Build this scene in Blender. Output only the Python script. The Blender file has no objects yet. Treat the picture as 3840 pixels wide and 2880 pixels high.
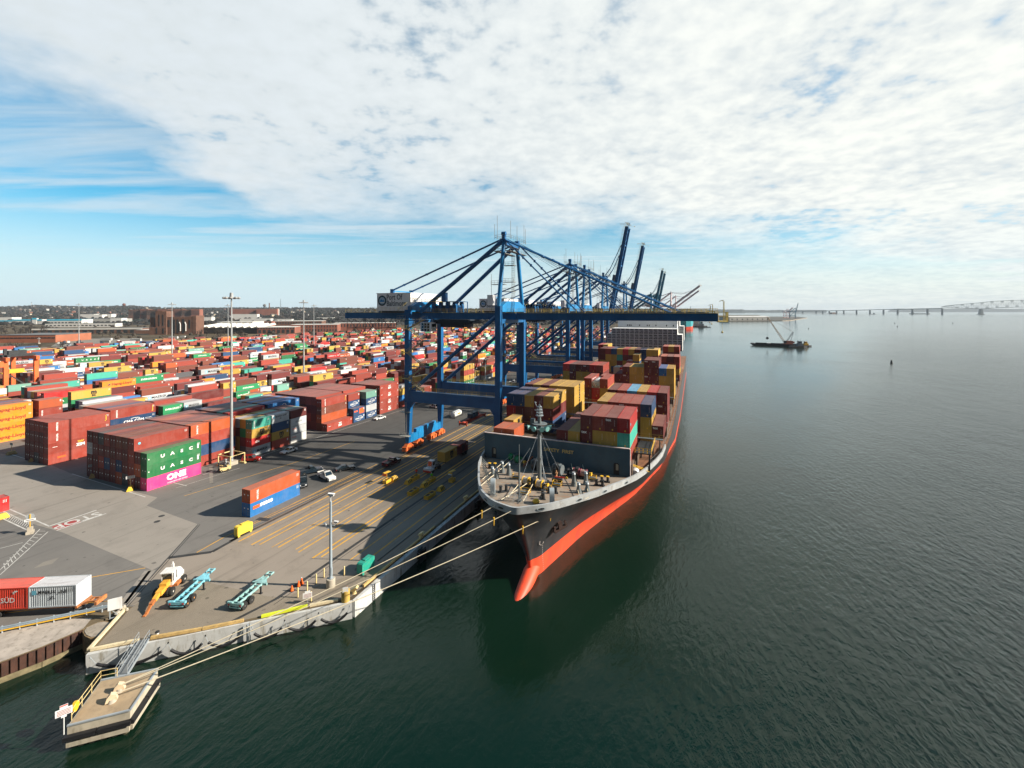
import bpy, bmesh, math, random
from mathutils import Vector, Matrix
R=math.radians
rnd=random.Random(7)
SC=bpy.context.scene
C=SC.collection
# ---------------------------------------------------------------- camera
cam=bpy.data.cameras.new('camera'); CAM=bpy.data.objects.new('camera',cam); C.objects.link(CAM)
cam.sensor_width=36.0; cam.lens=36.0*1662/3840; cam.shift_y=-276.0/3840
cam.clip_start=1.0; cam.clip_end=60000
CAM.location=(0,0,42); CAM.rotation_euler=(R(90),0,R(22.4)); SC.camera=CAM
# ---------------------------------------------------------------- light
SUN_EL,SUN_AZ=29.5,18.4            # elevation; direction measured from +X towards +Y
sl=bpy.data.lights.new('sun','SUN'); sl.energy=5.0; sl.angle=R(0.53); sl.color=(1.0,0.9,0.76)
so=bpy.data.objects.new('sun',sl); C.objects.link(so)
sd=Vector((math.cos(R(SUN_EL))*math.cos(R(SUN_AZ)),math.cos(R(SUN_EL))*math.sin(R(SUN_AZ)),math.sin(R(SUN_EL))))
so.rotation_euler=sd.to_track_quat('Z','Y').to_euler(); so.location=(200,100,300)
SC.view_settings.view_transform='Standard'; SC.view_settings.look='None'; SC.view_settings.exposure=0.85; SC.view_settings.gamma=1.0
SC.view_settings.use_curve_mapping=False
SC.cycles.max_bounces=6; SC.cycles.diffuse_bounces=2; SC.cycles.glossy_bounces=3; SC.cycles.transmission_bounces=2; SC.cycles.volume_bounces=0
SC.cycles.sample_clamp_indirect=6
# ---------------------------------------------------------------- node helpers
class NT:
    def __init__(s,tree): s.t=tree; s.n=tree.nodes; s.l=tree.links
    def new(s,typ,**k):
        n=s.n.new(typ)
        for a,v in k.items():
            if a.startswith('i_'):
                n.inputs[a[2:].replace('_',' ')].default_value=v
            else: setattr(n,a,v)
        return n
    def put(s,sock,v):
        if hasattr(v,'is_linked') or isinstance(v,bpy.types.NodeSocket): s.l.new(v,sock)
        else: sock.default_value=v
    def math(s,op,a,b=0.0,c=0.0,clamp=False):
        n=s.n.new('ShaderNodeMath'); n.operation=op; n.use_clamp=clamp
        s.put(n.inputs[0],a); s.put(n.inputs[1],b); s.put(n.inputs[2],c); return n.outputs[0]
    def vmath(s,op,a,b=(0,0,0)):
        n=s.n.new('ShaderNodeVectorMath'); n.operation=op; s.put(n.inputs[0],a)
        if op=='SCALE': s.put(n.inputs['Scale'],b)
        else: s.put(n.inputs[1],b)
        return n.outputs['Value'] if op in('DOT_PRODUCT','LENGTH') else n.outputs['Vector']
    def noise(s,vec,scale,detail=4.0,rough=0.55,dist=0.0):
        n=s.n.new('ShaderNodeTexNoise'); n.inputs['Scale'].default_value=scale; n.inputs['Detail'].default_value=detail
        n.inputs['Roughness'].default_value=rough; n.inputs['Distortion'].default_value=dist
        if vec is not None: s.l.new(vec,n.inputs['Vector'])
        return n.outputs['Fac']
    def ramp(s,fac,stops):
        n=s.n.new('ShaderNodeValToRGB'); e=n.color_ramp.elements
        while len(e)>1: e.remove(e[-1])
        for i,(p,c) in enumerate(stops):
            if i==0: e[0].position=p; x=e[0]
            else: x=e.new(p)
            if not hasattr(c,'__len__'): c=(c,c,c)
            x.color=(*c[:3],1)
        s.put(n.inputs['Fac'],fac); return n.outputs['Color']
    def mix(s,f,a,b,mode='MIX'):
        n=s.n.new('ShaderNodeMix'); n.data_type='RGBA'; n.blend_type=mode
        def col(v): return (*v,1) if hasattr(v,'__len__') and len(v)==3 else v
        s.put(n.inputs['Factor'],f); s.put(n.inputs['A'] if False else n.inputs[6],col(a)); s.put(n.inputs[7],col(b)); return n.outputs[2]
    def sm(s,x,lo,hi):
        n=s.n.new('ShaderNodeMapRange'); n.interpolation_type='SMOOTHSTEP'
        s.put(n.inputs['Value'],x); n.inputs['From Min'].default_value=lo; n.inputs['From Max'].default_value=hi; return n.outputs['Result']
# ---------------------------------------------------------------- world: clear winter sky with a bank of altocumulus
W=bpy.data.worlds.new('World'); SC.world=W; W.use_nodes=True
t=NT(W.node_tree); t.n.clear()
out=t.new('ShaderNodeOutputWorld')
sky=t.new('ShaderNodeTexSky',sky_type='NISHITA',sun_disc=False,sun_elevation=R(SUN_EL),sun_rotation=R(90-SUN_AZ),altitude=0,air_density=1.0,dust_density=0.6,ozone_density=3.0)
hs=t.new('ShaderNodeHueSaturation'); hs.inputs['Hue'].default_value=0.478; hs.inputs['Saturation'].default_value=1.5; hs.inputs['Value'].default_value=1.0
t.l.new(sky.outputs[0],hs.inputs['Color'])
tc=t.new('ShaderNodeTexCoord'); d=tc.outputs['Generated']
sx=t.new('ShaderNodeSeparateXYZ'); t.l.new(d,sx.inputs[0])
zz=t.math('ADD',t.math('MAXIMUM',sx.outputs[2],0.0),0.02)
ca,sa=math.cos(R(22.4)),math.sin(R(22.4))
rr=t.math('DIVIDE',t.vmath('DOT_PRODUCT',d,(ca,sa,0)),zz)
ff=t.math('DIVIDE',t.vmath('DOT_PRODUCT',d,(-sa,ca,0)),zz)
cb=t.new('ShaderNodeCombineXYZ'); t.l.new(rr,cb.inputs[0]); t.l.new(ff,cb.inputs[1]); pl=cb.outputs[0]
z2=t.math('ADD',t.math('MAXIMUM',sx.outputs[2],0.0),0.16)
cb2=t.new('ShaderNodeCombineXYZ'); t.l.new(t.math('DIVIDE',t.vmath('DOT_PRODUCT',d,(ca,sa,0)),z2),cb2.inputs[0]); t.l.new(t.math('DIVIDE',t.vmath('DOT_PRODUCT',d,(-sa,ca,0)),z2),cb2.inputs[1]); pl2=cb2.outputs[0]
big=t.noise(pl,0.32,4,0.6); med=t.noise(pl2,2.6,5,0.58,0.0); fine=t.noise(pl2,13.0,4,0.55,0.0)
# the edge of the bank runs from upper left down to the horizon
edge=t.math('ADD',t.math('ADD',t.math('MULTIPLY',rr,0.974),t.math('MULTIPLY',ff,0.227)),1.66)
edge=t.math('ADD',edge,t.math('MULTIPLY',t.math('SUBTRACT',big,0.5),1.6))
edge=t.math('ADD',edge,t.math('MULTIPLY',t.math('SUBTRACT',med,0.5),1.0))
e2=t.math('ADD',t.math('SUBTRACT',5.0,ff),t.math('MULTIPLY',t.math('MAXIMUM',rr,0.0),0.55)); e2=t.math('ADD',e2,t.math('ADD',t.math('MULTIPLY',t.math('SUBTRACT',big,0.5),5.0),t.math('MULTIPLY',t.math('SUBTRACT',med,0.5),3.0)))
bank=t.math('MULTIPLY',t.sm(edge,-0.15,0.55),t.sm(e2,-1.6,2.6))
body=t.math('ADD',t.math('MULTIPLY',big,0.9),t.math('ADD',t.math('MULTIPLY',med,0.75),t.math('MULTIPLY',fine,0.55)))
dens=t.math('ADD',0.42,t.math('MULTIPLY',t.sm(body,0.80,1.02),0.58))
# veils: long thin streaks low over the left
st=t.new('ShaderNodeMapping'); t.l.new(pl,st.inputs[0]); st.inputs['Rotation'].default_value=(0,0,R(-12)); st.inputs['Scale'].default_value=(0.16,0.75,1)
veil=t.math('MULTIPLY',t.sm(t.noise(st.outputs[0],1.6,5,0.6,0.5),0.36,0.66),0.72)
low=t.math('SUBTRACT',1.0,t.sm(sx.outputs[2],0.0,0.23))
cover=t.math('MAXIMUM',t.math('MULTIPLY',bank,dens),veil)
cover=t.math('MAXIMUM',cover,t.math('MULTIPLY',low,0.9))
# the bank lies ahead of the camera; overhead is clear; an unseen dull sheet is added behind to cut fill light
ahead=t.sm(t.vmath('DOT_PRODUCT',d,(-sa,ca,0)),-0.05,0.35)
top=t.math('SUBTRACT',1.0,t.sm(sx.outputs[2],0.58,0.72))
cover=t.math('MULTIPLY',cover,t.math('MULTIPLY',ahead,top))
side=t.sm(t.vmath('DOT_PRODUCT',d,(ca,sa,0)),-0.75,0.75)
ccol=t.mix(side,(0.42,0.46,0.49),(0.57,0.58,0.545))
shade=t.sm(t.math('ADD',t.math('MULTIPLY',med,0.6),t.math('MULTIPLY',fine,0.6)),0.38,0.78)
ccol=t.mix(t.math('SUBTRACT',1.0,shade),ccol,(0.40,0.435,0.45))
hor=t.math('MULTIPLY',low,t.math('SUBTRACT',1.0,t.math('MULTIPLY',side,0.7)))
ccol=t.mix(hor,ccol,(0.36,0.47,0.53))
b1=t.new('ShaderNodeBackground'); t.l.new(hs.outputs[0],b1.inputs[0]); b1.inputs[1].default_value=0.082
b2=t.new('ShaderNodeBackground'); t.l.new(ccol,b2.inputs[0]); b2.inputs[1].default_value=1.0
mx=t.new('ShaderNodeMixShader'); t.l.new(cover,mx.inputs[0]); t.l.new(b1.outputs[0],mx.inputs[1]); t.l.new(b2.outputs[0],mx.inputs[2])
b3=t.new('ShaderNodeBackground'); b3.inputs[0].default_value=(0.06,0.075,0.095,1); b3.inputs[1].default_value=1.0  # dull sky added out of view behind the camera, keeps shaded faces dark
mx2=t.new('ShaderNodeMixShader'); t.l.new(t.sm(t.math('ADD',t.vmath('DOT_PRODUCT',d,(-sa,ca,0)),t.math('MULTIPLY',t.math('SUBTRACT',med,0.5),0.3)),0.02,-0.30) if False else t.math('SUBTRACT',1.0,t.sm(t.vmath('DOT_PRODUCT',d,(-sa,ca,0)),-0.35,0.05)),mx2.inputs[0]); t.l.new(mx.outputs[0],mx2.inputs[1]); t.l.new(b3.outputs[0],mx2.inputs[2])
t.l.new(mx2.outputs[0],out.inputs[0])
# ---------------------------------------------------------------- materials
MATS={}
def mat(name,col,rough=0.6,var=0.12,scale=0.6,metal=0.0,spec=0.4,bump=0.0,dirt=None,streak=0.0):
    """plain paint / stone / metal whose colour wanders a little; dirt = (colour, amount)"""
    if name in MATS: return MATS[name]
    m=bpy.data.materials.new(name); m.use_nodes=True; MATS[name]=m
    t=NT(m.node_tree); b=t.n['Principled BSDF']
    tc=t.new('ShaderNodeTexCoord'); o=tc.outputs['Object']
    n=t.noise(o,scale,5,0.6)
    c=t.mix(t.sm(n,0.3,0.7),tuple(x*(1-var) for x in col),tuple(min(1,x*(1+var)) for x in col))
    if dirt:
        mp=t.new('ShaderNodeMapping'); t.l.new(o,mp.inputs[0]); mp.inputs['Scale'].default_value=(1,1,0.22 if streak else 1)
        n2=t.noise(mp.outputs[0],scale*2.3,6,0.68)
        c=t.mix(t.math('MULTIPLY',t.sm(n2,0.5,0.68),dirt[1]),c,dirt[0])
    t.l.new(c,b.inputs['Base Color']); b.inputs['Roughness'].default_value=rough; b.inputs['Metallic'].default_value=metal
    b.inputs['Specular IOR Level'].default_value=spec
    if bump:
        bp=t.new('ShaderNodeBump'); bp.inputs['Strength'].default_value=bump; bp.inputs['Distance'].default_value=0.05
        t.l.new(t.noise(o,scale*12,3),bp.inputs['Height']); t.l.new(bp.outputs[0],b.inputs['Normal'])
    return m
# ---------------------------------------------------------------- mesh builder
class MB:
    def __init__(s): s.v=[]; s.f=[]; s.m=[]; s.col=[]
    def add(s,vs,fs,mi=0,col=None):
        k=len(s.v); s.v+= [tuple(v) for v in vs]
        for f in fs: s.f.append(tuple(i+k for i in f)); s.m.append(mi); s.col.append(col)
        return s
    def box(s,x0,x1,y0,y1,z0,z1,mi=0,col=None,M=None):
        vs=[(x,y,z) for z in(z0,z1) for y in(y0,y1) for x in(x0,x1)]
        if M is not None: vs=[M@Vector(v) for v in vs]
        return s.add(vs,[(0,2,3,1),(4,5,7,6),(0,1,5,4),(2,6,7,3),(0,4,6,2),(1,3,7,5)],mi,col)
    def bar(s,a,b,w,h=None,mi=0,up=(0,0,1)):
        """box beam from a to b, w across, h in the upward sense"""
        a=Vector(a); b=Vector(b); h=w if h is None else h
        d=(b-a).normalized(); u=Vector(up)
        if abs(d.dot(u))>0.98: u=Vector((0,1,0))
        sx=d.cross(u).normalized()*w/2; sy=sx.cross(d).normalized()*h/2
        vs=[a-sx-sy,a+sx-sy,a+sx+sy,a-sx+sy,b-sx-sy,b+sx-sy,b+sx+sy,b-sx+sy]
        return s.add(vs,[(0,3,2,1),(4,5,6,7),(0,1,5,4),(1,2,6,5),(2,3,7,6),(3,0,4,7)],mi)
    def tube(s,a,b,r,r2=None,n=10,mi=0,cap=True):
        a=Vector(a); b=Vector(b); r2=r if r2 is None else r2
        d=(b-a).normalized(); u=Vector((0,0,1)) if abs(d.z)<0.95 else Vector((1,0,0))
        p=d.cross(u).normalized(); q=d.cross(p)
        vs=[]; 
        for c,rad in((a,r),(b,r2)):
            for i in range(n):
                t=2*math.pi*i/n; vs.append(c+(p*math.cos(t)+q*math.sin(t))*rad)
        fs=[(i,(i+1)%n,n+(i+1)%n,n+i) for i in range(n)]
        if cap: fs+= [tuple(range(n-1,-1,-1)),tuple(range(n,2*n))]
        return s.add(vs,fs,mi)
    def path(s,pts,r,n=6,mi=0):
        pts=[Vector(p) for p in pts]; rings=[]; vs=[]
        prev=None
        for i,p in enumerate(pts):
            d=(pts[min(i+1,len(pts)-1)]-pts[max(i-1,0)]).normalized()
            if prev is None:
                u=Vector((0,0,1)) if abs(d.z)<0.95 else Vector((1,0,0)); a=d.cross(u).normalized()
            else: a=(prev-d*prev.dot(d)).normalized()
            prev=a; b=d.cross(a); rad=r[i] if hasattr(r,'__len__') else r
            for j in range(n):
                t=2*math.pi*j/n; vs.append(p+(a*math.cos(t)+b*math.sin(t))*rad)
        fs=[]
        for i in range(len(pts)-1):
            for j in range(n): fs.append((i*n+j,i*n+(j+1)%n,(i+1)*n+(j+1)%n,(i+1)*n+j))
        fs+= [tuple(range(n-1,-1,-1)),tuple(range((len(pts)-1)*n,len(pts)*n))]
        return s.add(vs,fs,mi)
    def prism(s,poly,z0,z1,mi=0,M=None):
        n=len(poly); vs=[(x,y,z0) for x,y in poly]+[(x,y,z1) for x,y in poly]
        if M is not None: vs=[M@Vector(v) for v in vs]
        return s.add(vs,[tuple(range(n-1,-1,-1)),tuple(range(n,2*n))]+[(i,(i+1)%n,n+(i+1)%n,n+i) for i in range(n)],mi)
    def ext(s,poly,x0,x1,mi=0):
        """profile given as (y,z) pairs, swept along x"""
        n=len(poly); vs=[(x0,y,z) for y,z in poly]+[(x1,y,z) for y,z in poly]
        return s.add(vs,[tuple(range(n-1,-1,-1)),tuple(range(n,2*n))]+[(i,(i+1)%n,n+(i+1)%n,n+i) for i in range(n)],mi)
    def lathe(s,prof,cx=0,cy=0,cz=0,n=14,mi=0):
        vs=[]; 
        for r,z in prof:
            for i in range(n):
                t=2*math.pi*i/n; vs.append((cx+r*math.cos(t),cy+r*math.sin(t),cz+z))
        fs=[]
        for k in range(len(prof)-1):
            for i in range(n): fs.append((k*n+i,k*n+(i+1)%n,(k+1)*n+(i+1)%n,(k+1)*n+i))
        fs+= [tuple(range(n-1,-1,-1)),tuple(range((len(prof)-1)*n,len(prof)*n))]
        return s.add(vs,fs,mi)
    def mesh(s,name):
        me=bpy.data.meshes.new(name); me.from_pydata(s.v,[],s.f)
        if any(s.m): me.polygons.foreach_set('material_index',s.m)
        if any(c is not None for c in s.col):
            a=me.color_attributes.new('Col','FLOAT_COLOR','CORNER'); buf=[]
            for f,c in zip(s.f,s.col):
                c=c or (0.5,0.5,0.5); buf+= [c[0],c[1],c[2],1.0]*len(f)
            a.data.foreach_set('color',buf)
        me.update(); return me
    def build(s,name,m,parent=None,smooth=None,loc=None,rz=0.0,fix=True):
        me=s.mesh(name)
        if fix:
            bm=bmesh.new(); bm.from_mesh(me); bmesh.ops.recalc_face_normals(bm,faces=bm.faces); bm.to_mesh(me); bm.free()
        for x in (m if isinstance(m,(list,tuple)) else [m]): me.materials.append(x)
        if smooth is not None:
            me.polygons.foreach_set('use_smooth',[True]*len(me.polygons))
            me.set_sharp_from_angle(angle=R(smooth))
        return link(name,me,parent,loc,rz)
def link(name,me,parent=None,loc=None,rz=0.0):
    o=bpy.data.objects.new(name,me); C.objects.link(o)
    if parent is not None: o.parent=parent
    if loc is not None: o.location=loc
    o.rotation_euler[2]=rz
    return o
def thing(name,label,cat,loc=(0,0,0),rz=0.0,group=None):
    o=bpy.data.objects.new(name,None); C.objects.link(o); o.location=loc; o.rotation_euler[2]=rz; o.empty_display_size=0.5
    return tag(o,label,cat,group)
def tag(o,label=None,cat=None,group=None,kind=None):
    if label: o['label']=label
    if cat: o['category']=cat
    if group: o['group']=group
    if kind: o['kind']=kind
    return o
KIDS={}
def dup(root,loc=None,rz=None,label=None,scale=None):
    r=root.copy(); C.objects.link(r)
    if loc is not None: r.location=loc
    if rz is not None: r.rotation_euler[2]=rz
    if scale: r.scale=(scale,)*3 if not hasattr(scale,'__len__') else scale
    if label: r['label']=label
    for ch in list(root.children):
        c=ch.copy(); C.objects.link(c); c.parent=r
        for g in list(ch.children):
            e=g.copy(); C.objects.link(e); e.parent=c
    return r
# writing: letters as thin solid meshes, x along the line, y up, facing +z
TXT={}
def text_geo(s,size=1.0,bold=0.0,align='CENTER',shear=0.0,xs=1.0,ext=0.0):
    k=(s,size,bold,align,shear,xs)
    if k in TXT: return TXT[k]
    cu=bpy.data.curves.new('lettering','FONT'); cu.body=s; cu.size=size; cu.align_x=align; cu.align_y='CENTER'
    cu.offset=bold*size; cu.resolution_u=2; cu.shear=shear; cu.fill_mode='FRONT'
    ob=bpy.data.objects.new('lettering',cu); C.objects.link(ob)
    dg=bpy.context.evaluated_depsgraph_get(); me=bpy.data.meshes.new_from_object(ob.evaluated_get(dg))
    vs=[(v.co.x*xs,v.co.y,v.co.z) for v in me.vertices]; fs=[tuple(p.vertices) for p in me.polygons]
    C.objects.unlink(ob); bpy.data.objects.remove(ob); bpy.data.curves.remove(cu); bpy.data.meshes.remove(me)
    TXT[k]=(vs,fs); return TXT[k]
def put_text(mb,s,size,org,ux,uy,bold=0.0,align='CENTER',shear=0.0,xs=1.0,mi=0,col=None):
    vs,fs=text_geo(s,size,bold,align,shear,xs); o=Vector(org); ux=Vector(ux); uy=Vector(uy)
    mb.add([o+ux*x+uy*y for x,y,z in vs],fs,mi,col)
def disc(mb,org,ux,uy,r,n=20,mi=0,r0=0.0,col=None):
    o=Vector(org); ux=Vector(ux); uy=Vector(uy)
    ring=[o+ux*r*math.cos(2*math.pi*i/n)+uy*r*math.sin(2*math.pi*i/n) for i in range(n)]
    if r0<=0: mb.add(ring,[tuple(range(n))],mi,col)
    else:
        inn=[o+ux*r0*math.cos(2*math.pi*i/n)+uy*r0*math.sin(2*math.pi*i/n) for i in range(n)]
        mb.add(ring+inn,[(i,(i+1)%n,n+(i+1)%n,n+i) for i in range(n)],mi,col)
def polyq(mb,pts,org,ux,uy,mi=0,col=None):
    o=Vector(org); ux=Vector(ux); uy=Vector(uy); mb.add([o+ux*x+uy*y for x,y in pts],[tuple(range(len(pts)))],mi,col)
# frequently used materials
M_WHITE=mat('white_paint',(0.72,0.73,0.73),0.5,0.06,0.3,dirt=((0.35,0.33,0.30),0.35),streak=1)
M_YEL=mat('yellow_paint',(0.72,0.42,0.03),0.55,0.1,0.8,dirt=((0.2,0.13,0.05),0.4))
M_CREAM=mat('cream_paint',(0.70,0.55,0.26),0.6,0.1,0.8,dirt=((0.25,0.2,0.14),0.4))
M_STEEL=mat('galvanised_steel',(0.36,0.40,0.43),0.5,0.1,0.7,0.3)
M_DARK=mat('dark_steel',(0.025,0.028,0.032),0.55,0.2)
M_TYRE=mat('tyre_rubber',(0.02,0.02,0.02),0.85,0.2)
M_GLASS=mat('dark_glass',(0.01,0.018,0.024),0.06,0.05,spec=0.9)
M_CONC=mat('pale_concrete',(0.42,0.38,0.31),0.85,0.14,0.5,bump=0.2,dirt=((0.2,0.17,0.13),0.5))
M_RAIL=mat('railing_yellow',(0.45,0.34,0.09),0.6,0.12)
M_ROPE=mat('mooring_rope',(0.62,0.55,0.40),0.9,0.1,3.0)
M_RED=mat('signal_red',(0.55,0.04,0.02),0.5,0.1)
M_ORNG=mat('safety_orange',(0.85,0.14,0.02),0.55,0.1)
M_BLACK=mat('black_rubber',(0.012,0.012,0.014),0.6,0.2)
M_WRITE=mat('white_lettering',(0.80,0.80,0.78),0.6,0.04)
def G(px,py,z=0.0):
    """where the sight line through a point of the photograph meets the level z"""
    dd=(42-z)*1662/(py-1164); r=(px-1920)*dd/1662; c_,s_=math.cos(R(22.4)),math.sin(R(22.4))
    return (r*c_-dd*s_,r*s_+dd*c_)
# ================================================================ THE SETTING
WZ=-2.4
def struct(name,m,mb,smooth=None,label=None):
    o=mb.build(name,m,smooth=smooth,fix=False); o['kind']='structure'
    if label: o['label']=label
    return o
# ---- water: green near the wall, greyer outside, small wind waves over longer ones
m=bpy.data.materials.new('harbour_water'); m.use_nodes=True; t=NT(m.node_tree); b=t.n['Principled BSDF']
o=t.new('ShaderNodeTexCoord').outputs['Object']
mp=t.new('ShaderNodeMapping'); t.l.new(o,mp.inputs[0]); mp.inputs['Rotation'].default_value=(0,0,R(28)); mp.inputs['Scale'].default_value=(1,0.42,1)
w1=t.noise(mp.outputs[0],1.15,4,0.6,0.25); w2=t.noise(mp.outputs[0],0.10,3,0.55,0.3); w3=t.noise(o,0.006,4,0.6,0.6)
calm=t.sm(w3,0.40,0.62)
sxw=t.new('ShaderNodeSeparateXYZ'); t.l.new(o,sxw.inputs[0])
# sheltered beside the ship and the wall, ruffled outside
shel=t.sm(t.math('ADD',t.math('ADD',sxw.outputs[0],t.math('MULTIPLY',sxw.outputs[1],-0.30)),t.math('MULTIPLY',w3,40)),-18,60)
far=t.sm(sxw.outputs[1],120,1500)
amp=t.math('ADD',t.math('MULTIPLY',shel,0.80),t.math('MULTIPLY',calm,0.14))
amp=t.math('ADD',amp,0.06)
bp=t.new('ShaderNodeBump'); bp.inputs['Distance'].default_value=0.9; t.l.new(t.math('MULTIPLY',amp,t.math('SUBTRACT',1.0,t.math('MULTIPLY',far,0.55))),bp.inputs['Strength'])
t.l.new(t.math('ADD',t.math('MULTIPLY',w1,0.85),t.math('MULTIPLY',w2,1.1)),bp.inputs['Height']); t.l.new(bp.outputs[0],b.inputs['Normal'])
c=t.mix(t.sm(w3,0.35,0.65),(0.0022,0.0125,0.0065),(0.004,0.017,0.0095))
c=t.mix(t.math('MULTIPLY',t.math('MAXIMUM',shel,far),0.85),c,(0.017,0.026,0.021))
t.l.new(c,b.inputs['Base Color']); b.inputs['Roughness'].default_value=0.12; b.inputs['IOR'].default_value=1.33
WATER=m
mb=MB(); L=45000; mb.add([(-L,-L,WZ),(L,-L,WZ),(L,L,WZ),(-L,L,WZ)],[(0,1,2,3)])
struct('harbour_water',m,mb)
# ---- solid ground
K0=(-45.9,50.6); Q3=(-68.9,30.5); CR=(-73.8,36.8); SP1=(-74.6,32.5); SP2=(-75.4,28.8); SP0=(-76.8,25.4)
coast=[SP0,SP2,SP1,(-74.0,36.4),CR,Q3,(-61.1,36.9),(-55.8,41.7),K0,(-46.2,62),(-46.3,1500),(-130,2700),(-600,9000),(-30000,32000),(-30000,-4000),(-95,-25)]
def land_mat():
    m=bpy.data.materials.new('winter_ground'); m.use_nodes=True; t=NT(m.node_tree); b=t.n['Principled BSDF']
    o=t.new('ShaderNodeTexCoord').outputs['Object']
    n=t.noise(o,0.012,6,0.65); n2=t.noise(o,0.12,4,0.6)
    c=t.mix(t.sm(n,0.38,0.62),(0.055,0.045,0.032),(0.15,0.115,0.07))
    c=t.mix(t.math('MULTIPLY',t.sm(n2,0.5,0.7),0.6),c,(0.045,0.045,0.042))
    t.l.new(c,b.inputs['Base Color']); b.inputs['Roughness'].default_value=0.95; b.inputs['Specular IOR Level'].default_value=0.1
    return m
mb=MB(); mb.prism(coast,-7,0)
struct('ground',land_mat(),mb)
# ---- paving
def paving(name,col,col2,ribs=False,fade=None):
    m=bpy.data.materials.new(name); m.use_nodes=True; t=NT(m.node_tree); b=t.n['Principled BSDF']
    o=t.new('ShaderNodeTexCoord').outputs['Object']
    big=t.noise(o,0.035,5,0.6); mid=t.noise(o,0.22,6,0.66,0.5); fine=t.noise(o,3.0,3,0.7)
    c=t.mix(t.sm(big,0.35,0.65),col,col2)
    c=t.mix(t.math('MULTIPLY',t.sm(mid,0.46,0.72),0.42),c,tuple(x*0.62 for x in col))
    c=t.mix(t.math('MULTIPLY',fine,0.25),c,tuple(x*1.35 for x in col2))
    # tyre tracks drawn out along the lanes
    mp=t.new('ShaderNodeMapping'); t.l.new(o,mp.inputs[0]); mp.inputs['Scale'].default_value=(1.3,0.03,1)
    trk=t.sm(t.noise(mp.outputs[0],0.55,4,0.7),0.52,0.72); c=t.mix(t.math('MULTIPLY',trk,0.5),c,tuple(x*0.5 for x in col))
    if fade:   # darker crane road asphalt; on the apron, crane and ship shade painted in
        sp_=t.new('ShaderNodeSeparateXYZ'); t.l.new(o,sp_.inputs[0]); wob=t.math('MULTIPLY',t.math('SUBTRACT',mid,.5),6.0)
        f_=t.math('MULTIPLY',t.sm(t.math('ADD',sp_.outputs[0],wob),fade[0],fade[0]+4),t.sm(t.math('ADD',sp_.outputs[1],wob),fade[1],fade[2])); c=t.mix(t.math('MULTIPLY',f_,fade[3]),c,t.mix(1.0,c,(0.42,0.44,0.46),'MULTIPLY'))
    # oil spots
    sp=t.sm(t.noise(o,0.8,2,0.4),0.70,0.76); c=t.mix(t.math('MULTIPLY',sp,0.5),c,(0.02,0.02,0.02))
    if ribs:
        wv=t.new('ShaderNodeTexBrick'); t.l.new(o,wv.inputs[0]); wv.inputs['Scale'].default_value=2.6; wv.inputs['Mortar Size'].default_value=0.035; wv.inputs['Color1'].default_value=(1,1,1,1); wv.inputs['Color2'].default_value=(0.9,0.9,0.9,1); wv.inputs['Mortar'].default_value=(0.45,0.45,0.4,1)
        c=t.mix(0.75,c,t.mix(1.0,c,wv.outputs[0],'MULTIPLY'))
    t.l.new(c,b.inputs['Base Color']); b.inputs['Roughness'].default_value=0.9; b.inputs['Specular IOR Level'].default_value=0.2
    bp=t.new('ShaderNodeBump'); bp.inputs['Strength'].default_value=0.25; bp.inputs['Distance'].default_value=0.03; t.l.new(fine,bp.inputs['Height']); t.l.new(bp.outputs[0],b.inputs['Normal'])
    return m
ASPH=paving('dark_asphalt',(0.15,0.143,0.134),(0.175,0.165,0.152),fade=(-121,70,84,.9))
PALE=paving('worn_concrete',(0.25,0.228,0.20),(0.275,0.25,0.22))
APRN=paving('apron_concrete',(0.235,0.202,0.165),(0.265,0.228,0.19),fade=(-90,66,100,.9))  # fade puts the shade of ship and cranes into the apron colour
RIBP=paving('ribbed_concrete',(0.25,0.212,0.166),(0.28,0.238,0.188),ribs=True)
def sheet(name,m,polys,z):
    mb=MB()
    for p in polys: mb.add([(x,y,z) for x,y in p],[tuple(range(len(p)))])
    return struct(name,m,mb)
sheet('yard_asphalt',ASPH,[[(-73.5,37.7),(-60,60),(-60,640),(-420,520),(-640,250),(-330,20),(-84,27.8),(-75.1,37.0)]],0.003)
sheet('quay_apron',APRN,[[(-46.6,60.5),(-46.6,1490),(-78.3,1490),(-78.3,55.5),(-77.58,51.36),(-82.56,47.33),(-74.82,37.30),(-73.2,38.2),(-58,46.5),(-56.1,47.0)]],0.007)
sheet('ribbed_paving',RIBP,[[(-46.6,60.5),(-56.1,47),(-58,46.5),(-75.4,44.8),(-73.5,37.2),(-69.2,31.6),(-61.3,37.4),(-56,42.2),(-46.6,51)]],0.010)
sheet('pale_crossing',PALE,[[(-110.75,45.10),(-80.97,44.07),(-81.26,45.15),(-89.99,56.93),(-109.01,58.21),(-111.46,61.61),(-142.98,61.68),(-161.07,63.56),(-188.72,63.08),(-211.09,59.32),(-169.00,45.44),(-132.06,44.14)]],0.011)
PATCH=paving('paving_patch',(0.20,0.185,0.165),(0.23,0.21,0.18))
sheet('paving_patches',PATCH,[[(-99.48,36.99),(-100.49,38.56),(-99.85,40.38),(-98.47,38.89)],[(-120.67,79.11),(-119.81,79.46),(-108.22,71.91),(-109.00,71.59)]],0.012)
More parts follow.
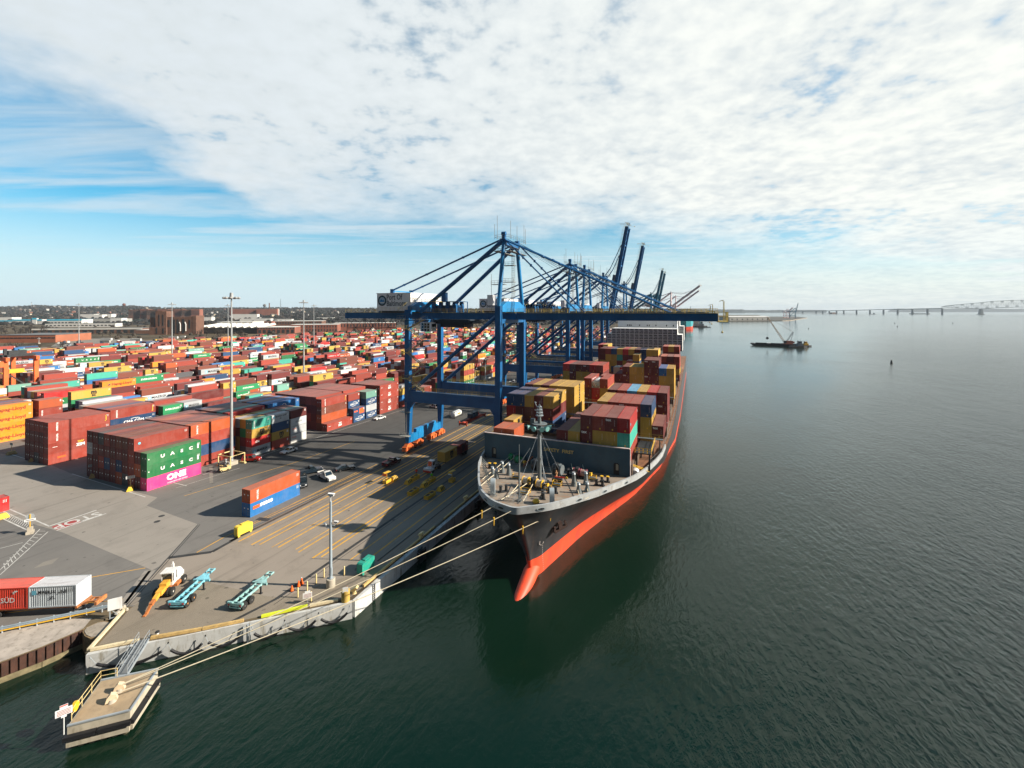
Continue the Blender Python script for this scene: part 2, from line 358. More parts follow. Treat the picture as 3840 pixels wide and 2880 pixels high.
# ---- painted markings and cuts in the paving
M_LINE=mat('yellow_line_paint',(0.66,0.34,0.03),0.8,0.15,0.5,dirt=((0.2,0.15,0.09),0.6))
M_LINE2=mat('white_line_paint',(0.52,0.51,0.48),0.8,0.15,0.7,dirt=((0.2,0.19,0.17),0.7))
M_RUT=mat('dark_joint',(0.035,0.035,0.035),0.8,0.3)
mb=MB()
def gl(a,b,w,z,mi=0,m=None):
    m=m or mb; a=Vector((*a,0)); b=Vector((*b,0)); n=Vector((-(b-a).y,(b-a).x,0)).normalized()*w/2
    m.add([(p.x,p.y,z) for p in (a-n,b-n,b+n,a+n)],[(0,1,2,3)],mi)
for x,y0,w in ((-76.6,55.5,.22),(-73.4,55.6,.24),(-72.1,56.2,.2),(-69.3,56.4,.14),(-68.2,56.8,.24),(-64.8,57.5,.15),(-63.6,57.0,.22),(-59.9,56.6,.27),(-58.8,57.4,.22),(-53.6,58.5,.15),(-50.9,57.5,.2)):
    y=y0
    while y<900:
        y1=y+rnd.uniform(14,40); gl((x,y),(x,min(y1,900)),w*1.25,0.014); y=y1+rnd.choice((0.0,0.0,0.35))
for a,b in (((-79.84,50.24),(-80.59,55.71)),((-106.84,64.44),(-102.15,89.43)),((-102.15,89.43),(-100.83,112.21)),((-89.68,29.97),(-75.61,38.68)),((-88.80,38.30),(-82.81,44.03)),((-88.89,29.71),(-76.11,38.60)),((-80.50,55.75),(-76.82,116.96))): gl(a,b,.2 if a[0]>-80 else .16,0.014)
gl((-80.72,60.99),(-80.17,98.49),.15,0.014); gl((-80.70,70.31),(-81.06,91.18),.15,0.014)
struct('yellow_lane_marking',M_LINE,mb)
mb=MB()
for a,b,w in (((-116.12,74.51),(-112.71,206.90),.16),((-116.16,45.45),(-116.29,52.87),.35),((-112.63,45.09),(-112.47,52.73),.35),((-133.67,46.11),(-115.97,45.41),.25),((-130.35,43.57),(-118.43,43.04),.25),((-133.44,45.14),(-120.02,44.44),.25),((-147.91,62.20),(-114.27,60.76),.22),((-186.69,63.91),(-162.41,63.01),.2),((-101.97,34.08),(-113.45,44.20),.14),((-103.86,34.71),(-116.26,44.16),.14),((-117.52,68.44),(-112.42,68.41),.2),((-120.68,65.00),(-121.19,75.05),.1),((-113.28,37.86),(-112.35,40.38),.15),((-113.40,66.62),(-112.03,81.58),.12)): gl(a,b,w,0.017)
for i in range(15):
    f=i/15; a=G(0+112*f,1938+46*f) ; b2=G(-10+112*f+26,1938+46*f-18); gl(a,b2,.13,0.017)
for i in range(12):
    f=i/12; gl(G(170-165*f,1992+156*f),G(143-140*f,1992+132*f),.11,0.017)
vs,fs=text_geo('STOP',1.0,0.02)
o0=Vector((*(-114.22,48.86),0)); e=Vector((*(-114.41,47.22),0))-Vector((*(-114.09,50.53),0)); e.normalize(); n=Vector((-e.y,e.x,0))
mb.add([(o0+e*(x*3.0)+n*(y*3.6)).to_tuple()[:2]+(0.024,) for x,y,z in vs],fs)
struct('white_road_marking',M_LINE2,mb)
sheet('red_stop_block',mat('red_line_paint',(0.33,0.05,0.05),0.8,0.2,0.5,dirt=((0.16,0.13,0.11),0.6)),[[(-115.35,45.44),(-115.30,49.03),(-112.48,48.73),(-112.68,45.19)]],0.013)
mb=MB()
for a,b,w in (((-90.09,56.89),(-74.14,36.49),.16),((-89.70,57.05),(-73.77,36.65),.12),((-78.2,55),(-78.2,900),.55),((-77.8,55),(-77.8,900),.12),((-79.0,58),(-79.0,900),.14),((-56.3,46.6),(-56.3,900),.6),((-55.5,45.5),(-55.5,900),.1),((-56.3,46.6),(-57.9,40.4),.5),((-49.1,60),(-49.1,900),.35),((-82.56,47.33),(-77.58,51.36),.8),((-77.58,51.36),(-78.07,56.44),.7)): gl(a,b,w,0.02)
for px,py in ((606,1935),(589,1956)):
    x,y=G(px,py); disc(mb,(x,y,0.02),(1,0,0),(0,1,0),.55,16)
gl((-81.54,63.06),(-78.80,63.58),1.2,.019)
struct('dark_joint',M_RUT,mb)
mb=MB()
gl((-48.2,59.5),(-48.2,900),.10,.024); gl((-47.7,59.5),(-47.7,900),.10,.024)
for x in (-78.35,-48.9): mb.box(x-.05,x+.05,60,900,0.0,.03)
struct('crane_rail',mat('rusty_rail',(0.24,0.13,0.06),0.7,0.2,0.5),mb)
mb=MB()
for a,b in (((-81.05,44.03),(-75.22,37.76)),((-81.61,43.80),(-75.25,36.94))): gl(a,b,1.0,.016)
struct('concrete_strip',PALE,mb)
# ---- sea walls (each face a thing of its own)
M_WALL=mat('stained_white_concrete',(0.50,0.51,0.50),0.8,0.1,0.5,bump=0.15,dirt=((0.22,0.19,0.13),0.75),streak=1)
M_ALGA=mat('wet_algae_concrete',(0.085,0.075,0.045),0.6,0.3,1.2)
def wall(name,label,a,b,top,bot,th=.5,ledge=True,cat='quay wall'):
    T=thing(name,label,cat,(0,0,0)); a=Vector((*a,0)); b=Vector((*b,0)); d=(b-a).normalized(); n=Vector((d.y,-d.x,0))
    def slab(z0,z1,p0,p1):
        mb=MB(); q=[a+n*p0,b+n*p0,b+n*p1,a+n*p1]
        mb.prism([(v.x,v.y) for v in q],z0,z1); return mb
    slab(bot+.62,top,-.25,th).build('face',M_WALL,T); slab(bot,bot+.6,-.25,th+.12).build('wet_ledge',M_ALGA,T)
    return T,a,b,d,n
KE=(-46.3,1490)
wa,A_,B_,dq,nq=wall('quay_wall','long white concrete quay wall running beside the moored ship',K0,KE,-.02,-3.2)
wb,A1,B1,d1,n1=wall('quay_wall','stained pale concrete quay wall hung with drooping black fenders',Q3,K0,-.02,-3.2)
T=thing('quay_wall','short bare quay wall facing the rusty sheet piles across the inlet','quay wall')
mb=MB(); dd=(Vector(Q3)-Vector(CR)).normalized(); nn=Vector((dd.y,-dd.x)); mb.prism([tuple(Vector(CR)-nn*.2),tuple(Vector(Q3)-nn*.2),tuple(Vector(Q3)+nn*.3),tuple(Vector(CR)+nn*.3)],-3.2,-.02); mb.build('face',M_ALGA,T)
# timber / steel kerbs along the edge: separate beams
def kerb(a,b,m,label,r=.16,h=.32):
    mb=MB(); mb.bar((a[0],a[1],h/2+.02),(b[0],b[1],h/2+.02),r*2,h); o=mb.build('kerb_beam',m); tag(o,label,'kerb beam',group='kerb beams along the quay edge'); return o
M_KERB=mat('timber_kerb',(0.55,0.37,0.14),0.7,0.15,1.5,dirt=((0.2,0.14,0.08),0.6))
M_KERB2=mat('cream_kerb',(0.66,0.56,0.36),0.7,0.12,1.2,dirt=((0.3,0.25,0.17),0.5))
kerb((-73.82,36.80),(-69.04,30.58),M_KERB2,'cream kerb beam along the inlet side of the quay tip')
kerb((-68.87,30.74),(-65.21,33.96),M_KERB2,'short cream kerb beam between the quay tip and the gangway')
kerb((-64.27,34.79),(-59.88,38.29),M_KERB,'ochre kerb beam directly right of the gangway top')
kerb((-59.80,38.37),(-56.27,41.51),M_KERB,'ochre kerb beam reaching to the dark joint in the quay edge')
tag(kerb((-54.77,42.96),(-50.70,47.00),mat('lime_tube',(0.62,0.68,0.03),0.5,0.06),'bright lime yellow kerb beam below the small white sign',r=.17),cat='kerb beam')
kerb((-50.44,47.17),(-47.63,49.64),M_KERB2,'cream kerb beam ending beside the yellow drum')
ky=[(53.6,63.5),(63.8,73.6),(77.0,92.2),(95.4,110),(113,131)]
names=['first from the quay corner, beside the ladder','below the two mooring ropes','past the first cleat','under the bow of the ship','deep in the shade beside the hull']
for (y0,y1),nm in zip(ky,names): kerb((-46.5,y0),(-46.5,y1),M_KERB,'ochre kerb beam on the long quay edge, '+nm)
# drooping fender tubes on the corner wall
ends=[(-45.98,50.19),(-48.89,47.32),(-52.01,44.44),(-54.99,41.86),(-55.88,41.33),(-59.09,38.46),(-62.20,35.85),(-68.30,30.74)]
ends=[Vector((*e,0)) for e in ends]
seg=[(0,1,'nearest the quay corner'),(1,2,'under the lime yellow beam'),(2,3,'just right of the wall joint'),(4,5,'just left of the wall joint'),(5,6,'right of the gangway'),(6,7,'under the gangway at the quay tip')]
for i,j,nm in seg:
    a,b=ends[i],ends[j]; q=n1*.78
    mb=MB(); pts=[]
    for k in range(13):
        f=k/12; p=a.lerp(b,f)+q; p.z=-.55-1.35*math.sin(math.pi*f)**0.75; pts.append(p)
    T=thing('fender_tube','drooping black rubber fender tube on the quay wall, '+nm,'fender',group='drooping fender tubes')
    mb.path(pts[1:-1],.17,8); mb.build('rubber_tube',M_BLACK,T,smooth=50)
    for p_,e_ in ((a,pts[1]),(b,pts[-2])): mb=MB(); p0=p_+q*.8+Vector((0,0,-.2)); mb.path([p0,e_],.035,5); mb.box(p0.x-.06,p0.x+.06,p0.y-.06,p0.y+.06,-.3,-.12); mb.build('chain',M_STEEL,T)
mb=MB(); p=(-55.57,41.68); mb.box(p[0]-.1+n1.x*.55,p[0]+.12+n1.x*.55,p[1]-.1+n1.y*.55,p[1]+.12+n1.y*.55,-2.6,.05); mb.tube((p[0]+.25+n1.x*.6,p[1]+.2+n1.y*.6,-2.6),(p[0]+.25+n1.x*.6,p[1]+.2+n1.y*.6,.1),.07)
tag(mb.build('wall_joint_post',M_STEEL),'grey steel post standing at the joint of the fender wall','post')
# ladder and box fenders on the long wall
T=thing('quay_ladder','black steel ladder hanging on the white quay wall near its corner','ladder',(-45.35,54.6,0))
mb=MB(); mb.box(-.05,.05,-.28,-.2,-3,.1); mb.box(-.05,.05,.2,.28,-3,.1); mb.build('stringer',M_DARK,T)
for k in range(10): MB().box(-.04,.04,-.2,.2,-2.9+.3*k,-2.82+.3*k).build('rung',M_DARK,T)
for y,nm in ((66.5,'first past the ladder'),(88.5,'second past the ladder, in shade'),(113,'beside the ship bow')):
    T=thing('box_fender','large black rubber box fender on the quay wall, '+nm,'fender',(-45.3,y,0),group='box fenders on the long quay wall')
    mb=MB(); mb.box(0,.75,-.5,.5,-1.9,-.5); mb.build('rubber_block',M_BLACK,T)
    mb=MB(); mb.box(.76,.95,-.9,.9,-2.3,-.25); mb.bar((.85,-.9,-.25),(.85,-.2,.25),.2,.2); mb.build('facing_panel',mat('fender_panel',(0.02,0.022,0.024),0.7,0.4,2.0,dirt=((0.06,0.05,0.04),0.6)),T)
    for s_ in (-1,1): mb=MB(); mb.path([(0,.9*s_,-.15),(.5,.9*s_,-.6),(.8,.8*s_,-.7)],.035,5); mb.build('chain',M_STEEL,T)
# rusty sheet piling with its concrete top, and the round old pier head
M_RUST=mat('rusted_sheet_pile',(0.07,0.032,0.022),0.85,0.3,0.9,dirt=((0.035,0.025,0.022),0.8),streak=1)
T=thing('sheet_pile_wall','rusty ribbed sheet pile wall across the inlet under the guardrail','sea wall')
mb=MB(); P=[Vector((*p,0)) for p in ((-84,7),SP0,SP2,SP1)]
for a,b in zip(P[:-1],P[1:]):
    n=max(2,int((b-a).length/.35)); d=(b-a)/n; q=Vector((d.y,-d.x,0)).normalized()
    for k in range(n):
        o1=.22 if k%2 else .02; a1=a+d*k; b1=a+d*(k+1); mb.prism([tuple((a1)[:2]),tuple(b1[:2]),tuple((b1+q*o1)[:2]),tuple((a1+q*o1)[:2])],-3.2,-.12)
mb.build('sheet_piles',M_RUST,T)
mb=MB(); 
for a,b in zip(P[:-1],P[1:]):
    q=Vector(((b-a).y,-(b-a).x,0)).normalized(); mb.prism([tuple((a+q*.26)[:2]),tuple((b+q*.26)[:2]),tuple((b+q*.36)[:2]),tuple((a+q*.36)[:2])],-3.2,-1.75)
mb.build('algae_band',mat('pale_algae',(0.19,0.16,0.09),0.8,0.3,1.5),T)
sheet('concrete_verge',mat('rough_verge',(0.40,0.35,0.30),0.9,0.15,0.5,bump=0.3,dirt=((0.17,0.15,0.12),0.7)),[[(-84,7),SP0,SP2,SP1,(-76.05,34.08),(-77.56,33.46),(-80.09,31.74),(-83.60,27.94),(-93,15)]],.01)
T=thing('old_pier','old rounded concrete pier head crusted with rubble beside the inlet','pier head')
poly=[(-73.92,34.57),(-72.77,34.76),(-71.97,34.26),(-71.04,33.22),(-70.90,32.46),(-71.74,31.96),(-72.91,31.94),(-74.17,32.24),(-74.94,32.88),(-75.14,33.67)]
mb=MB(); mb.prism(poly,-3.2,-.12); mb.build('crusted_side',mat('crusted_rubble',(0.23,0.155,0.08),0.95,0.4,2.5,bump=0.8,dirt=((0.08,0.06,0.04),0.7)),T)
cx=sum(p[0] for p in poly)/len(poly); cy=sum(p[1] for p in poly)/len(poly)
mb=MB(); mb.prism([(cx+(x-cx)*.86,cy+(y-cy)*.86) for x,y in poly],-.12,-.06); mb.build('concrete_top',mat('old_concrete',(0.30,0.26,0.21),0.9,0.2,0.7,dirt=((0.15,0.13,0.1),0.6)),T)
# ================================================================ THE MOORED SHIP
def lerp(a,b,f): return a+(b-a)*f
def interp(tab,x):
    if x<=tab[0][0]: return tab[0][1]
    for (a,u),(b,v) in zip(tab,tab[1:]):
        if x<=b: return u+(v-u)*(x-a)/(b-a)
    return tab[-1][1]
M_HULL=mat('hull_black',(0.050,0.052,0.058),0.38,0.25,0.25,dirt=((0.13,0.09,0.075),0.6),streak=1)
M_HULLG=mat('hull_dusty_grey',(0.085,0.088,0.094),0.5,0.2,0.2,dirt=((0.05,0.05,0.055),0.5),streak=1)
M_BOOT=mat('antifouling_red',(0.72,0.075,0.03),0.5,0.14,0.22,dirt=((0.36,0.055,0.04),0.7),streak=1)
M_BULW=mat('bulwark_pale_grey',(0.36,0.38,0.39),0.5,0.12,0.5,dirt=((0.2,0.165,0.13),0.55))
M_DECK=mat('rusty_deck',(0.24,0.20,0.16),0.85,0.2,0.45,bump=0.2,dirt=((0.28,0.14,0.07),0.75))
M_DECK2=mat('brown_side_deck',(0.20,0.095,0.05),0.85,0.25,0.5,dirt=((0.1,0.06,0.045),0.6))
M_BRKW=mat('slate_blue_steel',(0.042,0.092,0.128),0.55,0.12,0.4,dirt=((0.06,0.085,0.1),0.5))
M_GREY=mat('deck_grey_paint',(0.13,0.155,0.165),0.5,0.12,0.8,dirt=((0.2,0.12,0.07),0.25))
M_LGREY=mat('pale_blue_grey_paint',(0.30,0.35,0.38),0.5,0.1,0.8,dirt=((0.25,0.19,0.14),0.3))
M_SHIPW=mat('superstructure_white',(0.74,0.76,0.77),0.5,0.05,0.1,dirt=((0.45,0.42,0.38),0.25),streak=1)
SHIP=thing('container_ship','black hulled container ship with red boot topping moored bow first along the quay','ship',(-25.3,200,WZ))
def spart(mb,name,m,parent=None,smooth=None,label=None):
    o=mb.build(name,m,parent or SHIP,smooth=smooth)
    if parent is None or parent is SHIP: o.location=-SHIP.location
    if label: o['label']=label
    return o
def zb(Y): return 10.6+1.25*max(0,min(1,(86-Y)/20))
RAWR=[(-26.6,65.6),(-24.9,66.6),(-21.5,69),(-18.6,72.8),(-15.6,77.2),(-12.4,83.2),(-9.3,90.8),(-6.6,104.2),(-5.7,123),(-5.5,150),(-5.5,200),(-5.5,338)]
RAWL=[(-26.6,65.6),(-28.6,65.9),(-31.6,67.0),(-35.2,70.2),(-38.2,75.4),(-41.4,82.0),(-43.8,89.5),(-44.8,103),(-45.0,123),(-45.0,150),(-45.0,200),(-45.0,338)]
def sc(p):
    k=(42-zb(p[1]))/31.5; return (p[0]*k,p[1]*k)
DR=[sc(p) for p in RAWR]; DL=[sc(p) for p in RAWL]
WY=[69.0,69.7,71.0,74,79,86,96,111,131,160,200,338]
WT=[(69,.12),(71,1.2),(80,3.3),(88.7,5.3),(103,9.8),(112,12.4),(125,15.5),(160,19.2),(180,19.7)]
CW=-25.25
def hp(side,i,z):
    D=(DR if side>0 else DL)[i]; w=(CW+side*interp(WT,WY[i]),WY[i])
    zt=zb(D[1])-1.0; f=max(0,min(1,(z+1.0)/(zt+1.0)))
    e=interp([(0,1.75),(4,1.7),(5,1.45),(6,1.1),(7,.7),(8,.4),(11,.3)],i)
    return Vector((lerp(w[0],D[0],f**e),lerp(w[1],D[1],f**1.25),z))
def fine_idx():
    return [i+f for i in range(11) for f in ((0,.33,.66) if i<8 else (0,.5))]+[11]
def hpf(side,u,z):
    i=min(int(u),10); f=u-i
    def pt(k): return hp(side,max(0,min(11,k)),z)
    p0,p1,p2,p3=pt(i-1),pt(i),pt(i+1),pt(i+2)
    if i==0: p0=hp(-side,1,z)
    a=2*p1; b=p2-p0; c=2*p0-5*p1+4*p2-p3; d=-p0+3*p1-3*p2+p3
    v=(a+b*f+c*f*f+d*f*f*f)*.5
    if i>=7: v=p1.lerp(p2,f)
    return v
US=fine_idx()
def shell(levels):
    """strip of hull between levels, round the bow from the far left side to the right"""
    seq=[(-1,u) for u in reversed(US)]+[(1,u) for u in US[1:]]
    mb=MB(); vs=[]; n=len(seq)
    for lv in levels:
        for s,u in seq: 
            z=lv(hpf(s,u,9).y) if callable(lv) else lv
            vs.append(hpf(s,u,z))
    fs=[(k*n+i,k*n+i+1,(k+1)*n+i+1,(k+1)*n+i) for k in range(len(levels)-1) for i in range(n-1)]
    mb.add(vs,fs); return mb
zd=lambda Y: zb(Y)-1.0
bt=lambda Y: .85-2.1*max(0,min(1,(Y-92)/55))
spart(shell([-5,-3.2,lambda Y:lerp(-3.2,bt(Y),.5),bt]),'boot_topping',M_BOOT,smooth=60)
hull=spart(shell([bt,2,3.5,5,6.5,8,lambda Y:zd(Y)-.3]),'hull',M_HULL,smooth=60)
spart(shell([lambda Y:zd(Y)-.3,lambda Y:zd(Y)]),'sheer_strake',M_HULL,smooth=60)
# bulwark round the bow, with thickness and oval mooring chocks
seq=[(-1,u) for u in reversed(US) if u<=6.6]+[(1,u) for u in US[1:] if u<=7.4]
mb=MB(); vs=[]; n=len(seq)
cen=Vector((-25.6,84,0))
for k,(dz,inn) in enumerate(((-.08,-.02),(1.0,-.02),(1.0,.35),(-.02,.30))):
    for s,u in seq:
        p=hpf(s,u,zd(hpf(s,u,9).y)); q=Vector((cen.x-p.x,(cen.y-p.y)*.8,0)).normalized()
        v=p+q*inn; v.z=zd(p.y)+dz; vs.append(v)
mb.add(vs,[(k*n+i,k*n+i+1,(k+1)*n+i+1,(k+1)*n+i) for k in range(3) for i in range(n-1)])
bul=spart(mb,'bulwark',M_BULW,smooth=40)
for s,u in ((-1,2.3),(-1,3.5),(-1,1.2),(1,1.6),(1,3.2),(1,4.3),(1,5.2)):
    p=hpf(s,u,zd(hpf(s,u,9).y)); q=hpf(s,u+.1,p.z)-hpf(s,u-.1,p.z); q.z=0; q.normalize(); up=Vector((0,0,1))
    nrm=Vector((q.y,-q.x,0)); 
    if nrm.dot(p-cen)<0: nrm=-nrm
    mb=MB(); o=p+nrm*.04; o.z+=.42
    k=18; big=[o+q*.75*math.cos(2*math.pi*i/k)+up*.27*math.sin(2*math.pi*i/k)+nrm*.05 for i in range(k)]
    sm_=[o+q*.55*math.cos(2*math.pi*i/k)+up*.17*math.sin(2*math.pi*i/k)+nrm*.07 for i in range(k)]
    mb.add(big+sm_,[(i,(i+1)%k,k+(i+1)%k,k+i) for i in range(k)]); mb.add(sm_,[tuple(range(k))],1)
    mb.build('mooring_chock',[M_LGREY,M_DARK],bul)
# decks
seq=[(-1,u) for u in reversed(US)]+[(1,u) for u in US[1:]]
def deck(u0,u1):
    mb=MB(); us=[u for u in US if u0<=u<=u1]; vs=[]
    for u in us:
        for s in(-1,1):
            p=hpf(s,u,zd(hpf(s,u,9).y)); p.z=zd(p.y)-.02; vs.append(p)
    mb.add(vs,[(2*i,2*i+1,2*i+3,2*i+2) for i in range(len(us)-1)]); return mb
spart(deck(0,6),'fore_deck',M_DECK); spart(deck(6,11),'main_deck',M_DECK2)
# bulb
mb=MB(); mb.path([(CW,62.2,-3.1),(CW,62.7,-3.1),(CW,64.2,-2.95),(CW,66.5,-2.5),(CW,69.5,-1.6),(CW,73,-1.1),(CW,77,-1.2)],[.25,.65,.95,1.15,1.25,1.0,.5],16)
spart(mb,'bulbous_bow',M_BOOT,smooth=60)
# marks on the bow
mb=MB()
for k in range(13):
    z=-2.0+k*.4; p=hpf(1,2.35-.02*k+.0,z); t_=(hpf(1,2.45-.02*k,z)-hpf(1,2.25-.02*k,z)).normalized(); nn_=Vector((t_.y,-t_.x,0))
    polyq(mb,[(-.05,-.05),(.05,-.05),(.05,.05),(-.05,.05)],p+nn_*.06,t_,(0,0,1))
p=hpf(1,1.95,3.7); t_=(hpf(1,2.05,3.7)-hpf(1,1.85,3.7)).normalized(); nn_=Vector((t_.y,-t_.x,0)).normalized(); up_=(hpf(1,1.95,4.2)-hpf(1,1.95,3.2)).normalized()
for q in ([(-.5,.6),(-.38,.6),(-.38,-.2),(-.5,-.2)],[(-.5,-.2),(-.38,-.2),(.05,-.5),(0,-.62)],[(0,-.62),(.05,-.5),(.35,-.2),(.5,-.2)],[(.35,-.2),(.5,-.2),(.5,.1),(.35,.1)]): polyq(mb,q,p+nn_*.12,t_,up_)
spart(mb,'draught_marking',mat('faded_draught_white',(0.5,0.45,0.42),0.7))
T=spart(MB().box(-.35,.35,-.2,.2,-1.1,.6),'anchor',mat('anchor_rust',(0.06,0.035,0.03),0.7,0.3)); p=hpf(1,2.9,6.3); T.location=p-SHIP.location+Vector((.35,-.35,0)); T.rotation_euler=(R(18),R(-18),R(45))
mb=MB(); mb.bar((-1.2,0,-.9),(1.2,0,-.9),.5,.35); mb.bar((-1.2,0,-1),(-1.0,0,.2),.35,.3); mb.bar((1.2,0,-1),(1.0,0,.2),.35,.3); mb.build('fluke',MATS['anchor_rust'],T)
# breakwater
BW=Vector((-42.9,88.35,0)); BE=Vector((-11.7,88.35,0))
mb=MB(); mb.prism([(-42.9,88.2),(-11.7,88.2),(-11.7,88.5),(-42.9,88.5)],9.3,15.0)
brk=spart(mb,'breakwater',M_BRKW)
mb=MB(); mb.box(-42.95,-11.65,88.1,88.6,15.0,15.14); mb.box(-11.68,-11.5,88.1,88.6,9.6,15.0); mb.build('capping',mat('capping_pink_white',(0.55,0.46,0.44),0.6,0.25,0.8),brk)
mb=MB(); put_text(mb,'SAFETY  FIRST',.95,(-26.0,88.185,13.0),(1,0,0),(0,0,1),.02,xs=1.08); mb.build('lettering',mat('faded_gold_lettering',(0.80,0.56,0.16),0.7,0.2,2.0,dirt=((0.2,0.18,0.12),0.3)),brk)
for x in (-40.6,-14.2):
    mb=MB(); polyq(mb,[(-.55,0),(.55,0),(.55,2.0),(.35,2.3),(-.35,2.3),(-.55,2.0)],(x,88.18,9.75),(1,0,0),(0,0,1)); polyq(mb,[(-.1,.9),(.4,.9),(.4,1.9),(.25,2.1),(-.1,2.1)],(x,88.17,9.75),(1,0,0),(0,0,1),1); mb.build('doorway',[M_BLACK,mat('doorway_light',(0.30,0.27,0.2),0.8)],brk)
mb=MB(); [mb.box(x-.12,x+.12,88.55,89.0,9.6,14.6) for x in (-37,-31,-25,-19)]; mb.box(-42.7,-11.9,88.52,88.62,12,12.2); mb.build('stiffener',M_BRKW,brk)
# ---- foredeck fittings
def dz(px,py,e=0):
    z=10.2
    for _ in range(4):
        x,y=G(px,py,z); z=zd(y)-.02
    return x,y,z+e
x,y,z=dz(2023,1801)
MX,MY,MZ=x,y,z
mb=MB(); mb.tube((x,y,z),(x,y,z+11.5),.40,.34,16); mb.tube((x,y,z+11.5),(x,y,z+14.2),.30,.22,12); fm=spart(mb,'foremast',M_GREY,smooth=50)
mb=MB(); [mb.lathe([(.75-.1*k,0),(.75-.1*k,.05)],x,y,z+12.2+k*.55,14) for k in range(4)]
for a in range(6): mb.tube((x+.7*math.cos(a),y+.7*math.sin(a),z+12.2),(x+.45*math.cos(a),y+.45*math.sin(a),z+13.9),.025,n=4)
mb.tube((x-.5,y,z+13.8),(x-.9,y,z+14.6),.05); mb.tube((x,y,z+14),(x+.1,y,z+15),.03); mb.box(x-1.0,x-.7,y-.1,y+.1,z+14.5,z+14.7)
mb.build('masthead_cage',M_LGREY,fm)
mb=MB(); mb.lathe([(1.5,0),(1.5,.12)],x,y,z+9.7,16)
for a in range(12):
    t_=a*math.pi/6; mb.tube((x+1.45*math.cos(t_),y+1.45*math.sin(t_),z+9.8),(x+1.45*math.cos(t_),y+1.45*math.sin(t_),z+10.7),.03,n=4)
mb.lathe([(1.47,0),(1.42,.05)],x,y,z+10.7,16); mb.box(x-1.7,x-1.0,y-.4,y+.4,z+10.4,z+11.5); mb.build('lookout_platform',M_GREY,fm)
for k,(dx,dy,ax,ay) in enumerate(((-.4,-1.5,-.2,-1),(.9,-1.4,.5,-1),(1.5,-.8,1,-.6),(1.7,.1,1,.3),(-1.4,-1.1,-.9,-.6))):
    mb=MB(); a=Vector((x+dx*.8,y+dy*.8,z+10.2)); dr=Vector((ax,ay,-.15)).normalized(); mb.tube(a,a+dr*.9,.16,.48,14); mb.build('fog_horn',mat('horn_teal',(0.16,0.36,0.35),0.5,0.1),fm,smooth=40)
mb=MB()
for px,py in ((1925,1880),(2075,1800),(2045,1845),(2110,1790)):
    a=dz(px,py); mb.tube((x,y,z+9.6),a,.017,n=5)
mb.tube((x-.4,y-.2,z+4.4),(x-1.3,y-1.6,z),.07,n=5); mb.tube((x+.3,y-.2,z+4.4),(x+1.7,y-.9,z),.07,n=5)
mb.build('stay_wire',M_STEEL,fm)
# davit post
x,y,z=dz(1947,1880)
mb=MB(); mb.tube((x,y,z),(x,y,z+6.2),.16,.14,10); mb.tube((x,y,z+6.1),(x+1.5,y+1.0,z+8.6),.07); mb.tube((x,y,z+6.2),(x,y,z+9.3),.06,n=6); mb.box(x-.35,x+.35,y-.35,y+.35,z,z+.25); spart(mb,'davit',M_GREY,smooth=40)
# mooring winches and windlasses: drums on a common shaft
M_COIL=mat('coiled_rope',(0.46,0.40,0.33),0.9,0.25,6.0)
M_COILR=mat('coiled_rope_red',(0.36,0.22,0.19),0.9,0.25,6.0)
M_GRN=mat('green_tarpaulin',(0.02,0.20,0.07),0.6,0.3,1.5)
def winch(px,py,ang,L,reels,coil,flange,name='mooring_winch',tarp=False,label=None):
    x,y,z=dz(px,py)
    mb=MB(); mb.box(-L/2,L/2,-.55,.55,0,.3); mb.tube((-L/2-.3,0,1.05),(L/2+.3,0,1.05),.14); mb.box(-.28,.28,-.6,.6,.3,1.9); mb.box(-L/2+.1,-L/2+.35,-.5,.5,.3,1.4); mb.box(L/2-.35,L/2-.1,-.5,.5,.3,1.4)
    T=spart(mb,name,M_DARK if not tarp else M_GREY); T.location=Vector((x,y,z))-SHIP.location; T.rotation_euler[2]=ang
    if label: T['label']=label
    for c in reels:
        m2=MB(); m2.tube((c-.5,0,1.05),(c+.5,0,1.05),.62,n=18); m2.build('rope_drum',M_GRN if tarp else coil,T,smooth=40)
        for e in (-.55,.55):
            m2=MB(); m2.tube((c+e-.04,0,1.05),(c+e+.04,0,1.05),.74,n=18); m2.build('drum_flange',flange,T,smooth=40)
    m2=MB(); m2.tube((L/2+.3,0,1.05),(L/2+.75,0,1.05),.3,.38,12); m2.build('warping_head',M_YEL,T,smooth=40)
    return T
winch(1935,1738,R(-30),4.6,(-1.3,.9),M_COIL,M_GRN,tarp=True)
winch(2000,1830,R(-8),4.4,(-1.45,1.3),M_COIL,M_YEL)
winch(2165,1790,R(-4),4.2,(-.2,1.3),M_COILR,mat('flange_maroon',(0.22,0.06,0.08),0.5),'mooring_winch')
for px,py in ((2008,1768),(2088,1785)):
    x,y,z=dz(px,py); mb=MB(); mb.box(-.9,.9,-.8,.8,0,.4); mb.tube((-.9,0,1.4),(.9,0,1.4),.2); mb.box(.5,.8,-.5,.5,.4,2.4); mb.box(-.8,-.5,-.5,.5,.4,2.2)
    T=spart(mb,'windlass',M_GREY); T.location=Vector((x,y,z))-SHIP.location; T.rotation_euler[2]=R(-10)
    m2=MB(); m2.tube((-.35,0,1.4),(.25,0,1.4),1.15,n=20); m2.build('gear_wheel',M_DARK,T,smooth=40)
    m2=MB(); m2.tube((.85,0,1.4),(1.2,0,1.4),.95,n=20); m2.build('brake_drum',M_GREY,T,smooth=40)
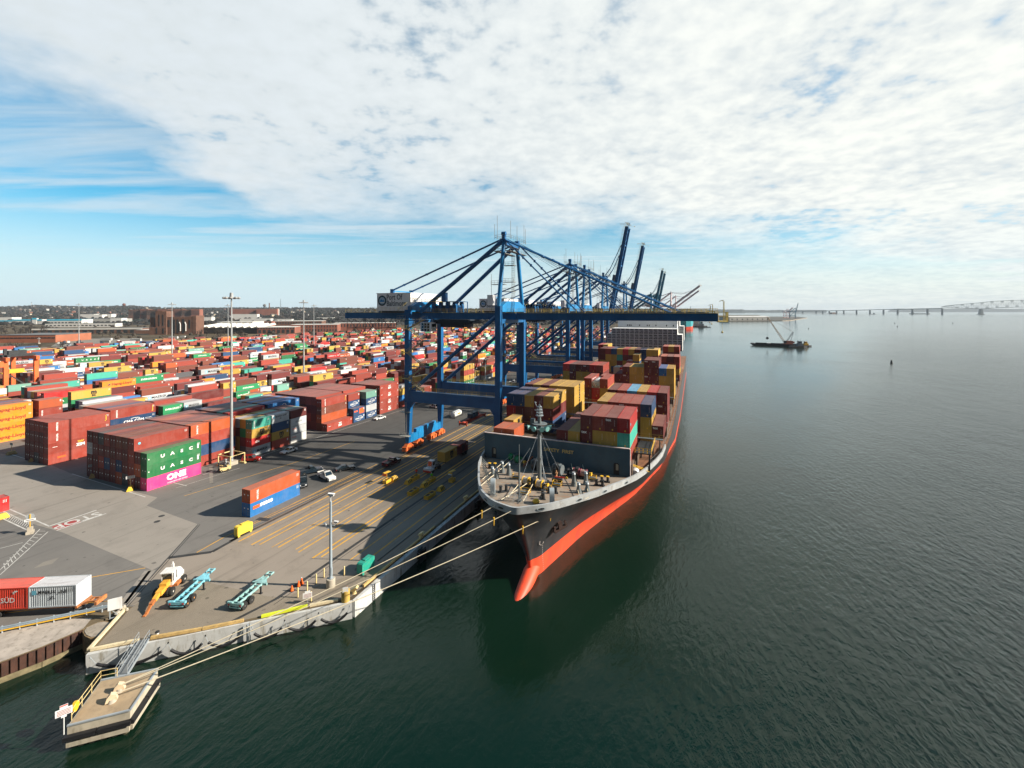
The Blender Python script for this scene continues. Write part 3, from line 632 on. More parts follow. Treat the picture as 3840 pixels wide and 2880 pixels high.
# anchor chain and stopper
mb=MB(); a=Vector(dz(2087,1775)); a.z+=2; b=Vector(dz(2087,1818)); b.z+=.5
for i in range(10):
    p=a.lerp(b,i/9); w=.16 if i%2 else .06; mb.box(p.x-w,p.x+w,p.y-.34,p.y+.34,p.z-.16+(.1 if i%2 else 0),p.z+.16)
spart(mb,'anchor_chain',mat('chain_rust',(0.30,0.15,0.07),0.7,0.3))
mb=MB(); a=Vector(dz(1965,1760)); a.z+=.8; b=Vector(dz(2003,1735)); b.z+=1.6
for i in range(12):
    p=a.lerp(b,i/11); w=.16 if i%2 else .06; mb.box(p.x-w,p.x+w,p.y-.2,p.y+.2,p.z-.16+(.1 if i%2 else 0),p.z+.16)
spart(mb,'anchor_chain',mat('chain_orange',(0.42,0.13,0.06),0.7,0.3))
x,y,z=dz(2090,1812); mb=MB(); mb.box(x-.9,x+.9,y-.5,y+.4,z,z+.9); sp_=spart(mb,'chain_stopper',M_DARK)
mb=MB(); mb.tube((x-.5,y,z+1.1),(x+1.6,y-.1,z+1.25),.13); mb.build('lever',M_RED,sp_); mb=MB(); mb.lathe([(.05,-.25),(.25,-.1),(.25,.1),(.05,.25)],x+1.75,y-.1,z+1.25,10); mb.build('lever_knob',M_YEL,sp_)
mb=MB()
for px,py,w,d_ in ((2090,1822,1.6,1.0),(2222,1800,1.4,.7),(1968,1852,1.7,1.2),(2050,1838,1.5,.6),(1935,1795,1.3,.8)):
    x,y,z=dz(px,py); m2=MB()
    for zz_ in (.35,.85): m2.path([(x-w/2,y-d_/2,z+zz_),(x+w/2,y-d_/2,z+zz_),(x+w/2,y+d_/2,z+zz_),(x-w/2,y+d_/2,z+zz_),(x-w/2,y-d_/2,z+zz_)],.05,4)
    for sx_ in (-1,1):
        for sy_ in (-1,1): m2.tube((x+sx_*w/2,y+sy_*d_/2,z),(x+sx_*w/2,y+sy_*d_/2,z+.95),.05,n=4)
    m2.box(x-w*.4,x+w*.4,y-d_*.35,y+d_*.35,z,z+.5,1); spart(m2,'guard_frame',[M_YEL,M_GREY])
# bitts, roller pedestals, ventilators
def bitts(px,py,ang,top,cat='bollard'):
    x,y,z=dz(px,py); mb=MB(); mb.box(-.95,.95,-.35,.35,0,.18)
    for s in (-.55,.55): mb.tube((s,0,.1),(s,0,1.05),.26,n=14)
    T=spart(mb,'mooring_bitts',M_DARK,smooth=40); T.location=Vector((x,y,z))-SHIP.location; T.rotation_euler[2]=ang
    for s in(-.55,.55): MB().tube((s,0,1.05),(s,0,1.15),.32,n=14).build('cap',top,T)
for a in ((1846,1757,.3,M_YEL),(1888,1845,.9,M_DARK),(2036,1868,2.0,M_DARK),(2072,1850,.4,M_DARK),(2248,1822,.1,M_DARK),(2268,1808,.2,M_YEL)): bitts(*a)
def ped(px,py,h=1.9):
    x,y,z=dz(px,py); mb=MB(); mb.lathe([(.55,0),(.26,h-.2),(.26,h)],0,0,0,14); T=spart(mb,'roller_pedestal',M_GREY,smooth=40); T.location=Vector((x,y,z))-SHIP.location
    mb=MB(); mb.lathe([(.2,h),(.34,h+.05),(.2,h+.32),(.32,h+.4)],0,0,0,12); mb.build('roller',M_STEEL,T,smooth=40)
for px,py,h in ((1883,1772,1.8),(1908,1781,1.9),(1847,1783,1.3),(1862,1794,1.4),(2152,1822,2.1),(2197,1817,2.0),(2170,1848,1.4),(2202,1843,1.3)): ped(px,py,h)
def goose(px,py,h,ang):
    x,y,z=dz(px,py); mb=MB(); prof=[(-.55,0),(.55,0),(.55,h-.8)]+[(.55-.75*(1-math.cos(a))*.9,h-.8+.95*math.sin(a)) for a in (.3,.6,.9,1.2,1.57)]+[(-.9,h+.1),(-1.05,h-.25),(-1.0,h-.5),(-.55,h-.6)]
    mb.ext([(a,b) for a,b in prof],-.38,.38); T=spart(mb,'gooseneck_ventilator',M_LGREY,smooth=30); T.location=Vector((x,y,z))-SHIP.location; T.rotation_euler[2]=ang
goose(1848,1855,2.4,R(200)); goose(2070,1893,2.3,R(200))
# bulwark stays on the left side
for i in range(18):
    u=2.6+i*.22; p=hpf(-1,u,9.5); p.z=zd(p.y); q=Vector((cen.x-p.x,(cen.y-p.y)*.5,0)).normalized()
    mb=MB(); mb.bar(p+q*1.25,p+q*.25+Vector((0,0,.95)),.10,.16); mb.bar(p+q*.25,p+q*1.25,.08,.08); mb.build('bulwark_stay',M_GREY,bul)
mb=MB()
x,y,z=dz(2010,1885); mb.lathe([(.5,0),(.62,.25),(.3,.6)],x,y,z,10); spart(mb,'reel',M_YEL)
x,y,z=dz(1905,1878)
mb=MB()
for i in range(4):
    for j in range(3): mb.tube((x+i*.9,y+j*.7,z),(x+i*.9,y+j*.7,z+1.0),.03,n=4)
for zz_ in (.5,1.0): mb.path([(x,y,z+zz_),(x+2.7,y,z+zz_),(x+2.7,y+1.4,z+zz_),(x,y+1.4,z+zz_),(x,y,z+zz_)],.03,4)
spart(mb,'deck_railing',M_LGREY)
# ropes on deck, winch to chock
mb=MB()
for a,b in (((1925,1722),(1808,1808)),((1945,1722),(1803,1832)),((2015,1812),(1880,1885)),((2012,1815),(1962,1890)),((2142,1763),(2172,1868)),((2183,1757),(2205,1855)),((1965,1815),(1900,1880))):
    p=Vector(dz(*a)); q=Vector(dz(*b)); p.z+=1.3; q.z+=.5; mb.path([p,p.lerp(q,.5)-Vector((0,0,.12)),q],.06,5)
spart(mb,'deck_rope',M_ROPE)
# side passage: rails and lashing frames down the right side
mb=MB()
for k in range(46):
    y=97+k*3.2; x=interp([(90,-9.9),(104,-7.2),(123,-6.1),(150,-5.8),(400,-5.8)],y); mb.tube((x,y,9.6),(x,y,10.75),.035,n=4)
    if k<45:
        y2=y+3.2; x2=interp([(90,-9.9),(104,-7.2),(123,-6.1),(150,-5.8),(400,-5.8)],y2)
        for h in (10.2,10.75): mb.tube((x,y,h),(x2,y2,h),.03,n=4)
spart(mb,'side_railing',M_GREY)
BAYS=[(89,-27.5,-11.2),(104.3,-44.6,-8.6),(120.5,-44.6,-6.3),(138,-44.6,-6.3),(158.5,-44.6,-6.3),(176,-44.6,-6.3),(200,-44.6,-6.3),(222,-44.6,-6.3),(246,-44.6,-6.3)]
M_HATCH=mat('hatch_cover_brown',(0.12,0.085,0.06),0.8,0.25,0.5,dirt=((0.06,0.05,0.045),0.6))
for i,(y,x0,x1) in enumerate(BAYS):
    xs=-43 if i==0 else x0
    mb=MB(); mb.box(xs,x1-(0.3 if i else 0),y-.3,y+12.6,9.5,11.96 if i!=1 else 11.94); spart(mb,'hatch_cover',M_HATCH)
for y in (102.6,118.6,135.6,153.5,173.2,196):
    mb=MB()
    for k in range(9): mb.box(-44.3+k*4.65-.12,-44.3+k*4.65+.12,y-.12,y+.12,9.6,13.6)
    mb.box(-44.4,-6.4,y-.5,y+.5,13.5,13.62); fr=spart(mb,'lashing_bridge',M_GREY)
    mb=MB()
    for h in (14.1,14.6): mb.box(-44.4,-6.4,y-.53,y-.49,h,h+.05)
    mb.build('handrail',M_RAIL,fr)
# steps and frames beside the breakwater, right side
mb=MB()
for x in (-10.9,-8.4):
    for y in (93,101): mb.box(x-.15,x+.15,y-.15,y+.15,9.6,13.2)
mb.box(-11.2,-8.0,92.6,101.6,13.0,13.2); pf=spart(mb,'side_platform',M_DARK)
mb=MB()
for h in (13.7,14.2): mb.path([(-11.2,92.6,h),(-8,92.6,h),(-8,101.6,h)],.05,5)
for k in range(5): mb.tube((-11.2+k*.8,92.6,13.2),(-11.2+k*.8,92.6,14.2),.05,n=4)
mb.build('platform_rail',M_YEL,pf)
mb=MB(); mb.tube((-10.9,89.6,9.9),(-10.9,91.2,9.9),.75,n=14); spart(mb,'deck_drum',M_SHIPW,smooth=40)
mb=MB(); mb.bar((-11.3,89.3,11.6),(-8.4,92.5,9.7),.12); mb.bar((-11.3,90,11.6),(-8.4,93.2,9.7),.12); spart(mb,'yellow_handrail',M_YEL)
# superstructure
mb=MB(); mb.box(-41.5,-9.0,263,276,9.5,36.2); sup=spart(mb,'superstructure',M_SHIPW)
mb=MB(); mb.prism([(-45.2,264.5),(-42,263.2),(-8.5,263.2),(-5.4,264.5),(-5.4,268),(-8.5,270),(-42,270),(-45.2,268)],36.2,37.5); mb.build('bridge_wing',M_SHIPW,sup)
mb=MB(); mb.box(-40,-10,264.2,274,37.5,40.0); mb.build('wheelhouse',M_SHIPW,sup)
mb=MB(); mb.box(-39.6,-10.4,264.1,264.2,38.2,39.3); mb.build('bridge_window_band',M_GLASS,sup)
mb=MB()
for x in (-36,-35,-34,-29.2,-25,-23.9,-20.3,-14.6,-11.0): mb.box(x-.24,x+.24,262.94,263.02,33.0,33.9)
mb.build('porthole_row',M_GLASS,sup)
mb=MB(); mb.box(-30,-20,276,288,9.5,39); spart(mb,'engine_casing',M_SHIPW)
# ================================================================ SHIP TO SHORE CRANES
# local frame: x=0 waterside rail, x=-29.5 landside rail, y=0 near frame, y=18 far frame
M_BLUE=mat('crane_blue',(0.007,0.10,0.27),0.42,0.16,0.15,dirt=((0.008,0.06,0.15),0.4))
M_BLUE2=mat('crane_blue_bright',(0.010,0.19,0.44),0.42,0.12,0.2)
M_ORB=mat('bogie_orange',(0.62,0.135,0.03),0.6,0.2,1.2,dirt=((0.05,0.02,0.015),0.8))
M_WALLW=mat('house_white',(0.84,0.85,0.87),0.5,0.04,0.2)
M_SEAL=mat('seal_dark_teal',(0.012,0.055,0.075),0.6,0.1)
M_SEALB=mat('seal_blue',(0.03,0.22,0.50),0.6,0.1)
M_LTR=mat('letter_slate',(0.09,0.105,0.125),0.6,0.1)
M_CABLE=mat('wire_cable',(0.05,0.06,0.07),0.6,0.1)
GY=(5.2,12.8); XL=-29.5; FY=18.0; ZG0,ZG1=39.4,41.3
PROTO={}
def rails(mb,pts,h=1.05,step=2.2,r=.035):
    pts=[Vector(p) for p in pts]
    for hh in (h*.5,h): mb.path([p+Vector((0,0,hh)) for p in pts],r,4)
    for a,b in zip(pts[:-1],pts[1:]):
        n=max(1,int((b-a).length/step))
        for k in range(n+1):
            p=a.lerp(b,k/n); mb.tube(p,p+Vector((0,0,h)),r,n=4,cap=False)
def crane(T,raised=None,blue=None,bright=None,detail=True,fat=1.0):
    BL=blue or M_BLUE; BB=bright or M_BLUE2
    P=lambda mb,n,m,par=None,sm=None: mb.build(n,m,par or T,smooth=sm)
    # bogies and equaliser beams
    for x in (0,XL):
        mb=MB(); 
        mb.prism([(x-.55,-.6),(x+.55,-.6),(x+.55,FY+.6),(x-.55,FY+.6)],2.6,4.9); 
        for yy in (1.5,4.4,9,13.4,16.3): mb.box(x-.62,x+.62,yy-.12,yy+.12,2.7,5.0)
        mb.box(x-.5,x+.5,3.5,14.5,4.9,5.9)
        P(mb,'equaliser_beam',BB)
        for yc in (2.6,15.4):
            mb=MB()
            for k in range(2):
                y0=yc-4.9+k*5.2; mb.add([(x+s*.6,y,z) for s in(-1,1) for y,z in((y0,.55),(y0+4.5,.55),(y0+4.3,1.35),(y0+2.9,2.5),(y0+1.5,2.5),(y0+.2,1.35))],[(0,1,2,3,4,5),(11,10,9,8,7,6)]+[(i,(i+1)%6,6+(i+1)%6,6+i) for i in range(6)])
                mb.box(x-.8,x+.8,y0+.3,y0+1.0,.9,1.7); mb.box(x-.8,x+.8,y0+3.3,y0+4.1,.9,1.7); mb.box(x+.5,x+.95,y0+1.6,y0+2.7,.7,1.6)
            bg=P(mb,'wheel_bogie',M_ORB)
            mb=MB()
            for k in range(4):
                for j in (0,1): mb.tube((x-.16,yc-4.9+.75+k*2.62+j*.0,.36),(x+.16,yc-4.9+.75+k*2.62,.36),.36,n=12)
            mb.build('rail_wheel',M_DARK,bg)
    # legs
    leg=[]
    for x in (0,XL):
        for y in (0,FY):
            mb=MB(); w=.78*fat**.6; s=1 if x==0 else -1
            # splayed foot below the portal beam, straight post above
            iy=1 if y==0 else -1
            a=[(x-w*.75,y-w*.7,2.6),(x+w*.75,y-w*.7,2.6),(x+w*.75,y+w*.7,2.6),(x-w*.75,y+w*.7,2.6)]
            b=[(x-w*1.0-(.5 if x==0 else 0),y-w,15.2),(x+w+(.5 if x!=0 else 0),y-w,15.2),(x+w+(.5 if x!=0 else 0),y+w,15.2),(x-w-(.5 if x==0 else 0),y+w,15.2)]
            mb.add(a+b,[(0,3,2,1),(4,5,6,7)]+[(i,(i+1)%4,4+(i+1)%4,4+i) for i in range(4)])
            top=43.2 if x==0 else 42.2
            mb.box(x-w,x+w,y-w,y+w,15.2,top)
            leg.append(P(mb,'leg',BL))
    for y in (0,FY):
        mb=MB(); mb.box(XL+.78,-.78,y-.7,y+.7,15.0,18.2)
        for s,xx in ((1,XL+.78),(-1,-.78)): mb.add([(xx,y-.6,15),(xx,y+.6,15),(xx+s*1.6,y-.6,15),(xx+s*1.6,y+.6,15),(xx,y-.6,12.6),(xx,y+.6,12.6)],[(0,2,4),(1,5,3),(2,3,5,4),(0,4,5,1),(0,1,3,2)])
        pb=P(mb,'portal_beam',BL)
        if detail:
            mb=MB(); rails(mb,[(XL+1,y-.62,18.2),(-1,y-.62,18.2)]); rails(mb,[(XL+1,y+.62,18.2),(-1,y+.62,18.2)],step=3); mb.build('guard_rail',M_RAIL,pb)
        mb=MB(); mb.tube((XL+1.4,y,18.0),(-.9,y,40.2),.55,n=12); P(mb,'diagonal_brace',BL,sm=40)
        mb=MB(); mb.tube((XL,y,32.5) if y==0 else (XL,y,30),(XL,y,32.6),.3); 
    for x,z in ((0,38.6),(XL,38.2)):
        mb=MB(); mb.box(x-.7,x+.7,.78,FY-.78,z-.2,z+1.0); P(mb,'cross_beam',BL)
    for x in (0,XL):
        mb=MB(); mb.add([(x+s*.75,y,z) for s in(-1,1) for y,z in((.7,41.6),(FY-.7,41.6),(FY-.7,43.2),(13.5,44.6),(4.5,44.6),(.7,43.2))],[(0,1,2,3,4,5),(11,10,9,8,7,6)]+[(i,(i+1)%6,6+(i+1)%6,6+i) for i in range(6)]); P(mb,'saddle_beam',BB)
    # main girders
    for y in GY:
        mb=MB(); mb.box(-58,3.2,y-.5,y+.5,ZG0,ZG1)
        for k in range(28): mb.box(-56+k*2.1-.05,-56+k*2.1+.05,y-.53,y+.53,ZG0+.05,ZG1-.05)
        g_=P(mb,'girder',BL)
        if detail:
            mb=MB(); yy=y+(-.85 if y<9 else .85); rails(mb,[(-57.5,yy,ZG1),(3,yy,ZG1)],1.1,2.4,.045); mb.box(-57.8,3,min(yy,y),max(yy,y),ZG1-.02,ZG1+.03); mb.build('walkway_rail',M_RAIL,g_)
    mb=MB(); 
    for x in (-57.6,-44,-20,-8,2.6): mb.box(x-.3,x+.3,GY[0]+.5,GY[1]-.5,ZG0+.3,ZG1-.2)
    P(mb,'girder_tie',BL)
    # boom
    ang=raised or 0.0; hx,hz=3.6,40.4
    Mb=Matrix.Translation((hx,0,hz))@Matrix.Rotation(-ang,4,'Y')@Matrix.Translation((-hx,0,-hz))
    def rb(mb): mb.v=[tuple(Mb@Vector(v)) for v in mb.v]; return mb
    for y in GY:
        mb=MB(); mb.box(3.4,54.5,y-.5*fat,y+.5*fat,ZG0,ZG1+(fat-1)*1.2)
        for k in range(24): mb.box(5+k*2.1-.05,5+k*2.1+.05,y-.53,y+.53,ZG0+.05,ZG1-.05)
        if ang: mb.box(20,26,y-.3,y+.3,ZG1,ZG1+1.6)
        bo=P(rb(mb),'boom',BL)
        if detail:
            mb=MB(); yy=y+(-.85 if y<9 else .85); rails(mb,[(3.6,yy,ZG1),(54.4,yy,ZG1)],1.1,2.4,.045); mb.box(3.6,54.4,min(yy,y),max(yy,y),ZG1-.02,ZG1+.03); rb(mb).build('walkway_rail',M_RAIL,bo)
    mb=MB()
    for x in (6,20,32,44,54.2): mb.box(x-.3,x+.3,GY[0]+.5,GY[1]-.5,ZG0+.3,ZG1-.2)
    if ang:
        for x in range(8,54,5): mb.bar((x,GY[0]+.4,ZG0+.8),(x+5,GY[1]-.4,ZG0+.8),.25)
    P(rb(mb),'boom_tie',BL)
    mb=MB()
    if not ang: mb.box(54.4,56.6,4.0,14,ZG0-.2,ZG0)
    rails(mb,[(54.5,3.9,ZG0),(56.6,3.9,ZG0),(56.6,14,ZG0),(54.5,14,ZG0)],2.2,1.2,.05)
    for yy in (4.6,8.0): mb.path([(55.8,yy,ZG0),(55.8,yy,ZG0+4.6),(55.6,yy,ZG0+5.0),(54.9,yy,ZG0+4.8)],.07,5)
    mb.tube((55.6,9,ZG0-2.6),(55.6,9,ZG0),.03,n=4); mb.lathe([(.05,-.3),(.3,0),(.05,.3)],55.6,9,ZG0-2.7,8)
    P(rb(mb),'boom_tip_platform',M_RAIL)
    # A frame
    AY=(3.6,13.6); AZ=62.6
    for yb,ya in ((0,AY[0]),(FY,AY[1])):
        mb=MB(); mb.tube((0,yb,43),(0,ya,61),.62*fat**.6,.58*fat**.6,14); P(mb,'apex_leg',BL if blue else M_BLUE2,sm=40)
        mb=MB(); mb.path([(-.4,ya,61.6),(-1.6,ya,60.6),(XL+3.4,yb+(1.2 if yb==0 else -1.2),41.6)],[.9,.62*fat**.6,.58*fat**.6],12); P(mb,'back_strut',BL,sm=40)
        mb=MB(); yh=GY[0]-1.2 if yb==0 else GY[1]+1.2
        mb.path([(-.5,ya,62),(-38.4,yh,48.2)],.27,8)
        for f in (.33,.66,.88): p=Vector((-.5,ya,62)).lerp(Vector((-38.4,yh,48.2)),f); mb.lathe([(.1,-.35),(.42,-.2),(.42,.2),(.1,.35)],p.x,p.y,p.z,8)
        P(mb,'back_stay',BL,sm=40)
        mb=MB(); mb.path([(-38.2,yh,48.3),(-44.2,yh+(.9 if yb==0 else -.9),41.3)],.3,8); mb.box(-38.9,-37.7,yh-.35,yh+.35,46.6,48.7); mb.tube((-38.3,yh,41.3),(-38.3,yh,48),.22,n=8); P(mb,'stay_strut',BL,sm=40)
    mb=MB(); mb.box(-38.5,-38.1,GY[0]-1,GY[1]+1,47.9,48.2); P(mb,'stay_tie',BB)
    mb=MB(); mb.box(-.75,.75,AY[0]-.4,AY[1]+.4,60.4,61.9); mb.box(-.5,.5,AY[0]-.5,AY[0]+.5,61.9,63.6); mb.tube((-.6,AY[0],63.5),(.6,AY[0],63.5),.6,n=12); mb.tube((-.6,AY[1],62.3),(.6,AY[1],62.3),.6,n=12); ap=P(mb,'apex_beam',BL)
    if detail:
        mb=MB(); z=61.9; rails(mb,[(-2.2,AY[0]-1.4,z),(2.2,AY[0]-1.4,z),(2.2,AY[1]+1.4,z),(-2.2,AY[1]+1.4,z),(-2.2,AY[0]-1.4,z)],1.1,1.6)
        z=58.6; rails(mb,[(-2.6,AY[0]-1.6,z),(2.6,AY[0]-1.6,z),(2.6,AY[1]+1.6,z),(-2.6,AY[1]+1.6,z),(-2.6,AY[0]-1.6,z)],1.1,1.6)
        mb.box(-2.6,-1.0,AY[0]-1.6,AY[1]+1.6,z-.12,z); mb.box(1.0,2.6,AY[0]-1.6,AY[1]+1.6,z-.12,z)
        for x,y,h in ((-2.2,AY[0]-1.4,4.2),(-1.4,AY[0]-1.4,6.5),(2.2,AY[0]-.4,5),(2.2,8,4.4),(2.2,AY[1],5.6),(2.2,AY[1]+1.2,4.6)): mb.tube((x,y,61.9),(x,y,61.9+h),.06,n=4)
        mb.build('apex_platform',mat('platform_grey',(0.22,0.22,0.20),0.6,0.2),ap)
        # ladder tower beside the far apex leg, and the platforms at its foot
        mb=MB()
        for xx,yy in ((-1.6,13.2),(-.9,13.2),(-1.6,14),(-.9,14)): mb.tube((xx,yy,43),(xx,yy,58.6),.05,n=4)
        for k in range(22): mb.path([(-1.6,13.2,43.5+k*.7),(-.9,13.2,43.5+k*.7),(-.9,14,43.5+k*.7)],.03,4)
        for z in (44.6,47.6,50.5,55.5): 
            mb.box(-4.2,-.7,12.4,14.6,z,z+.12); rails(mb,[(-4.2,12.4,z),(-.7,12.4,z)],1.1,1.2); rails(mb,[(-4.2,12.4,z),(-4.2,14.6,z)],1.1,1.2)
        for z in (45.2,49.2): mb.box(-3.4,.6,2.4,4.4,z,z+.12); rails(mb,[(-3.4,2.4,z),(.6,2.4,z)],1.1,1.0); mb.tube((-3.3,2.4,42),(-3.3,2.4,z+3),.06,n=4)
        P(mb,'ladder_tower',MATS['platform_grey'])
    # fore stays
    for ya,yg in zip(AY,GY):
        ends=((20.8,ZG1+.2),(43.6,ZG1+.2))
        for k,(ex,ez) in enumerate(ends):
            for off in ((0,) if k==0 else (-.35,.35)):
                a=Vector((.6,ya+off,61.6)); b=Mb@Vector((ex,yg+off,ez)); mb=MB()
                if ang:
                    # folded: the links hang in a knee beside the mast
                    m_=a.lerp(b,.5)+Vector((-1.5,0,-4.5)); mb.path([a,m_,b],.16,6)
                else:
                    mb.path([a,b],.2,8)
                    for f in (.25,.36,.62,.73): p=a.lerp(b,f); mb.lathe([(.1,-.4),(.36,-.25),(.36,.25),(.1,.4)],p.x,p.y,p.z,8)
                P(mb,'fore_stay',BL,sm=40)
        mb=MB()
        for dz_ in (0,.5,1.0): mb.path([(.5,ya+.8,62.2),tuple(Mb@Vector((38-dz_*5,yg+.6,ZG1+.2)))],.035,4)
        P(mb,'hoist_rope',M_CABLE)
    # machinery house
    hx0,hx1,hy0,hy1,hz0,hz1=-42.4,-29.9,1.7,18.6,41.9,47.3
    mb=MB(); mb.prism([(hx0,hy0),(hx1,hy0),(hx1,hy1),(hx0,hy1)],hz0,hz1-.1)
    for k in range(21): mb.box(hx0+.3+k*.6,hx0+.34+k*.6,hy0-.03,hy0,hz0,hz1-.2)
    for k in range(28): mb.box(hx1,hx1+.03,hy0+.3+k*.6,hy0+.34+k*.6,hz0,hz1-.2)
    hs_=P(mb,'machinery_house',M_WALLW)
    mb=MB(); mb.box(hx0-.15,hx1+.15,hy0-.15,hy1+.15,hz1-.1,hz1+.08); mb.build('roof',M_WALLW,hs_)
    mb=MB(); mb.box(hx0+1.8,hx1,hy0,hy1,41.32,41.88); mb.build('base_frame',M_DARK,hs_)
    if not blue:
        mb=MB(); ux=(1,0,0); uz=(0,0,1); yq=hy0-.05
        put_text(mb,'Port Of',2.35,(hx0+3.65,yq,46.0),ux,uz,.018,'LEFT',xs=.78); put_text(mb,'Baltimore',2.35,(hx0+3.65,yq,44.1),ux,uz,.018,'LEFT',xs=.78); mb.build('lettering',M_LTR,hs_)
        mb=MB(); o=(hx0+2.0,yq,45.0); disc(mb,o,ux,uz,1.62,28,0,1.12); disc(mb,(o[0],yq-.01,o[2]),ux,uz,1.1,24,1)
        polyq(mb,[(-.9,-.35),(.9,-.35),(.75,-.1),(.45,.35),(.1,.05),(-.3,.55),(-.75,-.05)],(o[0],yq-.02,o[2]),ux,uz,2); polyq(mb,[(-.8,-.65),(.8,-.65),(.95,-.42),(-.95,-.42)],(o[0],yq-.02,o[2]),ux,uz,3)
        mb.build('emblem',[M_SEAL,mat('seal_pale',(0.35,0.47,0.58),0.6),M_SEALB,M_WRITE],hs_)
    if not detail: 
        return
    # deck machinery between house and mast
    mb=MB(); rails(mb,[(-44,hy0-1.2,41.9),(-26,hy0-1.2,41.9)],1.1,1.5); rails(mb,[(-29.6,1,44.6),(-29.6+11,1,44.6)],1.1,1.3); rails(mb,[(-29.6,1,47.4-2.8),(-29.6,17,44.6)],1.1,1.6)
    mb.box(-29.7,-19,.6,1.9,44.5,44.62)
    for k in range(10): mb.box(-33.8+.33*k,-33.5+.33*k,.2,1.0,42.0+.26*k,42.06+.26*k)
    P(mb,'service_walkway',M_RAIL)
    mb=MB()
    for x in (-25,-22.5,-20,-17.5):
        mb.box(x-.6,x+.6,6.5,11.5,41.4,43.6); mb.tube((x-.4,7,44),(x+.4,7,44),.7,n=12); mb.tube((x-.4,11,44),(x+.4,11,44),.7,n=12)
    mb.box(-26,-16,5.9,12.1,44.6,44.75); 
    for x in (-26,-16):
        for yy in (6,12): mb.box(x-.1,x+.1,yy-.1,yy+.1,41.3,44.7)
    mb.box(-21.6,-20.1,5.8,7.0,44.7,47.4)
    P(mb,'rope_sheaves',BL)
    mb=MB(); mb.box(-2.6,-.9,-1.8,.2,43.4,46.2); mb.box(-2.4,-1.6,-1.83,-1.8,44.4,45.7); P(mb,'operator_checkpoint',M_WALLW)
    # zigzag stairs on the landside near leg
    T2=thing('stair','',None); T2.parent=T; del_=[k for k in T2.keys()]
    for k in del_: del T2[k]
    mb=MB(); z=18.4; side=0; steps=((18.4,25.0),(25.0,31.2),(31.2,37.8))
    for i,(z0,z1) in enumerate(((18.4,22.0),(22.0,25.8),(25.8,29.6),(29.6,33.4),(33.4,36.6),(36.6,39.4))):
        xa,xb=(XL+6.8,XL+1.0) if i%2==0 else (XL+1.0,XL+6.8)
        for s in (-.45,.45):
            mb.bar((xa,-1.7+s,z0),(xb,-1.7+s,z1),.1,.22); mb.bar((xa,-1.7+s,z0+1.0),(xb,-1.7+s,z1+1.0),.06)
        for k in range(10):
            p=Vector((xa,-1.7,z0)).lerp(Vector((xb,-1.7,z1)),(k+.5)/10); mb.box(p.x-.14,p.x+.14,-2.1,-1.3,p.z-.03,p.z+.03)
            if k%3==1:
                for s in (-.45,.45): mb.tube((p.x,-1.7+s,p.z),(p.x,-1.7+s,p.z+1),.03,n=4)
    mb.build('stair_flight',mat('stair_tan',(0.34,0.29,0.17),0.7,0.2),T2)
    for i,z in enumerate((22.0,25.8,29.6,33.4,36.6,39.4)):
        x=XL+.2 if i%2==0 else XL+7.4
        mb=MB(); mb.box(x-.9,x+.9,-2.5,-.8,z-.08,z); rails(mb,[(x-.9,-2.5,z),(x+.9,-2.5,z)],1.05,.9); 
        if i%2: mb.bar((XL+.7,-1.0,z-.3),(x+.6,-1.0,z-.3),.3)
        mb.build('stair_landing',mat('landing_blue',(0.02,0.11,0.28),0.5,0.1) if i%2 else M_RAIL,T2)
    mb=MB(); rails(mb,[(XL-2.4,-2.2,39.4),(XL+.6,-2.2,39.4)],1.1,1.0); mb.box(XL-2.4,XL+.6,-2.4,-.8,39.3,39.4)
    mb.build('stair_head_platform',MATS['platform_grey'],T2)
    for z in (12,5):
        mb=MB(); rails(mb,[(XL-1.7,-1.9,z),(XL+1.4,-1.9,z)],1.1,.8); mb.box(XL-1.7,XL+1.4,-2.0,-.7,z-.1,z)
        mb.build('leg_platform',mat('ladder_grey',(0.30,0.30,0.27),0.6,0.2),T2)
    mb=MB()
    for s in (-.3,.3): mb.tube((XL+s,-1.2,4.5),(XL+s,-1.2,15),.04,n=4)
    for k in range(26): mb.box(XL-.3,XL+.3,-1.23,-1.17,4.7+k*.4,4.74+k*.4)
    mb.build('leg_ladder',mat('ladder_grey',(0.30,0.30,0.27),0.6,0.2),T2)
    # trolley, cab, ropes and festoon under the girders
    mb=MB(); mb.box(-25,-11,GY[0]+.4,GY[1]-.4,38.0,38.6); mb.box(-24,-12,5.0,13,38.5,39.3); mb.box(-22,-14,6,12,36.9,38.0); P(mb,'trolley',mat('trolley_dark',(0.015,0.03,0.05),0.6,0.2))
    mb=MB(); mb.box(-27.4,-23.6,3.2,6.2,35.6,38.4); cb_=P(mb,'operator_cab',M_WALLW)
    mb=MB(); 
    for x in (-26.6,-25.6,-24.6):
        for z in (36.1,37.0,37.8): mb.box(x-.38,x+.38,3.13,3.2,z-.36,z+.36)
    mb.box(-23.6,-23.53,3.5,5.9,35.9,37.9); mb.build('cab_window',M_GLASS,cb_)
    mb=MB()
    for k in range(10):
        x0=-56+k*3.2; pts=[]
        for j in range(7): f=j/6; pts.append((x0+3.2*f,GY[1]+1.3,39.3-3.1*math.sin(math.pi*f)*(.7+.3*((k*7)%3)/2)))
        mb.path(pts,.07,4)
    P(mb,'festoon_cable',M_CABLE)
    mb=MB()
    for x in (-57,-50,-44):
        for y in (4.6,13.4): mb.tube((x,y,33.6),(x,y,39.4),.09,n=5)
    for z in (33.6,36.2): mb.path([(-57,4.6,z),(-44,4.6,z),(-44,13.4,z),(-57,13.4,z),(-57,4.6,z)],.09,5)
    for a,b in ((-57,-50),(-50,-44)):
        for y in (4.6,13.4): mb.tube((a,y,33.6),(b,y,39.4),.07,n=5); mb.tube((b,y,33.6),(a,y,39.4),.07,n=5)
    P(mb,'hanging_cradle',M_DARK)
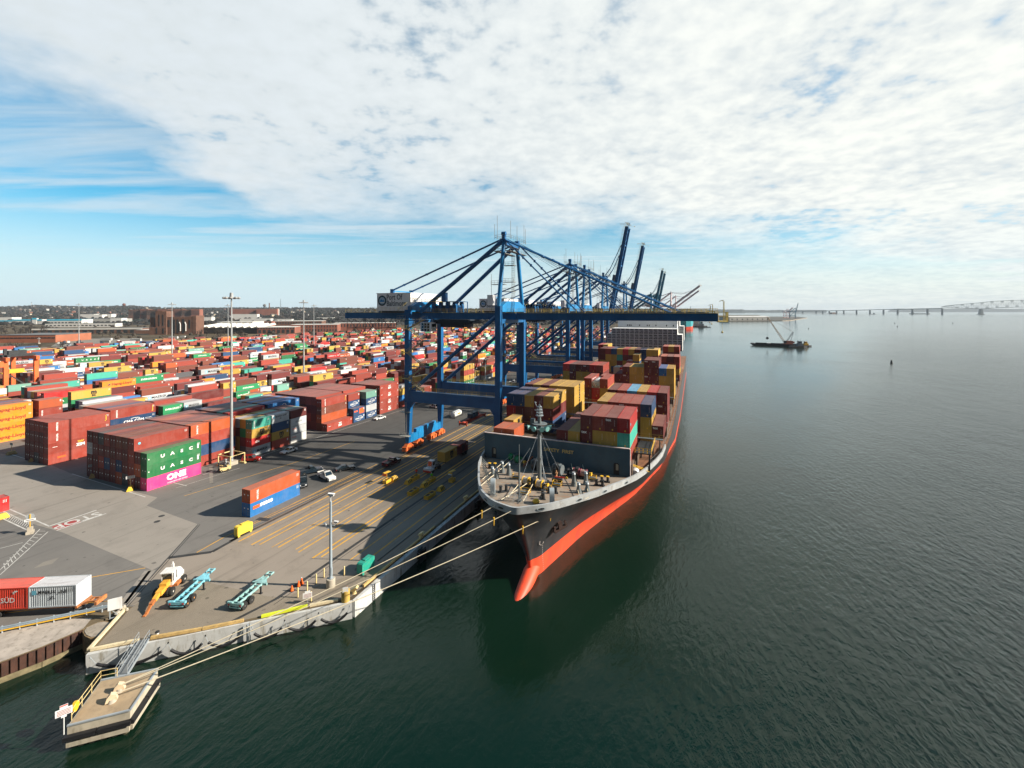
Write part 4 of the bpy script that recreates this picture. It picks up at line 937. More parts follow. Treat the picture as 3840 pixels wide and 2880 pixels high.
def hang_spreader(T,x,zs,y=9.0):
    mb=MB()
    for dx in (-1.2,1.2):
        for dy in (-2.2,-1.2,1.2,2.2): mb.path([(x+dx,y+dy,zs+1.8),(-18+dx,y+dy*1.0,38)] if False else [(x+dx,y+dy,zs+1.8),(x+dx,y+dy,37)],.03,4)
    mb.build('hoist_rope',M_CABLE,T)
    mb=MB(); mb.box(x-.9,x+.9,y-6.1,y+6.1,zs,zs+.18); mb.box(x-.55,x+.55,y-3.6,y+3.6,zs+.1,zs+.75); mb.box(x-.35,x+.35,y+3.4,y+6.0,zs+.1,zs+.6); mb.box(x-.35,x+.35,y-6.0,y-3.4,zs+.1,zs+.6)
    for e in (-6.1,6.1):
        mb.box(x-1.2,x+1.2,y+e-.2,y+e+.2,zs-.1,zs+.5)
        for s in (-1.2,1.2): mb.box(x+s-.12,x+s+.12,y+e-.12,y+e+.12,zs-.45,zs+.9)
    sp=mb.build('spreader',mat('spreader_red',(0.42,0.06,0.03),0.6,0.25,0.8,dirt=((0.05,0.02,0.02),0.6)),T)
    mb=MB(); mb.box(x-.85,x+.85,y-1.9,y+1.9,zs+.9,zs+1.6); mb.box(x-.6,x+.5,y+.4,y+1.8,zs+1.6,zs+2.1)
    for e in (-1.7,1.7): mb.tube((x-.7,y+e,zs+1.9),(x+.7,y+e,zs+1.9),.45,n=12)
    mb.build('headblock',mat('headblock_dark',(0.05,0.07,0.09),0.6,0.3),sp)
GRP='blue gantry cranes along the quay'
C1=thing('gantry_crane','nearest blue gantry crane, boom lowered over the bow of the moored ship','crane',(-49.4,110.3,0),group=GRP); crane(C1)
C2=dup(C1,(-49.4,181.5,0),label='second blue gantry crane along the quay, boom lowered, just behind the nearest one')
C3=dup(C1,(-49.4,208.5,0),label='third blue gantry crane along the quay, boom lowered, close behind the second one')
hang_spreader(C1,-12.6,9.0)
C4=thing('gantry_crane','tall blue gantry crane with its boom raised, nearer of the two upright dark blue booms','crane',(-49.4,256,0),group=GRP); crane(C4,raised=R(79))
dup(C4,(-49.4,339,0),label='blue gantry crane with its boom raised, smaller upright boom just right of the tallest one')
M_TEAL=mat('faded_teal_blue',(0.02,0.16,0.26),0.5,0.1); M_TEAL2=mat('faded_teal_bright',(0.025,0.2,0.30),0.5,0.1)
C6=thing('gantry_crane','distant teal blue gantry crane with raised boom, left one of a close pair','crane',(-49.4,560,0),group=GRP); crane(C6,raised=R(79),blue=M_TEAL,bright=M_TEAL2,detail=False,fat=1.4)
dup(C6,(-49.4,605,0),label='distant teal blue gantry crane with raised boom, right one of a close pair')
M_PINK=mat('faded_pinkish_white',(0.80,0.66,0.68),0.6,0.05); 
C8=thing('gantry_crane','far pinkish white gantry crane, boom raised halfway, larger of two','crane',(-46,978,0),group='pale cranes at the far berth'); crane(C8,raised=R(38),blue=M_PINK,bright=M_PINK,detail=False,fat=2.0); C8.scale=(1.28,1.28,1.28)
dup(C8,(-46,1230,0),label='far pinkish white gantry crane, boom raised halfway, smaller and behind its twin')
# ================================================================ CONTAINERS
COL=dict(r=(0.30,0.045,0.028),d=(0.14,0.021,0.020),b=(0.18,0.048,0.028),o=(0.44,0.085,0.022),R=(0.43,0.018,0.018),y=(0.50,0.31,0.052),n=(0.010,0.055,0.15),
 u=(0.018,0.16,0.43),l=(0.07,0.36,0.58),g=(0.47,0.50,0.52),w=(0.70,0.70,0.67),e=(0.008,0.24,0.085),s=(0.012,0.17,0.055),t=(0.05,0.40,0.31),k=(0.07,0.075,0.085),
 p=(0.78,0.045,0.22),h=(0.74,0.24,0.010),m=(0.16,0.36,0.29),a=(0.52,0.49,0.40),v=(0.13,0.06,0.07))
CNAME=dict(r='rust red',d='maroon',b='brown red',o='orange red',R='bright red',y='yellow',n='navy blue',u='mid blue',l='sky blue',g='pale grey',w='white',e='bright green',s='dark green',t='turquoise',k='charcoal',p='hot pink',h='amber orange',m='faded sea green',a='cream',v='dusky purple')
def cmat(name,roof=False):
    m=bpy.data.materials.new(name); m.use_nodes=True; t=NT(m.node_tree); b=t.n['Principled BSDF']
    oi=t.new('ShaderNodeObjectInfo'); tc=t.new('ShaderNodeTexCoord'); o=tc.outputs['Object']
    off=t.vmath('ADD',o,t.vmath('SCALE',t.vmath('ADD',(1,2,3),(0,0,0)),t.math('MULTIPLY',oi.outputs['Random'],40)))
    n=t.noise(off,0.35,5,0.65); c=oi.outputs['Color']
    lite=t.mix(0.09,c,(0.55,0.45,0.42)); dark=t.mix(0.30,c,(0.03,0.02,0.018))
    c2=t.mix(t.sm(n,0.34,0.68),c,lite)
    mp=t.new('ShaderNodeMapping'); t.l.new(off,mp.inputs[0]); mp.inputs['Scale'].default_value=(1.5,1.5,0.18)
    c2=t.mix(t.math('MULTIPLY',t.sm(t.noise(mp.outputs[0],1.6,6,0.7),0.50,0.70),0.5),c2,dark)
    c2=t.mix(t.math('MULTIPLY',t.sm(t.noise(off,2.2,5,0.75),0.64,0.70),0.5),c2,(0.10,0.035,0.018))
    if roof:
        c2=t.mix(0.26,c2,(0.40,0.27,0.23)); mp2=t.new('ShaderNodeMapping'); t.l.new(off,mp2.inputs[0]); mp2.inputs['Scale'].default_value=(2.0,.25,1)
        c2=t.mix(t.math('MULTIPLY',t.sm(t.noise(mp2.outputs[0],1.2,5,0.7),0.45,0.75),0.45),c2,(0.16,0.10,0.08))
    t.l.new(c2,b.inputs['Base Color']); b.inputs['Roughness'].default_value=0.62 if not roof else .8; b.inputs['Specular IOR Level'].default_value=0.3
    return m
CM=cmat('container_paint'); CRF=cmat('container_roof_paint',True); M_LOCK=mat('locking_bar_steel',(0.19,0.18,0.17),0.6,0.2,2.0)
def corr(mb,L,h0,h1,place,pitch=.28,depth=.036,mi=0):
    """trapezoid corrugated sheet: place(u,d,h) maps along-length, depth, height"""
    us=[]; u=0.10; 
    while u<L-.10-pitch*.5:
        us+= [(u,0),(u+pitch*.28,0),(u+pitch*.46,1),(u+pitch*.80,1)]; u+=pitch
    us.append((L-.10,0)); vs=[]
    for a,d in us: vs+= [place(a,d*depth,h0),place(a,d*depth,h1)]
    mb.add(vs,[(2*i,2*i+2,2*i+3,2*i+1) for i in range(len(us)-1)],mi)
CBODY={}
def cbody(L,H,front):
    k=(L,H,front)
    if k in CBODY: return CBODY[k]
    W=2.44; x1=W/2; mb=MB()
    corr(mb,L,.16,H-.1,lambda u,d,h:(x1-.03-d,u,h)); corr(mb,L,.16,H-.1,lambda u,d,h:(-x1+.03+d,u,h))
    corr(mb,L,-x1+.05,x1-.05,lambda u,d,h:(h,u,H-.03-d*.6),mi=1)
    ends=[L] if not front else [L,0]
    for e in ends: corr(mb,W,.16,H-.1,(lambda u,d,h:(-x1+u,L-.03-d,h)) if e else (lambda u,d,h:(-x1+u,.03+d,h)))
    for x in (-x1,x1-.16):
        for y in (0,L-.16): mb.box(x,x+.16,y,y+.16,0,H)
    for x in (-x1+.003,x1-.063):
        mb.box(x,x+.06,.16,L-.16,.0,.17); mb.box(x,x+.06,.16,L-.16,H-.11,H-.005)
    for y in (.003,L-.063): mb.box(-x1+.16,x1-.16,y,y+.06,0,.17); mb.box(-x1+.16,x1-.16,y,y+.06,H-.12,H-.005)
    me=mb.mesh('body'); bm=bmesh.new(); bm.from_mesh(me); bmesh.ops.recalc_face_normals(bm,faces=bm.faces); bm.to_mesh(me); bm.free()
    me.materials.append(CM); me.materials.append(CRF); CBODY[k]=me; return me
CDOOR={}
def cdoor(H):
    if H in CDOOR: return CDOOR[H]
    mb=MB(); x1=1.22
    for s in (-1,1):
        a,b=(-1.05,-.01) if s<0 else (.01,1.05)
        for k in range(5): z0=.18+k*(H-.33)/5; mb.box(a,b,.055 if k%2 else .075,.10,z0,z0+(H-.33)/5-.02)
        mb.box(a,b,.09,.12,.17,H-.12)
        for xx in (s*.33,s*.82): mb.tube((xx,.03,.1),(xx,.03,H-.08),.024,n=5,mi=1); mb.box(xx-.12,xx+.12,.0,.04,1.15,1.2,1)
        mb.box(s*.5-.16,s*.5+.16,.045,.052,1.5,1.75,2)
    me=mb.mesh('door'); me.materials.append(CM); me.materials.append(M_LOCK); me.materials.append(M_WRITE); CDOOR[H]=me; return me
M_BLKL=mat('black_lettering',(0.015,0.017,0.02),0.6,0.05); M_LBLU=mat('pale_blue_panel',(0.16,0.50,0.66),0.6,0.05); M_MARL=mat('maroon_lettering',(0.22,0.02,0.015),0.6,0.05); M_GOLD=mat('gold_lettering',(0.75,0.45,0.05),0.6,0.05); M_ORL=mat('orange_panel',(0.9,0.12,0.02),0.6,0.05); M_NVY=mat('navy_lettering',(0.01,0.03,0.10),0.6,0.05)
LM=[M_WRITE,M_BLKL,M_LBLU,M_MARL,M_GOLD,M_ORL,M_NVY]
def logo_geo(mb,lg,L,H,x=1.24,org=(0,0,0),cm=None):
    """writing on the long side that faces +x"""
    ux=(0,1,0); uz=(0,0,1); ox,oy,oz=org; c=lambda i: None if cm is None else cm[i]
    P=lambda s,size,y,z,mi,b=.02,al='CENTER',xs=1.0,sh=0.0: put_text(mb,s,size,(ox+x,oy+y,oz+z),ux,uz,b,al,sh,xs,mi,c(mi))
    Q=lambda pts,y,z,mi: polyq(mb,pts,(ox+x,oy+y,oz+z),ux,uz,mi,c(mi))
    big=L>8; m=L/2; k=H/2.7
    def star(y,z,r):
        Q([(-r,-r),(r,-r),(r,r),(-r,r)],y,z,2); pts=[]
        for i in range(14): a=math.pi*i/7; rr=r*(.85 if i%2==0 else .34); pts.append((rr*math.cos(a),rr*math.sin(a)))
        polyq(mb,pts,(ox+x+.012,oy+y,oz+z),ux,uz,0,c(0))
    if lg=='MAERSK':
        if big: star(L*.24,H*.5,.72*k); P('MAERSK',1.55*k,L*.30,H*.5,1,.025,'LEFT',1.12)
        else: star(L*.14,H*.45,.5*k); P('MAERSK',1.0*k,L*.27,H*.5,1,.025,'LEFT',1.0)
    elif lg=='SEALAND': P('MAERSK',.7,m,H*.62,1,.02); P('SEALAND',.7,m,H*.36,1,.02)
    elif lg=='MLINE': Q([(-.3,-.3),(.3,-.3),(.3,.3),(-.3,.3)],L*.12,H*.72,2); P('MAERSK LINE',.62,L*.2,H*.72,1,.02,'LEFT'); P('JZL',.5,L*.5,H*.45,1,.03); [Q([(-.035,-.3),(.035,-.3),(.035,.3),(-.035,.3)],L*.8+i*.25,H*.8,1) for i in range(4)]
    elif lg in('MSC','MSCY','MSCV'):
        mi=4 if lg=='MSCY' else 1
        if lg=='MSCV':  # reads downwards
            put_text(mb,'m',2.5,(ox+x,oy+L*.5,oz+H*.66),(0,0,-1),(0,1,0),.04,'CENTER',0,1.1,mi,c(mi)); put_text(mb,'sc',1.9,(ox+x,oy+L*.5,oz+H*.24),(0,0,-1),(0,1,0),.03,'CENTER',0,.9,mi,c(mi))
        else: P('m',2.1*k,L*.55,H*.68,mi,.05,'CENTER',1.0); P('sc',1.45*k,L*.55,H*.28,mi,.035)
    elif lg=='HAPAG': 
        if L>12.3: P('Hapag-Lloyd',1.5*k,L*.56,H*.5,3,.02)
        else: P('Hapag-Lloyd',1.35*k,L*.57,H*.5,3,.02); Q([(-.5,-.3),(.1,-.3),(.5,.3),(-.1,.3)],L*.2,H*.5,6); Q([(-.1,-.35),(.3,-.35),(.6,.15),(.2,.15)],L*.2-.4,H*.5,6)
    elif lg=='UASC':
        for i,ch in enumerate('UASC'): P(ch,.95*k,L*(.27+.175*i),H*.5,0,.045,'CENTER',1.25)
        Q([(-.2,-.55),(.2,-.55),(.2,.55),(-.2,.55)],L*.935,H*.55,0); Q([(-.12,-.12),(.12,-.12),(.12,.12),(-.12,.12)],L*.03,H*.5,0)
    elif lg=='ONE': P('ONE',1.75*k,L*.52,H*.56,0,.06,'CENTER',1.1); P('OCEAN NETWORK EXPRESS',.36,L*.54,H*.13,0,.02)
    elif lg=='CMA':
        s_=1.0 if big else .86; P('CMA CGM',1.1*k*s_,L*.5,H*.45,0,.025)
        for a0,a1,dy in ((2.2,.7,0.25),(5.4,3.9,-.25)):
            pts=[(1.9*s_*math.cos(a0+(a1-a0)*i/8),.95*s_*math.sin(a0+(a1-a0)*i/8)) for i in range(9)]; pin=[(q*.93,w*.86) for q,w in reversed(pts)]
            Q(pts+pin,L*.5+dy,H*.47,0)
        if big: P('eco container',.33,L*.83,H*.55,0,.02); P('bamboo flooring',.33,L*.83,H*.4,0,.02)
    elif lg=='EVERGREEN': P('EVERGREEN',1.0*k if big else .78,m,H*.52,0,.03,'CENTER',1.15)
    elif lg=='HSUD':
        P('HAMBURG',.95*k,L*.3,H*.5,0,.01); P('SÜD',.95*k,L*.83,H*.5,0,.01)
        Q([(-1.0,.35),(-.6,.38),(.2,-.05),(1.0,-.38),(.55,-.42),(-.1,-.1)],L*.61,H*.5,0); Q([(-1.0,-.45),(-.3,-.12),(.1,.15),(.9,.5),(.25,.22),(-.3,-.05)],L*.61,H*.5,0)
    elif lg=='ZIM':
        for i in range(7): Q([(-.14,-.1),(.14,-.1),(.14,.1),(-.14,.1)],m-.55+(i%4)*.38+(0 if i<4 else .19),H*(.74 if i<4 else .64),4 if big and L>13 else 0)
        P('ZIM',.95*k,m,H*.38,0,.05,'CENTER',1.1); Q([(-.5,-.06),(.5,-.06),(.5,.06),(-.5,.06)],L*.1,H*.62,0)
    elif lg=='SEACO': Q([(-.75,-.32),(.75,-.32),(.75,.32),(-.75,.32)],L*.11,H*.62,5); P('seaco',1.25,L*.18,H*.66,0,.05,'LEFT',1.05)
    elif lg=='CAI': P('CAI',.8,L*(.12 if big else .3),H*.5,0,.05)
    elif lg=='ACL': P('ACL',.8,L*.5,H*.5,0,.05,'CENTER',1,.3)
    elif lg=='CHINA': P('CHINA SHIPPING',.62,L*.55,H*.6,0,.02)
    elif lg=='OOCL': P('OOCL',.55,L*.22,H*.7,5,.03)
    elif lg=='SAFM': P('Safmarine',1.0,L*.5,H*.5,0,.01,'CENTER',1,.3)
    elif lg=='COSCO': P('COSCO',.7,L*.5,H*.5,1,.03)
    elif lg=='GLOBE': disc(mb,(ox+x,oy+m,oz+H*.5),ux,uz,.75,16,0,.6,c(0)); P('CRONOS',.45,m,H*.5,0,.03)
    elif lg=='SUD2': P('SÜD',.95,L*.6,H*.42,0,.01); Q([(-1.0,.35),(-.6,.38),(.2,-.05),(1.0,-.38),(.55,-.42),(-.1,-.1)],L*.3,H*.42,0); Q([(-1.0,-.45),(-.3,-.12),(.1,.15),(.9,.5),(.25,.22),(-.3,-.05)],L*.3,H*.42,0); Q([(-.5,.12),(.5,.12),(.5,.25),(.1,.25),(.1,-.2),(-.1,-.2),(-.1,.1)],L*.72,H*.78,0)
    elif lg=='DIAM': disc(mb,(ox+x,oy+L*.09,oz+H*.55),ux,uz,.3,12,2,0,c(2))
    elif lg=='PATCH': Q([(-1.3,-.95),(1.3,-.95),(1.3,.95),(-1.3,.95)],L*.72,H*.5,5); Q([(-.9,-.3),(.9,-.3),(.9,.2),(-.9,.2)],L*.2,H*.6,5)
    if lg in('VERT','VERT2'):
        put_text(mb,'TRITON' if lg=='VERT' else 'FLORENS',.55,(ox+x,oy+L*.13,oz+H*.5),(0,0,-1),(0,1,0),.03,'CENTER',0,1,0,c(0))
        if lg=='VERT2': Q([(-.1,-.9),(.1,-.9),(.1,.9),(-.1,.9)],L*.93,H*.5,4); Q([(-.3,-.9),(.1,-.9),(.1,-.7),(-.3,-.7)],L*.93,H*.5,4)
    # small marks that every box carries at its far upper corner
    if lg not in('ONE','MLINE','SUD2'):
        for i in range(3): Q([(-.03,-.3),(.03,-.3),(.03,.3),(-.03,.3)],L-.45-i*.22,H*.74,0)
LMESH={}
def logo_mesh(lg,L,H):
    k=(lg,L,H)
    if k not in LMESH:
        mb=MB(); logo_geo(mb,lg,L,H); me=mb.mesh('lettering'); [me.materials.append(q) for q in LM]; LMESH[k]=me
    return LMESH[k]
EMESH={}
def end_mesh(kind,H):
    """writing on the end wall that faces -y"""
    if (kind,H) in EMESH: return EMESH[(kind,H)]
    mb=MB(); ux=(1,0,0); uz=(0,0,1)
    if kind=='tex': put_text(mb,'tex',.8,(-.5,-.012,H*.82),ux,uz,.03)
    for i in range(9): polyq(mb,[(-.02,-.05),(.02,-.05),(.02,.05),(-.02,.05)],(.72,-.012,H*.80-i*.14),ux,uz)
    polyq(mb,[(-.13,-.15),(.13,-.15),(.13,.15),(-.13,.15)],(.3 if kind!='y' else -.6,-.012,H*(.15 if kind!='y' else .8)),ux,uz,4)
    me=mb.mesh('end_lettering'); [me.materials.append(q) for q in LM]; EMESH[(kind,H)]=me; return me
SPECS=[]   # every box that shows: dict of place, size, colour, writing, words
def add(x,y,z,L,H,c,lg=None,where='',front=False,endk=None,face=1.0,end=0.3):
    SPECS.append(dict(x=x,y=y,z=z,L=L,H=H,c=c,lg=lg,where=where,front=front,endk=endk,face=face,end=end))
ORD=['first','second','third','fourth','fifth','sixth','seventh','eighth','ninth','tenth','eleventh','twelfth','thirteenth','fourteenth','fifteenth','sixteenth','seventeenth','eighteenth','nineteenth','twentieth','twenty first','twenty second']
def tier(k,n): return 'top tier' if k==n-1 else ('bottom tier' if k==0 else ORD[k]+' tier up')
# ---- on the ship: groups of columns, colours listed bottom to top, read from the quay towards the water
def ship_group(x0,y,z0,h,cols,place,L=12.19,pitch=2.47,logos={}):
    n=len(cols)
    for i,s in enumerate(cols):
        for k,c in enumerate(s):
            if c=='.': continue
            lg,ek=logos.get((i,k),(None,None))
            fromw=ORD[n-1-i]+' column from water'
            add(x0+pitch*(i+.5),y,z0+k*(h+.02),L,h,c,lg,tier(k,len(s))+', '+fromw+', '+place,front=True,endk=ek or ('tex' if c=='d' and (i+k)%3==0 else 'n'),face=.9,end=1.0)
ship_group(-21.6,89.1,12.0,2.88,['ddd','dyr','dyd','rtR'],'front bay on the ship',logos={(2,2):(None,'tex'),(0,1):(None,'tex'),(3,2):('DIAM',None)})
ship_group(-26.7,89.1,12.0,2.55,['dd','yy'],'low stack in the front bay')
ship_group(-41.3,95.2,11.9,2.3,['yy'],'lone stack behind the breakwater',L=6.06,logos={(0,1):('MSC',None)})
ship_group(-41.2,89.2,13.5,2.59,['o','o'],'orange pair right behind the breakwater',L=6.06)
ship_group(-44.5,104.3,12.0,2.88,['rRn','ddn','dby','ddd','ndy'],'quayside stack of the second bay',logos={(3,1):(None,'tex'),(4,2):('MSCV',None),(4,0):('DIAM',None)})
ship_group(-29.0,104.3,12.0,2.88,['v','k'],'low gap in the second bay')
ship_group(-21.3,104.3,12.0,2.88,['yyy','ddr','ddr','ddr','yyn'],'water side of the second bay',logos={(2,2):(None,'tex'),(4,1):('MSCV',None)})
ship_group(-8.9,104.3,13.2,2.88,['d'],'edge of the second bay, above the side deck')
ship_group(-45.6,120.5,12.0,2.88,['ddd','yyy','ddd','yyy','yyy','yyy'],'quayside stack of the third bay',pitch=2.45,logos={(5,k):('MSCV',None) for k in range(3)})
ship_group(-21.8,120.5,12.0,2.88,['ddd','ddr','ddl','ddy','ddR','ddd'],'water side of the third bay',pitch=2.56)
ship_group(-32.4,138,12.0,2.88,['ddr','RR','yyr'],'middle of the fourth bay',pitch=2.52)
ship_group(-24.6,142,12.0,2.55,['rr','yy'],'low pair in the fourth bay',L=6.06)
ship_group(-19.5,140,12.0,2.5,['d','g','y'],'single tier of the fourth bay',L=6.06)
ship_group(-45.0,158.5,12.0,2.57,['kyyR','yddv','dyyd','dyyd','dydR','yddr'],'quayside stack of the fifth bay')
ship_group(-29.8,151.6,12.0,2.57,['ddr'],'orange red stack of the fifth bay',L=6.06)
ship_group(-25.9,158.5,12.0,2.57,['ddd','dddd','yyyy','yyyy','ddddd','ddddd','yyyu','yyyy'],'water side of the fifth bay',pitch=2.44,logos={(4,4):(None,'tex'),(5,4):(None,'tex')})
ship_group(-29.5,176,12.0,2.57,['dda','ddR','ddyr','yynny'],'middle of the sixth bay',L=6.06)
ship_group(-13.4,176,12.0,2.57,['ddr','dyr'],'edge of the sixth bay')
ship_group(-44.6,178,12.0,2.57,['ddv','dd'],'quayside stack of the sixth bay')
ship_group(-39.6,200,12.0,2.57,['ddydd','dyyyr','dnyyn','dydty','dyydR','yyddy','ddydd','nyynn','yyyyy','yyddy'],'main row of the seventh bay',pitch=2.52)
ship_group(-13.6,200,12.0,2.57,['yddr','dyrd','dyrr'],'water side of the seventh bay',pitch=2.6)
ship_group(-44.8,222,12.0,2.57,['ddddR','ddddy'],'quayside end of the eighth bay')
ship_group(-14.0,222,12.0,2.57,['ddddr','ddddy','ddddr'],'water side of the eighth bay')
# ---- the yard
BLK=[(-117.5,10),(-161.6,9)]
xr=-204.0
while xr>-660: BLK.append((xr,7)); xr-=25.5
PAL='r'*26+'d'*24+'o'*5+'b'*10+'y'*13+'g'*14+'w'*3+'n'*5+'u'*3+'e'*3+'s'*3+'R'*4+'t'*2+'h'*2+'m'*2+'k'*1
LOGO=dict(g=('MAERSK',.9),y=('MSC',.8),e=('EVERGREEN',.9),s=('UASC',.9),h=('HAPAG',.9),n=('CMA',.45),R=('HSUD',.4),r=('ZIM',.18),d=('MSCY',.14),b=('VERT',.5),o=('HSUD',.3),m=('CHINA',.8),u=('GLOBE',.4),w=('OOCL',.2),t=('CAI',.2),k=(None,0))
fx,fy=-math.sin(R(22.4)),math.cos(R(22.4)); gx,gy=math.cos(R(22.4)),math.sin(R(22.4))
def pix(x,y,z=0):
    d=fx*x+fy*y; r=gx*x+gy*y; return (1920+1662*r/d,1164+1662*(42-z)/d,d) if d>5 else (-9e9,0,d)
HAND={}
def col_stack(xr,ci,y,L,H,cols,logos=None,place=''):
    """ci=0 is the column facing the quay; cols bottom to top"""
    return
# hand-set slots: (block, y0) -> list over columns from the quay side of (colours bottom..top, height, logos per tier)
def S(c,H=2.9,lg=(),L=12.19): return dict(c=c,H=H,lg=lg,L=L)
e8='dddd'
A0=[S('pss',2.9,('ONE','UASC','UASC')),S('dod'),S('rrrr',2.9,(None,None,'VERT','DIAM')),S('kddb'),S('ondb'),S('dddd'),S('dndr'),S('drdk'),S('dddd'),S('ddgd')]
A1=[None,None,S('rnro',2.9,('VERT',None,None,'VERT2')),S('ddrb'),S('rddr'),S('drdd'),S('ddbr'),S('rddo'),S('dddr'),S('dbdd')]
A2=[S('gRyt',2.59,('MAERSK','CAI','MSC','VERT'),6.06),S('kdey',2.59,(),6.06),S('yydg',2.59,(),6.06),S('nygy',2.59,(),6.06),S('ndrR',2.9,(None,None,None,'CAI')),S('dddt'),S('drdd'),S('dddb'),S('rddd'),S('dddn')]
A2b=[S('ryng',2.59,(None,'MSC',None,'MLINE'),6.06),S('kdyd',2.59,(),6.06),S('yyrt',2.59,(),6.06),S('dgdy',2.59,(),6.06)]
A3=[S('wggd',2.59,('OOCL','OOCL','COSCO','VERT'),6.06),S('ddrm',2.59,(),6.06),S('rdrd',2.59,(),6.06),S('grdr',2.59,(),6.06),S('dduu',2.9,(None,None,None,'GLOBE')),S('rddu'),S('ddrb'),S('dddu'),S('rdrr'),S('dddg')]
A4=[S('r',2.59,('ZIM',)),S('bobr',2.75,('VERT',None,'VERT','VERT2')),S('dddr'),S('drdr'),S('dddr'),S('ddrr'),S('rddr'),S('dddr'),S('drdd'),S('dddd')]
A5=[S('nn',2.59,('CMA','PATCH'),6.06),S('dnnr',2.59,(None,None,'CMA',None),6.06),S('ddrr'),S('ddrr'),S('rddr'),S('dddr'),S('ddrr'),S('rddb'),S('ddrr'),S('dddd')]
A5b=[S('ngnm',2.59,('CMA',None,'CMA',None),6.06),S('dddm',2.59,(),6.06)]
A6=[S('rrrr',2.9,('ZIM','ZIM','ZIM','ZIM')),S('dddr'),S('ddrr'),S('dddr'),S('dddb'),S('rddd'),S('dd'),S('ddl'),S('ddd'),S('ddr')]
B0=[S('rrrr',2.9,('PATCH','ZIM','VERT','VERT2'),13.7),S('dddr',2.9,(),13.7),S('kddr',2.9,(),13.7),S('dddr',2.9,(),13.7),S('dddr',2.9,(),13.7)]
B1=[None,S('rdnr',2.9,(None,None,'CMA','VERT2')),S('dddr'),S('drdn'),S('dddr'),S('drdr'),S('dddo'),S('ddda')]
B2=[S('ddee',2.59,(None,None,'EVERGREEN','EVERGREEN'),6.06),S('dddr',2.59,(),6.06),S('drdr'),S('dddg'),S('ddn'),S('ddo')]
B2b=[S('rrgg',2.59,(None,None,'MAERSK','MAERSK'),6.06),S('dddg',2.59,(),6.06)]
C0=[S('hhhh',2.9,('HAPAG','HAPAG','HAPAG','HAPAG')),S('dddk'),S('drdr'),S('dddn')]
C1=[S('rrro',2.9,(None,'VERT','VERT','VERT2'),6.06),S('dddo',2.9,(),6.06)]
Yd=[(0,62.8,A0),(0,75.6,A1),(0,89.1,A2),(0,95.7,A2b),(0,102.4,A3),(0,117.3,A4),(0,130.2,A5),(0,137.0,A5b),(0,145.1,A6),(1,63.0,B0),(1,78.0,B1),(1,91.0,B2),(1,97.4,B2b),(2,63.5,C0),(2,77.2,C1)]
heights={}
def put_stack(bi,ci,y,st,si,hand=True,place=None):
    xr,nc=BLK[bi]; xc=xr-1.22-2.5*ci; H=st['H']; n=len(st['c']); L=st['L']
    heights[(bi,ci,round(y))]=(y,y+L,H*n); return dict(bi=bi,ci=ci,x=xc,y=y,st=st,si=si,hand=hand)
ST=[put_stack(bi,ci,y,st,i) for i,(bi,y,cols) in enumerate(Yd) for ci,st in enumerate(cols) if st]
rg=random.Random(11)
y0s={0:158.2,1:104.2,2:89.8}
for bi,(xr,nc) in enumerate(BLK):
    y=y0s.get(bi,63.0+(bi%3)*4); si=0
    while y<880-max(0,-xr-300)*.55:
        px,py,dd=pix(xr,y+6,6)
        L=12.19 if rg.random()<.74 else 6.06
        if dd>8 and -130<px<2700 and pix(xr-8,y+6)[1]>interp([(0,1350),(300,1322),(560,1309),(900,1287),(1250,1263),(1500,1249),(1900,1234)],px) and rg.random()<.94:
            hh=rg.choice((2,2,3,3,3,4)) if y<420 else rg.choice((1,2,2,3))
            for ci in range(nc):
                n=max(1,min(4,hh+rg.choice((-2,-1,-1,0,0,0,1)))) if ci else max(1,hh+rg.choice((-1,0,0)))
                if rg.random()<.07: continue
                H=2.9 if rg.random()<.55 else 2.59
                c=''.join(rg.choice(PAL) for _ in range(n)); 
                lg=tuple((LOGO.get(q,(None,0))[0] if rg.random()<LOGO.get(q,(None,0))[1] else None) for q in c)
                if L<8: lg=tuple(q if q in('MAERSK','MSC','CMA','EVERGREEN','ZIM','CAI','VERT','OOCL') else None for q in lg)
                ST.append(put_stack(bi,ci,y,S(c,H,lg,L),si,False))
        y+=L+.45; si+=1
        if rg.random()<.06: y+=7
byblock={}
for s in ST: byblock.setdefault((s['bi'],s['ci']),[]).append(s)
def hgt(bi,ci,y):
    for s in byblock.get((bi,ci),()):
        if s['y']-.3<=y<=s['y']+s['st']['L']+.3: return s['st']['H']*len(s['st']['c'])
    return 0.0
BNAME=['quayside block','second block inland','third block inland']
for s in ST:
    st=s['st']; H=st['H']; n=len(st['c']); L=st['L']
    hs=min(hgt(s['bi'],s['ci']-1,s['y']+L*.25),hgt(s['bi'],s['ci']-1,s['y']+L*.75)); hf=hgt(s['bi'],s['ci'],s['y']-.9)
    blk=BNAME[s['bi']] if s['bi']<3 else ORD[s['bi']]+' block inland'
    for k,c in enumerate(st['c']):
        z=k*H; face=max(0,min(1,(z+H-hs)/H)); end=max(0,min(1,(z+H-hf)/H)); top=1 if k==n-1 else 0
        if face<.05 and end<.05 and not top: continue
        lg=st['lg'][k] if k<len(st['lg']) else None
        rowd=('hand%d'%s['si'] if s['hand'] else 'row%d'%s['si'])
        add(s['x'],s['y'],z+.0,L,H-.015,c,lg,(k,n,s['ci'],blk,s['y']),face=face,end=end)
def score(q):
    px,py,d=pix(q['x'],q['y']+q['L']/2,q['z'])
    if px<-60 or px>3900: return 0
    return (q['L']*(q['H']*q['face']*.75+1.2)+2.44*q['H']*q['end'])/(d*d)*(1.0 if q['face']+q['end']>.2 else .5)
for q in SPECS:
    px,py,d=pix(q['x'],q['y'],q['z']); q['sc']=score(q); q['vis']=-120<px<3960 or -120<pix(q['x'],q['y']+q['L'],q['z'])[0]<3960
